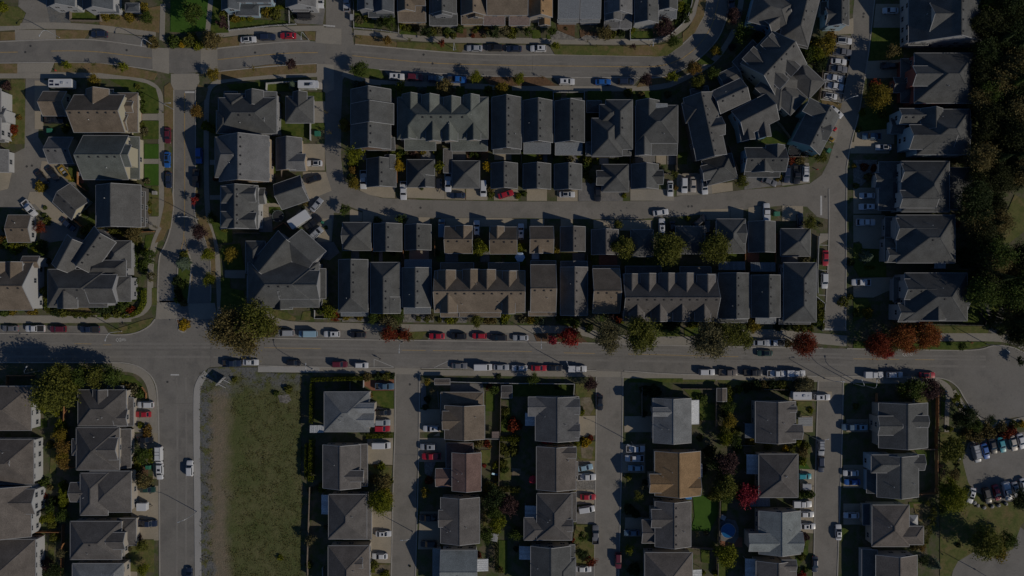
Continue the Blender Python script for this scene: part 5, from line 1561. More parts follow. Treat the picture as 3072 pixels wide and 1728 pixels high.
house('20', 'brown', 'tan', [('gy', 1205, -260, 1455, 152, 6, 40), ('gy', 1275, 40, 1430, 182, 5.2, 36), ('sS', 1210, 160, 1430, 245, 3.3, 18)], maxwin=18)
house('20', 'brown', 'tan', [('gx', 1467, -300, 1875, 152, 6, 36), ('sS', 1430, 150, 1645, 252, 3.3, 14, 'bmetal'), ('sS', 1690, 150, 1895, 255, 3.3, 14, 'bmetal')], maxwin=18)
house('30', 'tan', 'beige', [('gy', 172, -260, 406, 172, 6, 40), ('gy', 270, 150, 385, 255, 3.3, 34)], maxwin=18)
house('30', 'metal', 'grey', [('sS', 466, -260, 674, 186, 5.8, 14), ('sS', 460, 180, 668, 226, 3.3, 12)], maxwin=18, vents=False, pipes=0, base='ribbed metal-roofed left twin house')
house('30', 'metal', 'grey', [('sS', 690, -260, 890, 188, 5.8, 14), ('sS', 684, 182, 882, 226, 3.3, 12)], maxwin=18, vents=False, pipes=0, base='ribbed metal-roofed right twin house')
house('30', 'grey', 'grey', [('gy', 932, -260, 1212, 140, 6, 38), ('gy', 935, 20, 1100, 205, 6.1, 36), ('sS', 930, 200, 1085, 286, 3.3, 12), ('sS', 1085, 135, 1200, 285, 3.3, 20)], maxwin=18)
house('30', 'char', 'white', [('gy', 1234, -260, 1472, 228, 6.2, 36), ('gy', 1478, -230, 1664, 98, 6, 38), ('sS', 1478, 100, 1652, 186, 3.3, 14, 'metal')], maxwin=22)
# upper block, first row
house('20', 'char', 'brownwall', [('gy', 97, 900, 497, 1500, 6.2, 36), ('gy', 95, 1045, 526, 1252, 6.5, 36), ('sS', 210, 1390, 540, 1510, 3.2, 16)], vents=1)
house('20', 'green', 'beige', [('hx', 565, 978, 1476, 1398, 6.3, 36), ('gy', 612, 950, 806, 1165, 6.3, 42), ('gy', 808, 958, 988, 1165, 6.3, 42), ('gy', 1032, 980, 1198, 1170, 6.3, 42), ('gy', 1228, 960, 1388, 1165, 6.3, 42),
                               ('gy', 610, 1225, 758, 1398, 6.3, 44), ('gy', 852, 1235, 1002, 1418, 6.3, 44), ('gy', 1014, 1238, 1172, 1420, 6.3, 44), ('gy', 1264, 1238, 1402, 1412, 6.3, 44), ('sS', 640, 1395, 950, 1512, 3.2, 14), ('sS', 1105, 1395, 1470, 1518, 3.2, 14)],
      name='terrace', base='long grey-green roofed terrace', vents=1, pipes=3, cat='terrace', maxwin=30)
house('20', 'char', 'darkwall', [('gy', 1515, 980, 1812, 1500, 6.2, 38), ('sS', 1530, 1490, 1800, 1545, 3.2, 14)], base='charcoal-roofed narrow house with ridge vents')
house('30', 'char', 'darkwall', [('gy', 112, 1012, 409, 1432, 6.2, 38), ('sS', 120, 1425, 386, 1545, 3.2, 14, 'metal')], base='charcoal-roofed narrow house with metal porch')
house('30', 'char', 'darkwall', [('gy', 430, 1018, 728, 1432, 6.2, 38), ('sS', 436, 1425, 702, 1558, 3.2, 14, 'metal'), ('sN', 500, 990, 700, 1030, 3.2, 12)], base='charcoal-roofed narrow house with metal porch')
house('30', 'char', 'darkwall', [('hy', 945, 1005, 1212, 1500, 6.2, 36), ('hx', 802, 1190, 1110, 1570, 6.2, 36), ('hx', 880, 1052, 1100, 1250, 6.2, 36), ('hx', 752, 1012, 900, 1130, 3.3, 24), ('hx', 745, 1430, 1196, 1565, 4.2, 26)], vents=2)
house('30', 'char', 'grey', [('hx', 1245, 1060, 1668, 1440, 6.2, 36), ('gy', 1250, 1012, 1480, 1250, 6.1, 38), ('gy', 1245, 1250, 1400, 1560, 6.0, 34), ('sE', 1385, 1045, 1562, 1210, 6.6, 6, 'metal'), ('sS', 1280, 1440, 1660, 1560, 3.4, 12)], vents=1)
# the bend, fanned houses
house('40', 'warm', 'blue', [('hy@14', 1190, 130, 300, 620, 6.2, 32), ('hx@14', 900, 120, 420, 300, 6.0, 34), ('hx@14', 1105, 350, 360, 200, 4.8, 30), ('gx@-35', 960, 190, 260, 170, 6.2, 34)], vents=1)
house('40', 'char', 'paleblue', [('gy', 1470, -220, 1672, 258, 6, 38), ('gx', 1440, 75, 1620, 250, 5.6, 36), ('sW', 1386, 20, 1475, 150, 3.3, 14)], maxwin=14)
house('40', 'warm', 'beige', [('gx@-47', 915, 640, 450, 490, 6.2, 33), ('gx@43', 912, 455, 190, 165, 6.2, 42), ('gx@43', 728, 595, 190, 165, 6.2, 42), ('gx@43', 1075, 660, 170, 140, 6.6, 38), ('gx@43', 960, 785, 170, 140, 6.6, 38), ('hx@43', 1235, 800, 320, 235, 5.8, 32), ('hx@43', 1045, 960, 330, 240, 5.6, 32), ('hx@-47', 985, 850, 400, 330, 5.4, 28), ('sS@-47', 640, 560, 300, 120, 3.3, 12)], vents=1, pipes=2)
house('40', 'warm', 'blue', [('gx@-25', 480, 965, 330, 240, 6.2, 28), ('gx@-27', 730, 1160, 390, 290, 6.0, 32), ('gy@-10', 640, 1290, 140, 240, 5.8, 36), ('gy@-10', 815, 1280, 120, 200, 5.8, 36), ('gx@-25', 480, 780, 200, 170, 3.3, 20)], vents=1)
house('40', 'warm', 'darkwall', [('gy@-12', 225, 1270, 310, 640, 6.2, 34), ('hx@-12', 150, 1110, 280, 200, 6.0, 34), ('hy@-12', 180, 960, 180, 160, 3.3, 24), ('gx@-12', 330, 1280, 160, 180, 6, 34)], vents=1)
house('40', 'char', 'teal', [('gy@27', 1340, 1290, 310, 440, 6.2, 38), ('gx@27', 1330, 1095, 200, 150, 6.2, 38), ('gx@15', 1410, 1320, 130, 170, 5.8, 34)], vents=1)
# right-hand column
house('50', 'char', 'white', [('gy', 556, -140, 1345, 428, 6, 28), ('gx', 770, 32, 1060, 314, 9.0, 34), ('gx', 558, 300, 750, 455, 3.6, 32), ('gx', 540, -40, 640, 120, 3.6, 32)], base='dark-roofed house with white windowed dormer', maxwin=24)
house('50', 'char', 'redwall', [('hy', 615, 535, 1225, 1036, 6.2, 30), ('gx', 600, 664, 860, 864, 6.2, 38), ('hx', 480, 590, 640, 1030, 3.4, 20), ('gx', 404, 780, 560, 930, 3.4, 34)], vents=1, maxwin=24, lift=1.0)
house('50', 'char', 'paleblue', [('hx', 640, 1100, 1175, 1555, 6.2, 32), ('gx', 465, 1092, 720, 1248, 6.2, 38), ('gy', 680, 1092, 900, 1300, 6.3, 38), ('gx', 565, 1256, 1000, 1500, 6.3, 34), ('hx', 900, 1200, 1185, 1400, 5.6, 30), ('gx', 375, 1200, 500, 1345, 3.4, 32)], vents=2, maxwin=24, lift=1.0)
house('51', 'char', 'white', [('hy', 484, 175, 966, 682, 6.2, 32), ('gx', 484, 202, 740, 378, 6.2, 38), ('gx', 470, 468, 830, 642, 6.0, 32), ('hx', 900, 240, 1190, 480, 4.6, 26), ('hx', 258, 180, 500, 668, 3.4, 18), ('gx', 220, 290, 420, 440, 3.5, 30), ('hx', 850, 480, 1090, 660, 4.6, 22)], vents=1, maxwin=26, base='dark-roofed house with two windowed gables', lift=1.0)
house('51', 'char', 'grey', [('hx', 435, 716, 1022, 1196, 6.2, 32), ('gx', 430, 748, 800, 962, 6.3, 34), ('hx', 318, 940, 590, 1190, 4.4, 30), ('gx', 345, 1050, 580, 1190, 5.4, 32), ('sW', 320, 735, 445, 940, 3.3, 14)], vents=1, maxwin=24, lift=1.0)
house('52', 'char', 'grey', [('hx', 520, -150, 1146, 330, 6.2, 30), ('gx', 515, -90, 800, 115, 6.2, 34), ('gx', 450, 155, 660, 340, 5.6, 34), ('hx', 640, 110, 880, 290, 6.0, 32), ('hx', 405, -110, 540, 140, 3.4, 20), ('gy', 700, 180, 930, 320, 5.8, 36), ('gx', 1020, 60, 1150, 215, 5.6, 30)], vents=2, maxwin=24, lift=1.0)
# left court
house('01', 'grey', 'cream', [('gx', 490, -68, 735, 195, 3.1, 36)], name='garage', pipes=0, vents=1)
house('01', 'green', 'cream', [('gx', 838, -85, 1290, 356, 6, 34), ('gx', 1145, 10, 1320, 228, 6.4, 36), ('sE', 1290, -70, 1402, 352, 3.4, 16)], vents=1)
house('01', 'warm', 'cream', [('gx@43', 712, 580, 260, 255, 3.2, 32)], name='garage', vents=1, pipes=0)
house('01', 'warm', 'darkwall', [('gy', 965, 415, 1416, 836, 6.1, 30), ('sW', 972, 425, 1112, 545, 6.2, 8), ('sW', 970, 690, 1105, 822, 6.2, 8), ('sE', 1400, 480, 1460, 830, 3.2, 14)], vents=False)
house('01', 'brown', 'white', [('gx', 80, 715, 310, 988, 3.3, 22)], name='garage', vents=1)
house('01', 'brown', 'white', [('gx', -160, 1190, 335, 1670, 6, 34), ('gy', 62, 1188, 225, 1420, 6, 36), ('gx', 228, 1130, 396, 1245, 5, 32), ('gy', -120, 1190, 55, 1420, 6, 36)], vents=1)
house('01', 'warm', 'grey', [('hx', 482, 1262, 1080, 1640, 6.2, 32), ('gy@36', 940, 1070, 270, 400, 6.2, 32), ('gy@28', 700, 1110, 230, 330, 6.2, 34), ('hx', 1062, 975, 1320, 1250, 4.2, 28), ('hx', 880, 1170, 1268, 1330, 5.8, 32), ('gx', 900, 1315, 1175, 1600, 6.0, 30), ('hx', 1060, 1330, 1316, 1582, 5.2, 22), ('gy', 580, 1440, 780, 1650, 5.8, 32)], vents=2)
house('11', 'grey', 'tan', [('gy', 490, -78, 988, 376, 6, 36), ('ax', 446, -68, 680, 336, 6, 34)], vents=1)
house('11', 'grey', 'tan', [('gy', 1062, -60, 1318, 262, 3.1, 36), ('gx', 1200, 100, 1356, 268, 3.1, 34)], name='garage', vents=False, pipes=0)
house('11', 'char', 'grey', [('gx@-19', 1212, 488, 285, 265, 3.1, 38)], name='garage', vents=False, pipes=0)
house('11', 'char', 'white', [('gy', 502, 420, 878, 852, 6, 36), ('ax', 508, 428, 690, 592, 6, 36), ('ax', 505, 680, 690, 838, 6, 36), ('gx', 655, 435, 858, 582, 6, 38), ('gx', 660, 690, 862, 850, 6, 38), ('gx', 845, 445, 948, 602, 3.4, 32)], vents=1)
house('11', 'char', 'grey', [('hx', 778, 1190, 1492, 1640, 6.2, 34), ('hy', 755, 978, 948, 1300, 5.0, 30), ('gy@40', 1060, 1130, 300, 420, 6.2, 34), ('gx@42', 1330, 1090, 330, 330, 5.6, 30), ('gx', 1095, 1275, 1495, 1560, 6.2, 34), ('gy', 1030, 1440, 1225, 1660, 5.6, 34), ('sE', 1420, 1255, 1560, 1555, 4.6, 14), ('hx', 770, 1320, 920, 1560, 4.8, 30)], vents=2, pipes=2)
# garages north of the lane
house('21', 'char', 'grey', [('gy', 255, 150, 550, 432, 3.1, 38), ('gy', 440, 112, 540, 250, 3.0, 30)], name='garage', vents=1, pipes=0)
house('21', 'char', 'beige', [('hx', 660, 158, 937, 434, 3.1, 36), ('gy', 770, 320, 938, 434, 3.1, 36)], name='garage', vents=1, pipes=0)
house('21', 'char', 'beige', [('hx', 1115, 170, 1391, 442, 3.1, 36)], name='garage', vents=1, pipes=0)
house('21', 'mid', 'darkwall', [('sE', 1030, 52, 1114, 290, 2.4, 10)], name='garden_shed', vents=False, pipes=0, windows=False, cat='shed')
house('21', 'char', 'darkwall', [('gy', 1507, 195, 1772, 447, 3.1, 38)], name='garage', vents=1, pipes=0)
house('31', 'char', 'darkwall', [('gy', 112, 200, 389, 454, 3.1, 38)], name='garage', vents=1, pipes=0)
house('31', 'char', 'darkwall', [('gy', 426, 205, 701, 460, 3.1, 38)], name='garage', vents=1, pipes=0)
house('31', 'char', 'grey', [('hx', 906, 206, 1175, 480, 3.1, 36), ('gx', 850, 268, 1000, 412, 3.1, 36)], name='garage', vents=False, pipes=0)
house('31', 'char', 'grey', [('gy', 1200, 205, 1472, 450, 3.1, 38), ('gx', 1400, 265, 1518, 405, 3.1, 34)], name='garage', vents=False, pipes=0)
house('41', 'char', 'grey', [('hx@-14', 372, 255, 310, 260, 3.1, 34), ('gx@-14', 265, 280, 140, 150, 3.1, 34)], name='garage', vents=False, pipes=0)
house('41', 'char', 'blue', [('gx', 625, 38, 1036, 276, 5.6, 32), ('gy', 838, 12, 1026, 150, 5.6, 38), ('gy', 700, 155, 908, 282, 5.6, 38), ('sS', 620, 270, 975, 332, 3.0, 16)], vents=1, name='garage', base='charcoal-roofed two-storey garage house')
# garages south of the lane
house('21', 'char', 'grey', [('hx', 12, 790, 299, 1070, 3.1, 36), ('gx', 10, 840, 100, 1000, 3.1, 34)], name='garage', vents=1, pipes=0)
house('21', 'char', 'redwall', [('gy', 325, 803, 609, 1080, 3.1, 38)], name='garage', vents=1, pipes=0)
house('21', 'char', 'redwall', [('gy', 640, 812, 902, 1066, 3.1, 38)], name='garage', vents=1, pipes=0)
house('21', 'brown', 'tan', [('gx', 1042, 830, 1319, 1100, 3.1, 36), ('gy', 1150, 825, 1318, 960, 3.1, 38)], name='garage', vents=1, pipes=0)
house('21', 'brown', 'tan', [('gx', 1495, 836, 1766, 1106, 3.1, 36), ('gy', 1498, 830, 1640, 960, 3.1, 38)], name='garage', vents=1, pipes=0)
house('31', 'brown', 'tan', [('gx', 181, 830, 416, 1096, 3.1, 36), ('gy', 230, 1020, 310, 1098, 3.1, 34)], name='garage', vents=1, pipes=0)
house('31', 'mid', 'brownwall', [('gy', 487, 834, 736, 1080, 3.1, 38)], name='garage', vents=1, pipes=0)
house('31', 'mid', 'brownwall', [('gy', 800, 862, 1070, 1112, 3.1, 38)], name='garage', vents=1, pipes=0)
house('31', 'char', 'grey', [('hx', 1196, 862, 1420, 1132, 3.1, 36)], name='garage', vents=1, pipes=0)
house('41', 'char', 'grey', [('hx', -70, 828, 222, 1104, 3.1, 36)], name='garage', vents=False, pipes=0)
house('41', 'char', 'grey', [('hx', 340, 755, 632, 1098, 3.1, 34), ('gx', 520, 800, 632, 1000, 3.1, 30)], name='garage', vents=1, pipes=0)
house('41', 'char', 'darkwall', [('gy', 661, 780, 931, 1088, 3.1, 38)], name='garage', vents=False, pipes=0)
house('41', 'char', 'grey', [('hx', 988, 853, 1284, 1128, 3.1, 36)], name='garage', vents=1, pipes=0)
# middle row
house('21', 'char', 'grey', [('by', -27, 1165, 266, 1690, 6.2, 38), ('hy', 12, 1160, 216, 1330, 6.2, 38), ('sS', 0, 1680, 270, 1730, 3.2, 14, 'metal')], vents=1)
house('21', 'char', 'grey', [('ay', 295, 1192, 588, 1700, 6.2, 38), ('gy', 405, 1540, 590, 1702, 6.0, 36)], vents=1, base='charcoal-roofed narrow house with hipped end')
house('21', 'char', 'darkwall', [('gy', 612, 1246, 906, 1640, 6.2, 38), ('sN', 640, 1165, 905, 1250, 3.2, 12, 'metal'), ('sS', 634, 1634, 896, 1706, 3.2, 14, 'metal')], vents=1, base='charcoal-roofed narrow house with metal porches')
house('21', 'brown', 'tan', [('gx', 940, 1275, 1846, 1695, 6.2, 36), ('gy', 972, 1270, 1150, 1470, 6.2, 42), ('gy', 1222, 1262, 1388, 1465, 6.2, 42), ('gy', 1388, 1265, 1552, 1465, 6.2, 42), ('gy', 1622, 1280, 1760, 1440, 6.2, 42),
                              ('gy', 995, 1500, 1168, 1695, 6.2, 44), ('gy', 1618, 1510, 1748, 1706, 6.2, 44), ('sN', 1000, 1195, 1330, 1275, 3.2, 12), ('sN', 1480, 1195, 1790, 1275, 3.2, 12), ('sS', 1000, 1690, 1180, 1740, 3.2, 12), ('sS', 1190, 1675, 1600, 1740, 3.4, 16)],
      name='terrace', base='brown-roofed gabled terrace', vents=1, pipes=3, cat='terrace', maxwin=30)
house('31', 'brown', 'tan', [('gx', 188, 1216, 440, 1690, 6.2, 30), ('sN', 190, 1175, 440, 1222, 3.2, 12), ('sS', 168, 1684, 442, 1728, 3.2, 14)], vents=1)
house('31', 'mid', 'brownwall', [('gy', 488, 1240, 760, 1722, 6.2, 38), ('sN', 492, 1180, 755, 1245, 3.2, 12)], vents=1)
house('31', 'brown', 'brownwall', [('gx', 812, 1256, 1082, 1700, 6.2, 30), ('sN', 815, 1225, 1078, 1260, 3.2, 12)], vents=1)
house('31', 'mid', 'darkwall', [('gx', 1118, 1310, 2050, 1780, 6.2, 34), ('gy', 1130, 1308, 1270, 1490, 6.2, 42), ('gy', 1290, 1303, 1450, 1490, 6.2, 42), ('gy', 1480, 1300, 1640, 1490, 6.2, 42), ('gy', 1660, 1300, 1830, 1490, 6.2, 42), ('gy', 1860, 1318, 2045, 1500, 6.2, 42),
                                 ('gy', 1180, 1560, 1330, 1782, 6.2, 42), ('gy', 1400, 1560, 1560, 1782, 6.2, 42), ('gy', 1620, 1560, 1780, 1782, 6.2, 42), ('gy', 1840, 1560, 2000, 1782, 6.2, 42), ('sN', 1140, 1230, 1500, 1310, 3.2, 12), ('sN', 1690, 1235, 2000, 1310, 3.2, 12)],
      name='terrace', base='dark-roofed gabled terrace', vents=1, pipes=3, cat='terrace', maxwin=30)
house('41', 'char', 'grey', [('gy', 360, 1300, 667, 1752, 6.2, 36), ('hy', 405, 1297, 625, 1460, 6.3, 36), ('hx', 405, 1660, 660, 1762, 6.0, 32), ('sS', 330, 1740, 650, 1796, 3.2, 14)], vents=1)
house('41', 'char', 'darkwall', [('gy', 690, 1320, 981, 1742, 6.2, 38), ('sS', 735, 1734, 932, 1806, 3.2, 14, 'metal')], vents=1)
house('41', 'char', 'grey', [('hy', 1015, 1195, 1344, 1790, 6.2, 36), ('hx', 1060, 1650, 1305, 1786, 6.0, 34), ('sS', 970, 1740, 1285, 1810, 3.2, 14)], vents=1)
# lower half: older houses with shallow roofs
house('02', 'taupe', 'white', [('hx', -330, 990, 312, 1432, 5.3, 26)], vents=False, maxwin=24)
house('02', 'mid', 'beige', [('hx', 785, 1026, 1268, 1386, 5.3, 28), ('gy', 935, 1026, 1080, 1160, 5.2, 28), ('sN', 1085, 986, 1240, 1045, 3.2, 16), ('gx', 1150, 1220, 1282, 1385, 5.0, 26), ('sE', 1150, 1105, 1342, 1386, 3.1, 12)], vents=False, pipes=2, base='dark brown-roofed corner house')
house('03', 'mid', 'beige', [('hx', 768, -42, 1200, 382, 5.3, 28), ('hy', 724, 70, 850, 232, 4.6, 26), ('sE', 1180, -30, 1316, 358, 3.1, 14), ('gx', 1000, 60, 1185, 280, 5.6, 28)], vents=1)
house('03', 'mid', 'beige', [('hx', 808, 415, 1085, 838, 5.3, 28), ('hx', 900, 395, 1318, 806, 5.0, 24), ('gx', 708, 510, 900, 702, 4.4, 26)], vents=1)
house('03', 'mid', 'beige', [('hx', 708, 900, 1222, 1282, 5.3, 28), ('hx', 1180, 870, 1368, 1142, 3.2, 22), ('gx', 1080, 1012, 1256, 1180, 5.0, 26), ('hx', 1030, 1180, 1245, 1250, 3.4, 14)], vents=1)
house('03', 'light', 'beige', [('hx', 728, 1325, 1240, 1830, 5.3, 24), ('gx', 1030, 1395, 1150, 1560, 5.2, 28)], vents=False)
house('03', 'taupe', 'white', [('hx', -330, 75, 338, 522, 5.3, 26), ('gx', -120, 190, 120, 420, 5.4, 26)], vents=1, maxwin=24)
house('03', 'taupe', 'white', [('gy', -330, 545, 312, 1052, 5.4, 22), ('gx', 120, 575, 350, 825, 5.3, 26)], vents=1, maxwin=24)
house('03', 'taupe', 'white', [('hx', -330, 1082, 356, 1830, 5.3, 26)], vents=1, maxwin=24)
house('22', 'light', 'beige', [('hy', -172, 1046, 278, 1446, 5.3, 24), ('gx', 120, 1160, 330, 1256, 5.4, 30), ('gx', 0, 1250, 330, 1395, 5.4, 28)], vents=False, pipes=2)
house('23', 'mid', 'beige', [('gy', -185, 130, 192, 562, 5.3, 24), ('sE', 180, 122, 262, 545, 3.1, 14), ('gx', 40, 390, 222, 500, 5.0, 26)], vents=False)
house('23', 'mid', 'beige', [('hx', -128, 630, 255, 1076, 5.3, 26), ('hx', 20, 735, 302, 1078, 4.4, 24), ('gx', 150, 850, 225, 960, 4.6, 26)], vents=False)
house('23', 'taupe', 'beige', [('hy', -132, 1146, 282, 1650, 5.3, 26), ('gx', 140, 1270, 215, 1370, 5.0, 26)], vents=False)
house('22', 'brown', 'tan', [('gy', 1040, 1182, 1442, 1520, 5.3, 22), ('hx', 1000, 1050, 1428, 1260, 3.2, 18), ('gx', 1018, 1240, 1200, 1425, 4.8, 26)], vents=False, pipes=2)
house('23', 'red', 'tan', [('gy', 1114, 210, 1406, 592, 5.3, 20), ('hx', 1055, 112, 1325, 375, 3.2, 16), ('gx', 950, 370, 1130, 548, 3.4, 26)], vents=False, pipes=3)
house('23', 'mid', 'beige', [('gy', 1000, 660, 1390, 1118, 5.3, 20), ('gx', 980, 788, 1130, 958, 5.0, 24)], vents=False, pipes=3)
house('23', 'pale', 'white', [('gx', 1000, 1190, 1366, 1580, 5.3, 22), ('sW', 922, 1175, 1006, 1560, 3.2, 12), ('gy', 1110, 1415, 1230, 1560, 5.2, 24)], vents=False)
house('32', 'grey', 'beige', [('gy', 236, 1096, 672, 1535, 5.3, 22), ('gx', 164, 1098, 345, 1288, 5.0, 24), ('gx', 530, 1115, 680, 1270, 5.0, 26), ('gx', 550, 1370, 680, 1500, 4.8, 26)], vents=False, pipes=2)
house('33', 'taupe', 'tan', [('gy', 247, 148, 642, 578, 5.3, 22), ('gx', 490, 155, 645, 262, 5.0, 26), ('sE', 610, 300, 662, 440, 3.0, 12)], vents=False, pipes=2)
house('33', 'mid', 'beige', [('hx', 250, 620, 602, 1086, 5.3, 26), ('hx', 122, 862, 602, 1088, 4.8, 22), ('sE', 590, 610, 645, 900, 3.0, 12), ('gx', 490, 880, 610, 1000, 4.8, 26)], vents=False, pipes=2)
house('33', 'char', 'beige', [('gy', 190, 1150, 590, 1640, 5.3, 22), ('hx', 385, 1265, 640, 1560, 4.8, 24), ('sE', 575, 1135, 632, 1260, 3.0, 14)], vents=False)
house('32', 'light', 'beige', [('gy', 1420, 1112, 1802, 1556, 5.3, 22), ('gx', 1420, 1205, 1600, 1290, 5.2, 22), ('sE', 1795, 1130, 1880, 1368, 3.0, 10, 'wmetal')], vents=False, pipes=2)
house('33', 'tan', 'tan', [('gy', 1438, 196, 1896, 640, 5.3, 22), ('gx', 1385, 425, 1610, 612, 4.8, 26), ('gx', 1760, 465, 1898, 640, 5.0, 26)], vents=False, pipes=2)
house('33', 'mid', 'beige', [('gy', 1440, 700, 1800, 1152, 5.3, 22), ('gx', 1402, 780, 1610, 962, 5.2, 26), ('gx', 1308, 885, 1450, 1118, 3.6, 26)], vents=1)
house('33', 'taupe', 'beige', [('hx', 1338, 1215, 1815, 1700, 5.3, 24)], vents=False)
house('42', 'mid', 'beige', [('gy', 733, 1142, 1136, 1552, 5.3, 22), ('gx', 1030, 1190, 1145, 1250, 5.0, 26), ('gx', 1010, 1375, 1202, 1520, 4.8, 26)], vents=False, pipes=3)
house('43', 'mid', 'beige', [('hx', 768, 224, 1160, 658, 5.3, 26), ('hx', 1000, 325, 1160, 500, 4.8, 24)], vents=False, pipes=3)
house('43', 'pale', 'beige', [('gy', 768, 796, 1187, 1226, 5.3, 20), ('gx', 668, 1026, 960, 1200, 5.0, 22), ('gx', 1030, 1012, 1206, 1205, 5.0, 26)], vents=False, pipes=2)
house('43', 'mid', 'beige', [('gy', 740, 1300, 1142, 1720, 5.3, 22), ('gx', 1000, 1290, 1142, 1400, 5.0, 26)], vents=False, pipes=2)
house('52', 'char', 'beige', [('gy', 256, 1158, 748, 1606, 5.3, 22), ('gx', 250, 1290, 480, 1480, 5.0, 24), ('gx', 500, 1285, 755, 1400, 5.0, 22)], vents=False, pipes=2)
house('53', 'char', 'paleblue', [('gy', 238, 240, 656, 652, 5.3, 22), ('ax', 182, 232, 440, 410, 5.2, 28), ('gx', 600, 230, 716, 384, 5.0, 24), ('sW', 135, 380, 240, 612, 3.2, 14)], vents=False, pipes=2)
house('53', 'taupe', 'beige', [('hx', 190, 736, 562, 1152, 5.3, 26), ('bx', 470, 950, 706, 1132, 5.0, 26), ('fx', 98, 725, 196, 935, 3.0, 5, 'blue')], vents=False, pipes=2)
house('53', 'taupe', 'white', [('gy', 228, 1240, 642, 1720, 5.3, 22), ('sW', 88, 1180, 226, 1500, 3.2, 12)], vents=False)
# ---------------------------------------------------------------- vehicles in place
cars('00', '1005,348,u,navy,180; 1690,1365,s,maroon,90; 548,1212,p,black,0')
cars('10', '785,400,s,white,-3,glassroof; 978,376,u,navy,-2; 1185,361,s,red,180,sun; 1510,5,u,white,90')
cars('20', '57,25,p,silver,-90; 1342,487,s,silver,180; 1545,482,u,black,180; 1737,492,s,navy,180; 558,772,u,white,2,sun; 742,777,u,maroon,3; 946,794,u,steelblue,3,rack; 1165,803,p,blue,2,cover')
cars('30', '265,490,u,white,180,sun; 550,824,u,white,0,sun; 915,827,s,blue,0; 1148,824,u,navy,0')
cars('40', '485,5,u,navy,85; 1618,415,u,white,3,glassroof; 1600,528,p,grey,5; 1567,622,s,white,5; 1558,698,p,grey,5; 1510,788,p,white,8; 1518,870,p,white,8; 1482,968,h,white,8,glassroof; 1542,1128,s,white,40')
cars('50', '370,108,s,white,180; 355,662,u,black,180; 180,1373,p,steelblue,180')
cars('51', '300,35,s,white,180,glassroof; 137,520,s,white,180; 132,632,u,white,180,sun; 120,788,p,white,0; 75,1392,p,white,180')
cars('01', '427,340,s,black,55; 535,300,s,black,55; 303,650,p,white,52; 690,812,s,navy,42; 1685,160,s,blue,90,glassroof; 1700,365,s,navy,90')
cars('11', '288,118,u,blue,90; 260,345,p,black,90; 1450,195,s,white,180,glassroof; 1440,352,s,black,-18; 1470,612,s,silver,-50; 1437,795,p,black,-40; 1460,905,m,silver,-42,rack')
cars('21', '224,360,p,white,90; 627,470,p,white,90; 1075,390,p,white,90; 1170,518,s,navy,180; 1430,447,m,white,90; 1655,507,s,red,-17; 1010,850,v,steelblue,-90; 1362,848,u,white,-90,sun')
cars('31', '90,880,u,white,-90,sun; 555,508,s,white,0,glassroof; 862,500,u,black,90; 1590,450,s,white,90,glassroof; 1495,690,s,white,-8; 1505,830,u,white,-90,sun; 1612,855,s,black,90')
cars('41', '15,415,u,white,90; 105,410,s,beige,90; 217,430,u,white,85,glassroof; 870,380,s,grey,20; 1045,312,u,navy,90; 1145,312,p,black,90; 1235,300,u,white,90,rack; 840,692,p,white,-90,cap; 1180,772,s,navy,-90; 170,775,u,black,-40; 245,850,s,black,-90; 1435,1148,s,red,90; 1425,1375,u,white,90')
cars('02', '110,407,s,grey,180; 360,408,p,white,180,cover; 590,413,u,maroon,180; 910,416,p,navy,180,cover; 1470,1174,u,white,180; 1442,1270,s,red,180')
cars('12', '620,757,p,navy,0; 808,747,s,white,0; 1240,752,h,black,0; 1160,452,m,silver,180; 1385,460,v,paleblue,180; 1625,462,u,white,180,sun')
cars('22', '-15,767,u,maroon,0; 203,777,h,white,0; 1190,782,s,grey,0; 1425,795,v,white,0; 1610,797,s,silver,0; 170,470,s,black,180; 963,484,s,red,180; 1180,484,u,black,180,rack; 1390,482,h,red,180; 1585,500,u,black,180; 437,988,p,steelblue,0; 425,1252,s,black,0; 415,1352,u,silver,0; 412,1412,u,red,0; 905,1412,u,white,180,sun')
cars('32', '78,805,s,white,180; 272,805,s,red,0; 430,805,s,black,0; 657,812,p,white,0,cap; 88,500,s,silver,180; 885,1152,s,black,90')
cars('42', '785,550,s,silver,0; 925,550,p,white,180,cover; 825,655,s,green,180,glassroof; 240,845,u,white,0; 455,850,p,brown,0; 705,852,p,black,0; 940,860,p,white,0; 1135,857,p,white,0,cap; 1400,1097,u,white,0,sun; 1690,1397,p,steelblue,180')
cars('52', '200,872,p,white,0,cap; 410,872,u,white,0; 740,875,s,red,0,glassroof; 60,1397,u,paleblue,180,sun')
cars('03', '1465,77,s,black,0; 1605,235,v,white,90,rack; 1612,395,u,white,90,sun; 1488,578,s,green,0; 1490,917,p,navy,0')
cars('13', '195,365,u,white,-90; 190,1440,s,navy,-90')
cars('23', '405,132,v,white,0; 875,147,u,silver,180,sun; 908,242,p,red,180; 425,1022,s,white,0,sun; 390,1247,s,white,180; 880,860,p,black,180; 880,1122,u,black,180')
cars('33', '735,357,s,paleblue,-10; 750,450,p,white,0; 765,652,s,red,0; 748,777,m,white,-8; 840,1030,p,grey,-90; 1240,167,p,white,0; 1230,262,p,white,180; 1245,362,s,paleblue,180; 1205,1012,s,steelblue,180; 1068,1290,u,maroon,90; 720,1377,s,white,0')
cars('43', '1390,155,u,silver,90,rack; 1388,322,u,navy,90; 1222,444,h,teal,0; 1200,722,p,white,0,cap; 1240,827,s,white,0; 1255,947,s,white,0,sun; 1565,1007,s,white,-90,sun; 1328,1327,s,navy,90; 1690,412,s,white,180; 1705,502,s,blue,180; 1695,837,s,white,180')
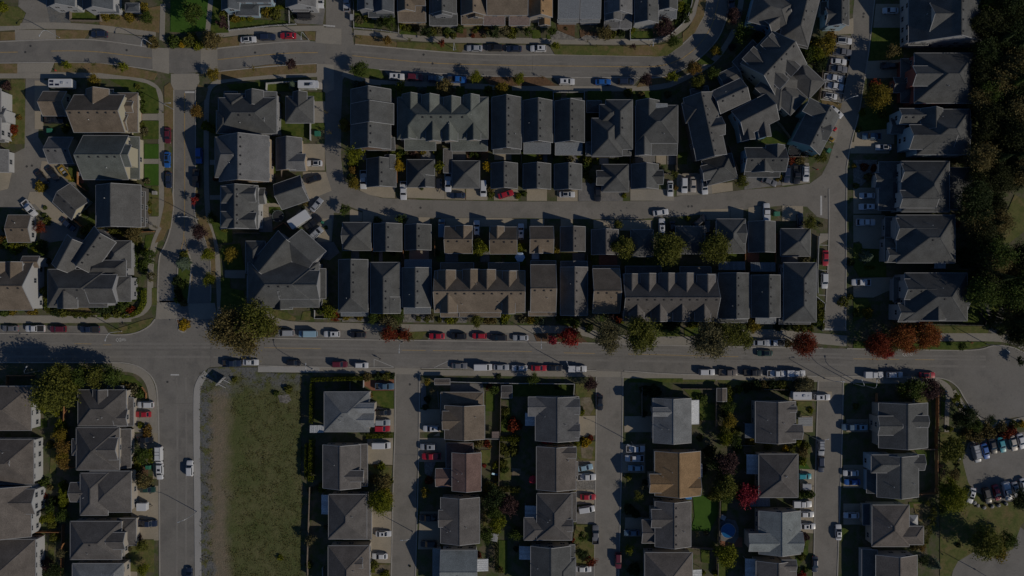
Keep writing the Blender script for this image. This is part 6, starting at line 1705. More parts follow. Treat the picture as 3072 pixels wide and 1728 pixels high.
cars('53', '1230,212,v,silver,75,rack; 1325,192,s,blue,75; 1400,142,s,black,75; 1490,127,s,teal,75; 1605,112,s,beige,75; 1685,92,s,white,75; 1185,637,s,white,105,sun; 1340,637,u,black,75; 1440,607,s,red,75; 1540,590,p,white,75,cap; 1630,577,s,silver,75; 1715,540,s,white,75')
trailer('00', 627, 845, 7.0, 2.5, 0, 'white travel trailer with dark solar panels beside the brown-roofed garage', solar=True)
trailer('11', 1298, 762, 6.6, 3.0, -33, 'large plain white box trailer in the left court', name='box_trailer', roofbits=False)
trailer('42', 1190, 1080, 5.6, 2.3, 0, 'white travel trailer with pale blue end above third lower street')
trailer('03', 1435, 748, 3.0, 2.3, 0, 'small square white cargo trailer on lower left driveway', h=2.2, name='cargo_trailer', roofbits=False)
trailer('21', 985, 400, 3.0, 1.7, 90, 'small dark barrel trailer between two lane garages', h=1.6, name='cargo_trailer', roofbits=False, mat=PM['black'])
trailer('10', 1345, 158, 4.0, 2.2, 0, 'black covered utility trailer beside the white-fenced yard', h=1.9, name='utility_trailer', roofbits=False, mat=PM['black'])
trailer('43', 1245, 545, 2.6, 1.8, 0, 'small grey utility trailer on driveway behind teal hatchback', h=1.3, name='utility_trailer', roofbits=False, mat=PM['silver'])
motorhome('10', 1400, 857, 0, 'white motorhome parked beside blue-grey spruce and grey garage')
# yellow motor boat on its cradle
p = W('01', 650, 290, 1)
bo = empty('motor_boat', (p.x, p.y, .1), -R(50))
hs = [(-2.6, .85, .9), (-1.6, 1.0, .95), (0, 1.05, 1.0), (1.5, .8, 1.05), (2.5, .35, 1.12), (2.9, .03, 1.2)]
vs = []; fs = []
for x_, w_, z_ in hs:
    vs += [(x_, -w_, z_), (x_, -w_ * .8, .45), (x_, 0, .3 if x_ < 2 else .6), (x_, w_ * .8, .45), (x_, w_, z_), (x_, w_ * .72, z_ + .05), (x_, w_ * .68, .7 if x_ < 1.3 else z_ + .08), (x_, -w_ * .68, .7 if x_ < 1.3 else z_ + .08), (x_, -w_ * .72, z_ + .05)]
for i in range(len(hs) - 1):
    for k in range(9):
        fs.append((i * 9 + k, i * 9 + (k + 1) % 9, (i + 1) * 9 + (k + 1) % 9, (i + 1) * 9 + k))
fs += [tuple(range(9)), tuple(45 + k for k in reversed(range(9)))]
MB().add(vs, fs).build('hull', M['yellow'], bo)
MB().add([(1.2, -.75, 1.0), (1.2, .75, 1.0), (.8, .65, 1.5), (.8, -.65, 1.5)], [(0, 1, 2, 3)]).build('windscreen', M['carglass'], bo)
for q in (-1.6, -.4):
    MB().box(q, -.5, .7, q + .5, .5, 1.05).build('seat', M['trim'], bo)
wheels(bo, [(-.6, -1.0), (-.6, 1.0)])
MB().box(-2.6, -.9, .3, 1.6, -.8, .4).box(-2.6, .8, .3, 1.6, .9, .4).build('cradle', M['black'], bo)
bo['label'] = 'yellow motor boat on a trailer in the left court'; bo['category'] = 'boat'
# ---------------------------------------------------------------- trees, shrubs, hedges
trees('00', '675,648,42,o,lime; 950,650,38,t,olive; 1235,672,46,o,lime; 940,818,62,o,yellow; 1060,150,52,s,yellow; 1150,148,48,s,olive; 1300,168,50,s,yellow; 1432,82,55,s,yellow; 1475,178,58,o,green; 1530,425,58,s,brown; 1410,960,36,s,green; 1420,1040,42,s,green; 1422,1105,38,s,green; 1410,1262,42,s,olive; 1445,1320,42,s,grey; 60,862,46,s,purple; 100,1222,44,s,yellow; 125,1302,48,s,rust; 95,1388,38,s,yellow; 150,1352,16,s,gold; 705,1250,38,s,lime; 650,1300,36,s,olive; 20,70,50,s,lime; 40,1000,30,s,orange; 190,1180,28,s,orange; 1650,1130,28,t,olive; 1380,870,26,s,olive')
trees('10', '215,132,98,o,green; 30,412,64,s,green; 190,402,72,s,olive; 270,455,48,s,lime; 405,402,88,o,brown,.7; 112,442,36,s,gold; 520,222,52,o,purple; 535,140,42,s,olive; 650,185,44,s,yellow; 730,175,34,s,lime; 800,180,34,s,lime; 960,120,50,s,yellow; 1050,140,55,s,olive; 1205,647,52,o,purple; 430,748,56,o,yellow; 842,690,40,t,yellow; 258,1122,62,o,orange; 350,1262,46,s,lime; 415,1295,40,s,lime; 1225,850,54,c,blue; 1095,1050,28,s,lime; 1090,1085,24,s,green; 1085,1150,24,s,lime; 1085,1290,30,s,green; 1085,1220,22,s,lime; 1080,960,22,s,orange; 1240,165,26,s,dark; 1560,1130,40,t,grey; 1600,1330,44,t,grey; 560,10,40,s,dark')
for i in range(6):
    trees('10', f'{1000+i*24},{88-i*4},20,k,cedar,.6')
trees('20', '260,165,40,s,olive; 390,225,48,o,dark; 490,230,62,o,green; 440,190,40,s,green; 605,250,36,s,lime; 640,275,32,s,olive; 690,280,34,s,olive; 750,285,28,s,brown; 860,330,52,o,dark; 930,305,44,s,olive; 980,300,40,s,grey; 1060,310,40,s,green; 1065,355,28,s,olive; 1127,358,30,s,olive; 1195,295,36,k,green,.7; 1380,265,36,s,lime; 1345,310,24,s,olive; 1460,280,34,s,orange; 1540,320,52,o,dark; 1640,320,50,o,grey; 1710,340,48,s,olive; 1430,362,20,s,grey; 1325,360,20,s,rust; 185,700,72,o,green; 455,408,44,o,orange; 190,382,30,t,yellow; 690,400,38,t,olive; 1012,432,46,a,rust; 148,845,40,s,blue; 210,850,34,s,grey; 600,870,50,o,lime; 800,905,42,c,blue; 1040,895,98,o,brown,.8; 1355,775,56,o,lime; 1475,900,36,s,lime; 1610,895,70,o,yellow,.8; 50,1265,58,o,yellow; 15,1225,34,s,olive; 180,200,40,s,grey')
trees('30', '10,310,40,s,lime; 160,325,44,o,green; 400,310,44,o,green; 65,790,56,o,lime; 310,775,30,t,orange; 935,335,70,o,brown,.7; 1010,345,40,s,olive; 1210,300,32,s,lime; 1215,475,38,a,purple; 1545,270,90,o,purple,.7; 1620,415,58,o,green; 440,465,40,o,lime; 1345,800,60,o,purple; 1615,775,52,o,lime; 1170,930,42,s,olive; 850,465,24,t,olive; 760,415,22,t,grey; 1690,60,50,s,lime; 1660,160,50,s,dark; 1570,945,36,s,brown; 1300,950,32,s,brown; 1100,330,36,s,dark; 545,290,18,s,grey')
trees('40', '520,152,74,o,purple; 612,340,82,o,green; 342,502,56,o,yellow; 112,682,68,o,orange; 312,748,58,o,green; 165,838,66,o,olive; 1440,455,98,o,yellow,.8; 1370,540,70,o,lime; 1265,565,82,o,green,.7; 1390,640,66,o,dark; 1090,480,44,s,green; 1225,480,52,o,green; 1490,362,52,o,orange; 1320,420,50,s,dark; 50,90,48,s,green; 20,180,50,s,dark; 740,360,36,s,purple; 830,350,36,s,olive; 500,470,34,s,purple; 1180,520,46,s,lime; 1300,870,34,s,lime; 1330,830,26,s,lime; 1510,1215,22,s,yellow')
trees('50', '390,530,82,a,brown; 250,970,120,o,yellow,.8; 215,850,52,o,rust; 300,1140,42,s,olive; 95,1130,34,s,lime; 60,1300,30,s,olive')
trees('51', '10,220,24,s,yellow; 215,240,36,s,rust; 115,230,40,s,rust; 150,330,40,s,brown; 150,1130,66,c,blue; 130,1245,20,s,cedar; 165,1245,20,s,cedar; 200,1245,18,s,cedar; 1020,170,26,s,yellow; 1050,810,30,s,red; 30,420,30,s,olive')
trees('52', '150,250,52,s,yellow; 40,250,40,s,olive; 250,570,120,o,rust,.8; 330,640,70,o,red,.7; 500,490,125,o,maple,.9; 580,430,90,a,orange,1.0; 560,600,80,a,maple,.8; 740,470,120,o,maple,.9; 810,520,80,a,maple,.9; 690,560,80,a,orange,.8; 640,380,70,o,rust,1.0; 400,590,70,a,brown,.9; 1100,585,42,o,green; 590,1025,105,o,green,.6; 510,1040,60,o,lime,.6; 790,1010,100,o,purple,.6; 1030,1115,46,o,lime; 1080,1190,24,s,lime; 1160,1290,90,o,dark,.8; 1060,1330,70,o,dark,.8; 1240,1390,60,o,green,.7; 950,1410,24,s,dark; 985,1420,24,s,lime; 1200,1400,40,s,yellow; 1380,1330,60,a,dark; 1350,1420,60,s,brown; 1500,1410,56,s,brown; 1620,1380,46,s,olive; 1695,1370,34,s,gold; 1700,730,44,o,dark; 30,1190,30,s,olive; 1690,480,60,o,dark; 1450,60,70,c,forest,1.2; 1560,40,70,c,forest,1.2; 1660,200,95,c,forest,1.1; 1480,440,40,o,dark; 1600,1430,50,s,rust')
trees('53', '1000,150,110,o,olive,.75; 950,230,70,o,olive,.7; 1010,660,130,o,lime,.8; 960,560,90,o,lime,.7; 930,760,70,o,green,.7; 1010,430,60,o,brown,.7; 1340,1120,150,o,olive,.8; 1430,1180,100,o,yellow,.7; 1550,1090,80,o,green,.8; 1690,700,80,o,dark; 1700,620,60,o,dark; 690,1170,50,a,orange; 830,1340,60,c,blue; 700,1290,60,a,dark; 1250,40,70,s,brown; 1380,20,60,s,brown; 1540,20,60,s,rust; 1150,30,60,s,brown; 1060,1140,26,s,dark; 620,1160,40,s,brown; 1050,275,26,s,dark; 1045,330,24,s,dark; 1060,395,24,s,dark; 1240,740,18,s,grey; 1310,750,18,s,grey; 1385,745,18,s,dark; 1460,735,20,s,dark; 1535,720,20,s,dark; 900,430,55,t,purple; 880,350,40,t,purple')
for i in range(9):
    trees('53', f'{770 + rng.uniform(-40, 50):.0f},{720 + i * 48},36,a,olive,.9')
trees('01', '405,425,58,s,yellow; 410,835,62,a,rust,.7; 470,775,42,s,olive; 440,715,24,s,green; 145,1042,62,s,lime; 60,1010,50,s,green; 15,960,42,s,orange; 5,1010,40,s,orange; 230,1010,36,s,olive; 410,1010,48,s,green; 430,1080,40,s,green; 350,1050,34,s,lime; 880,868,60,s,olive; 960,880,54,o,yellow; 840,870,40,s,orange; 1350,905,84,o,brown,.6; 1240,880,50,s,olive; 1130,885,44,s,olive; 1360,990,54,s,olive; 1360,1060,50,s,green; 1345,1130,44,s,green; 1350,1200,40,s,green; 1500,1135,66,o,green; 1445,1200,44,s,green; 1340,1380,46,s,green; 1440,1260,40,s,green; 1450,1090,40,s,lime; 1520,1340,44,o,grey; 1350,410,40,s,grey; 1440,500,36,s,lime; 1480,600,36,s,olive; 1490,680,30,s,yellow; 1560,840,36,t,grey; 1480,375,30,s,grey; 1390,640,24,s,green; 450,640,22,s,green; 480,1180,30,s,dark; 740,360,22,s,lime; 850,700,30,s,green; 40,860,26,s,green; 1290,900,40,s,grey')
trees('11', '245,575,46,a,red; 270,520,20,s,red; 290,885,76,o,purple; 410,750,54,o,green; 605,1108,66,o,yellow; 375,1112,62,o,lime; 380,1362,58,o,lime; 105,1200,72,c,blue; 130,1110,40,s,olive; 1000,70,34,s,lime; 1000,170,32,s,lime; 1000,20,26,s,green; 450,345,26,s,rust; 540,860,30,s,olive; 1560,840,20,s,green; 1330,640,20,s,dark; 1360,600,28,s,brown; 60,1380,50,s,dark; 110,1420,44,s,green')
trees('02', '40,245,46,s,green; 120,235,38,s,yellow; 340,240,34,s,yellow; 300,245,26,s,orange; 450,30,40,k,olive,.7; 470,110,44,s,olive; 480,180,46,s,green; 560,240,50,s,dark; 640,250,44,s,olive; 760,270,32,s,green; 850,275,32,s,green; 950,190,52,s,dark; 1020,190,76,s,dark; 1090,200,56,s,dark; 1240,180,62,s,green; 1315,225,44,s,rust; 1170,260,42,s,olive; 1070,275,40,s,olive; 1350,20,44,s,green; 1350,100,36,s,green; 1300,405,34,t,green; 1345,1040,60,s,grey; 1400,1060,48,s,green; 1290,1000,44,s,brown; 1240,985,30,s,yellow; 600,1400,66,s,lime; 470,1240,56,s,dark; 560,1240,50,s,lime; 1410,1380,32,s,lime; 1480,1420,44,s,orange; 540,1045,200,o,olive,1.1; 470,1110,110,o,lime,1.0; 610,890,125,o,olive,1.15; 790,885,98,o,green,1.1; 950,885,102,o,olive,1.1; 1120,890,94,o,green,1.1; 690,980,90,o,lime,1.0; 1220,1340,24,s,lime')
trees('12', '560,420,180,a,brown,1.25; 730,490,200,a,brown,1.2; 870,340,200,a,olive,1.2; 650,320,140,a,brown,1.2; 970,400,120,a,brown,1.2; 1600,250,84,a,lime; 1650,290,46,s,rust; 1575,210,50,s,olive; 130,370,52,s,gold,.5; 115,400,36,s,gold,.5; 150,350,36,s,orange,.5; 1180,1020,40,s,olive; 1060,1060,30,s,green; 640,920,28,s,olive; 1500,240,30,s,green; 60,120,30,s,lime; 130,150,36,s,brown')
for x_ in range(5):
    trees('12', f'{60 + x_ * 8},{20 + x_ * 22},34,s,dark')
trees('22', '330,295,62,o,green; 430,280,58,o,olive; 500,330,90,o,grey,.7; 560,300,72,o,green,.7; 590,215,34,s,green; 490,455,84,o,rust,.7; 640,470,72,a,rust,.7; 690,500,46,a,brown; 545,430,56,o,purple,.7; 590,490,26,s,yellow; 775,310,26,k,olive,.6; 860,318,28,k,olive,.6; 895,285,40,s,grey; 985,320,26,s,olive; 1090,318,50,s,lime; 1140,320,34,s,olive; 1365,325,62,o,olive; 1470,330,36,s,brown; 1530,330,34,s,brown; 1640,300,50,s,lime; 1640,340,30,s,green; 45,292,36,s,yellow; 180,292,36,s,yellow; 260,895,46,s,brown; 370,890,42,s,dark; 450,890,46,s,olive; 510,885,30,s,dark; 870,945,36,o,yellow; 915,1040,30,a,grey; 1535,1020,50,o,green; 1490,1000,34,s,rust; 295,1080,22,s,orange; 290,1150,24,s,yellow; 865,1120,34,s,dark; 845,1200,30,s,dark; 1640,1340,44,s,green; 1650,1240,40,s,olive; 1580,890,28,s,dark')
trees('32', '195,315,44,s,yellow; 240,320,40,s,dark; 310,345,24,s,blue; 470,300,34,s,green; 550,300,32,s,lime; 640,340,36,k,green,.6; 640,380,30,s,green; 775,402,42,s,green; 410,520,48,o,crimson; 570,500,92,o,red,.7; 600,430,40,o,red; 650,480,44,o,brown; 965,440,130,a,grey,1.8; 980,560,110,a,grey,1.7; 930,500,90,a,grey,2.0; 1290,460,170,a,olive,1.8; 1250,560,110,a,grey,1.8; 1360,520,110,a,olive,1.8; 1250,360,100,a,grey,1.9; 1520,380,50,s,green; 1600,390,50,s,dark; 1660,360,40,s,dark; 1080,310,46,s,rust; 1105,320,36,s,lime; 1010,290,34,s,purple; 100,320,38,s,grey; 215,915,58,o,green; 790,965,66,o,purple,.8; 700,1255,32,s,lime; 690,1220,30,s,dark; 150,325,24,s,brown; 470,990,34,s,green; 20,1380,70,s,rust; 1340,1030,50,s,dark; 1440,1040,60,s,dark; 1330,1270,30,s,dark')
trees('31', '0,240,20,s,olive; 85,1035,46,o,lime,.6; 445,1065,36,o,yellow; 1070,815,42,o,olive; 1120,1040,108,o,olive,.9; 1575,1050,150,o,olive,.9; 280,160,30,s,yellow; 305,190,26,s,grey; 290,120,24,s,yellow; 430,120,24,s,green; 580,150,40,s,grey; 560,130,30,s,olive; 670,120,22,s,lime; 760,170,50,s,olive; 740,230,56,s,green; 740,310,40,s,olive; 850,175,34,s,lime; 1065,160,36,s,green; 1000,130,30,s,olive; 1190,170,24,s,yellow; 1630,310,46,a,olive; 1470,220,30,s,grey; 1650,440,24,s,orange; 790,370,26,s,olive; 125,500,28,s,green; 60,520,30,s,lime; 1130,520,24,s,lime; 790,1140,34,s,lime; 110,1125,22,s,green')
trees('21', '140,100,100,a,lime; 110,180,46,s,lime; 125,400,58,o,yellow; 115,260,44,s,orange; 95,330,40,s,green; 575,215,56,o,gold; 560,115,46,a,lime; 610,100,40,s,green; 990,230,48,o,lime; 1460,230,48,o,gold; 1000,275,26,s,yellow; 820,80,30,s,yellow; 940,70,34,s,olive; 660,95,30,s,grey; 470,95,30,s,olive; 1500,450,40,s,brown; 1505,510,34,s,olive; 1315,100,30,s,green; 1370,120,34,s,green; 40,660,50,o,green; 600,755,48,o,green; 360,770,40,s,green; 1400,1040,80,o,lime,.8; 655,1080,30,s,lime; 960,1095,30,s,green; 350,1095,26,s,olive; 520,1090,30,s,dark; 720,110,36,s,purple; 810,450,16,s,green; 1630,1130,20,s,yellow; 1660,60,20,s,yellow')
trees('41', '325,1050,138,o,olive,.95; 595,385,56,o,olive; 600,330,34,s,olive; 1395,130,58,o,olive; 1300,90,40,s,lime; 1290,790,64,o,olive; 1390,810,24,s,grey; 55,750,26,s,lime; 985,330,30,s,yellow; 950,365,20,s,yellow; 1090,155,50,s,rust; 1180,160,50,s,brown; 1230,1170,36,s,grey; 1260,1160,30,s,grey; 1320,1180,24,s,green; 1695,1190,36,s,dark')
trees('42', '260,520,180,a,grey,1.4; 440,480,120,a,olive,1.4; 560,450,110,a,olive,1.4; 630,530,90,a,olive,1.3; 330,620,110,a,grey,1.4; 160,560,90,a,grey,1.4; 700,385,70,o,yellow,.7; 340,380,70,s,olive; 110,360,50,s,lime; 1225,560,118,o,rust,1.0; 1060,560,40,s,brown; 1375,170,44,s,olive; 1385,240,40,s,olive; 1390,310,36,s,lime; 1360,350,44,s,green; 1150,400,40,s,olive; 1220,405,40,s,olive; 1290,405,36,s,olive; 1060,390,36,s,dark; 960,390,40,s,dark; 470,1040,54,s,olive; 570,1020,40,s,lime; 460,1110,50,s,lime; 650,1000,50,s,dark; 740,980,54,s,dark; 820,990,50,s,brown; 900,985,54,s,dark; 1000,980,56,s,olive; 1040,1030,44,s,green; 1165,960,46,s,grey; 1230,975,76,o,grey,.7; 1290,965,40,s,grey; 460,1200,62,o,green,.7; 470,1340,72,o,yellow,.7; 440,1270,50,o,dark,.7; 430,1420,60,o,olive,.7; 540,1440,44,s,olive; 1140,1165,24,s,olive; 180,1300,28,s,green; 200,1120,50,k,green,.4; 170,1350,26,s,grey; 1290,1230,30,s,lime; 1620,140,50,s,olive; 1690,90,30,s,olive')
trees('03', '600,30,62,o,yellow; 640,160,70,o,orange; 620,240,60,o,yellow; 630,310,60,o,orange; 625,60,50,s,lime; 500,130,40,s,olive; 440,510,50,s,green; 500,560,30,s,brown; 530,700,50,s,dark; 510,780,50,o,green; 500,860,54,o,lime; 520,930,50,s,olive; 630,840,60,o,green; 540,1060,50,s,olive; 615,1220,54,a,grey; 410,890,34,s,lime; 1430,240,70,o,green; 1370,280,50,s,olive; 1380,360,40,s,lime; 1440,490,78,o,brown; 1380,440,50,s,purple; 1430,1150,56,o,olive; 1380,1070,40,s,purple; 1440,1380,56,o,lime; 1300,1180,24,s,grey; 1300,250,36,s,dark; 1480,20,40,s,orange; 440,650,34,s,rust; 430,720,30,s,orange; 360,640,30,s,brown; 420,760,30,s,brown; 470,1340,60,s,purple; 560,1400,70,o,dark; 450,1420,50,s,dark; 360,1300,24,s,dark')
for i in range(9):
    trees('03', f'{635 + 12 * (i % 2)},{525 + i * 28},34,k,cedar,.75')
trees('13', '1405,1090,52,o,grey; 1520,565,44,s,cedar; 1390,1340,40,s,olive; 1460,570,26,s,grey; 1560,960,22,s,grey; 1400,590,30,s,grey; 1100,1265,30,s,lime')
trees('23', '420,500,80,o,brown,.7; 330,480,46,s,brown; 480,500,40,s,olive; 400,700,118,o,lime,.8; 440,640,80,o,yellow,.8; 450,580,40,s,green; 325,1340,46,s,olive; 310,1390,30,s,lime; 845,610,44,o,yellow,.7; 880,490,40,s,rust; 440,1440,44,s,lime; 400,345,40,s,cedar; 345,345,20,s,orange; 1390,110,50,s,brown; 1460,120,40,s,rust; 1490,560,60,o,yellow,.7; 1620,320,48,s,olive; 1640,380,40,s,green; 1560,340,40,s,lime; 1530,660,110,o,dark,.8; 1670,740,90,o,purple,.8; 1540,800,80,o,green,.8; 1570,920,84,o,lime,.8; 1450,1030,76,o,green,.8; 1620,880,50,o,green,.7; 1650,200,50,s,olive; 1610,150,44,s,olive; 1450,640,36,s,brown; 1380,1240,30,s,rust; 690,1350,10,s,dark; 1600,1390,30,s,brown; 1490,150,20,s,orange; 1560,470,24,s,yellow; 1440,340,20,s,red')
trees('33', '740,105,50,s,gold; 660,110,36,s,lime; 700,80,30,s,dark; 790,60,30,s,rust; 720,1050,46,o,green; 700,1220,48,o,dark; 800,1300,52,o,rust,.7; 1265,640,54,a,olive; 1185,1185,46,o,lime; 1325,555,36,a,grey; 20,740,50,o,purple,.7; 45,1020,66,o,green,.7; 1250,830,40,s,dark; 610,1090,24,s,rust; 1170,450,30,s,lime; 20,80,60,s,olive; 20,190,50,s,olive; 1180,780,50,s,dark; 1230,1390,60,s,dark; 40,1180,24,s,dark; 560,1140,30,s,dark; 1340,510,30,s,dark')
trees('43', '430,60,70,o,lime,.7; 500,70,60,o,dark,.7; 545,100,50,o,green,.7; 685,98,48,s,yellow; 860,140,40,s,olive; 1100,180,40,s,olive; 450,310,110,o,purple,.9; 420,400,90,o,dark,.9; 330,300,90,o,dark,.8; 440,560,110,o,olive,.9; 430,640,80,o,green,.8; 350,620,70,o,olive,.8; 300,650,44,s,olive; 580,600,70,o,rust,.8; 660,640,100,o,crimson,.85; 690,590,60,o,crimson,.8; 440,1240,110,o,lime,.75; 370,1200,60,o,green,.7; 560,170,50,s,green; 1215,200,50,s,brown; 1240,140,40,s,olive; 1210,300,40,s,lime; 1230,1060,46,s,purple; 1200,1140,40,s,olive; 1160,1390,30,s,green; 1240,1390,30,s,green; 1200,1440,40,s,red; 180,60,34,s,dark; 280,200,60,s,dark; 200,380,50,s,dark; 330,1420,30,s,lime; 210,1420,24,s,lime; 1040,170,34,s,gold; 1160,110,40,s,lime; 240,1020,24,s,grey; 150,1030,40,t,grey; 1200,1260,40,s,olive')
# clipped hedges
hedge('01', '1130,880 1290,880', 1.4, 1.2, 'olive'); hedge('02', '1440,20 1440,150 1400,230 1330,270 1230,285', 1.3, 1.1, 'cedar'); hedge('02', '470,20 470,230 620,255 960,275', 1.2, 1.0, 'olive')
hedge('12', '1405,925 1717,915 1860,912', 1.1, 2.2, 'cedar'); hedge('12', '1418,960 1410,1360', 1.0, 2.2, 'cedar'); hedge('13', '1415,80 1410,300 1405,500', 1.3, 2.4, 'cedar'); hedge('13', '1365,120 1360,480', 1.0, 1.8, 'cedar')
hedge('22', '-40,912 215,912', 1.0, 2.0, 'cedar'); hedge('23', '250,45 510,35', 1.2, 1.4, 'cedar'); hedge('23', '1595,70 1717,70', 1.2, 1.8, 'cedar'); hedge('23', '1590,580 1717,585 1800,585', 1.4, 1.8, 'olive'); hedge('33', '0,75 85,75', 1.2, 1.8, 'lime')
hedge('03', '1510,170 1510,310', 1.2, 2.2, 'cedar'); hedge('23', '1560,1130 1560,1410', .9, 1.8, 'dark'); hedge('10', '600,195 680,185', .9, .9, 'yellow'); hedge('42', '1420,220 1415,420', .7, .8, 'lime')
hedge('33', '1310,1030 1310,1030.5 1310,1031', .5, .5, 'lime') if False else None
# tall cedar on the drive in the third lower street
for i in range(7):
    trees('43', f'{1150 + i * 24},{620 + (i % 2) * 16},30,k,green,.9')
# the wood along the right edge
fr = random.Random(21)
pts_f = []
def wood_ok(x, y):
    left = 2462 if y < 420 else 2452 if y < 620 else 2455 if y < 740 else 2470
    if y > 735 and x < 2540:
        return False
    if 470 < y < 640 and x > 2528 - abs(y - 555) * .15:
        return False
    return x > left
tries = 0
while len(pts_f) < 105 and tries < 9000:
    tries += 1
    x, y = fr.uniform(2450, 2600), fr.uniform(-20, 850)
    if wood_ok(x, y) and all((x - a) ** 2 + (y - b) ** 2 > 21 ** 2 for a, b in pts_f):
        pts_f.append((x, y))
for x, y in pts_f:
    k = fr.random()
    near = x < 2490
    if k < .3:
        tree('F', x, y, fr.uniform(17, 27), 'cone', fr.choice(['forest', 'dark', 'forest', 'dark', 'green']), fr.uniform(1.9, 2.4) if not near else fr.uniform(1.5, 2.0))
    else:
        tree('F', x, y, fr.uniform(16, 40), fr.choice(['round', 'airy', 'airy']), fr.choice(['forest', 'forest', 'forest', 'dark', 'dark', 'green', 'brown']), fr.uniform(1.3, 1.8))
# undergrowth of the wood
ux = crown_mesh('undergrowth', 'shrub', 10, .2, 3)
vs, fs = [], []
r2 = random.Random(5)
for i in range(9000):
    x, y = r2.uniform(2450, 2600), r2.uniform(-20, 860)
    if not wood_ok(x, y):
        continue
    p = W('F', x, y) + Vector((0, 0, r2.uniform(.1, 1.6)))
    d = Vector((r2.gauss(0, 1), r2.gauss(0, 1), r2.gauss(0, 1) + .8)).normalized()
    a = d.cross(Vector((r2.gauss(0, 1), r2.gauss(0, 1), .3))).normalized(); b = d.cross(a)
    s = r2.uniform(.3, .7); n = len(vs)
    vs += [p - a * s, p - b * s * .6, p + a * s, p + b * s * .6]; fs.append((n, n + 1, n + 2, n + 3))
o = link('undergrowth', mesh('undergrowth', vs, fs, LEAF['forest'])); o['kind'] = 'stuff'; o['label'] = 'dark leafy undergrowth below the trees of the wood'; o['category'] = 'undergrowth'
# weeds of the vacant lot
vs, fs = [], []
def inpoly(x, y, P):
    c = False
    for i in range(len(P)):
        (x1, y1), (x2, y2) = P[i - 1], P[i]
        if (y1 > y) != (y2 > y) and x < (x2 - x1) * (y - y1) / (y2 - y1) + x1:
            c = not c
    return c
FIELD = pts_of('610,1000 700,960 880,1000 900,1080 1000,1140 1060,1120 1190,1160 1250,1060 1310,1100 1310,1449 1330,1900 1305,2900 735,2900 680,1449 590,1250 590,1080')
EDGE = pts_of('300,1170 440,1150 450,1449 430,2000 440,2900 320,2900 310,1449')
TOP = pts_of('980,870 1190,870 1200,980 1180,1040 1060,1080 1000,1120 1010,960')
from mathutils import noise as mnoise
for i in range(90000):
    x, y = r2.uniform(295, 1330), r2.uniform(850, 2900)
    p = W('12', x, y); p.z = .12
    q = mnoise.fractal(p * .1, .8, 2.0, 4)
    q2 = mnoise.fractal(p * .45 + Vector((9, 3, 0)), .8, 2.0, 3)
    d_ = max(0, min(1, (p.x + 84.5 + q * 5) / 3.5)) * max(0, min(1, (-28 - p.y + q * 7) / 4))
    d_ = max(d_ * (.18 + .4 * q2), .26 * (q2 > .12) * (p.x < -89.5 or p.y > -30))
    if r2.random() > d_:
        continue
    h = r2.uniform(.05, .22) * (2 if r2.random() < .03 else 1)
    t_ = r2.uniform(0, 6.28); w = r2.uniform(.05, .15)
    a = Vector((math.cos(t_), math.sin(t_), 0)) * w
    ln = Vector((r2.gauss(0, .10), r2.gauss(0, .10), h))
    n = len(vs)
    vs += [p - a, p + a, p + a * .5 + ln, p - a * .5 + ln]; fs.append((n, n + 1, n + 2, n + 3))
o = link('weeds', mesh('weeds', vs, fs, LEAF['weed'])); o['kind'] = 'stuff'; o['label'] = 'rough grass and weeds covering the vacant lot'; o['category'] = 'grass'
# ---------------------------------------------------------------- street furniture, fences, garden things
for t, x, y, arm in [('00', 600, 378, 120), ('00', 1555, 462, 95), ('10', 30, 1100, 0), ('10', 1385, 396, 90), ('20', 1150, 500, 90), ('30', 1385, 460, 100), ('40', 1560, 1050, -15), ('11', 275, 755, 180),
                     ('02', 1225, 435, 110), ('02', 395, 835, -60), ('12', 1430, 815, -90), ('22', 620, 545, 90), ('32', 285, 500, 90), ('32', 1200, 1549, 200), ('42', 1720, 960, -120), ('42', 1428, 910, 0), ('52', 110, 980, -90), ('52', 1340, 565, 45), ('53', 1225, 1382, 45), ('13', 265, 800, 160),
                     ('32', 560, 790, -110), ('23', 720, 1002, 180), ('43', 1280, 40, -15)]:
    street_lamp(t, x, y, arm)
# fences
fence('10', '575,120 580,300 780,280 990,255', 'white', 1.1, word='white picket fence', picket=True); fence('10', '990,255 1255,238', 'white', 1.1, word='white picket fence end', picket=True); fence('10', '1185,75 1190,230', 'white', 1.1, word='white picket side fence', picket=True)
fence('20', '118,10 122,275 400,300 575,328', 'white', 1.0, picket=True); fence('20', '572,210 574,328', 'white', 1.0, picket=True)
fence('30', '1190,300 1192,398 1380,398 1500,390 1600,340 1717,235', 'white', 1.0); fence('40', '0,235 60,150 95,30 100,-10', 'white', 1.0)
fence('30', '414,1100 416,925 728,925 725,1060', 'white', 1.1); fence('10', '955,912 960,835 1200,818 1288,822 1290,912', 'white', 1.6); fence('10', '1400,1240 1400,1405', 'white', 1.6)
fence('21', '560,240 560,385', 'wood', 1.6); fence('21', '308,1070 320,1030', 'wood', 1.6); fence('21', '620,1075 630,1150', 'wood', 1.6); fence('21', '940,960 940,1130', 'wood', 1.6)
fence('01', '530,545 725,745', 'white', 1.5); fence('01', '775,210 775,400 860,470', 'wood', 1.6); fence('01', '730,760 810,830', 'wood', 1.6); fence('01', '1020,885 1090,885', 'wood', 1.5); fence('01', '1410,885 1540,880', 'wood', 1.2)
fence('11', '1025,860 1135,788 1210,865', 'wood', 1.6); fence('11', '630,895 880,895', 'oldwood', 1.6); fence('11', '1110,260 1115,330', 'oldwood', 1.6)
fence('40', '905,1170 1000,1260 1140,1449', 'oldwood', 1.7); fence('40', '1385,1000 1415,690 1290,620', 'oldwood', 1.7); fence('41', '470,20 560,260', 'oldwood', 1.7); fence('41', '1165,0 1265,125 1035,130', 'oldwood', 1.6); fence('41', '0,298 155,292', 'oldwood', 1.6)
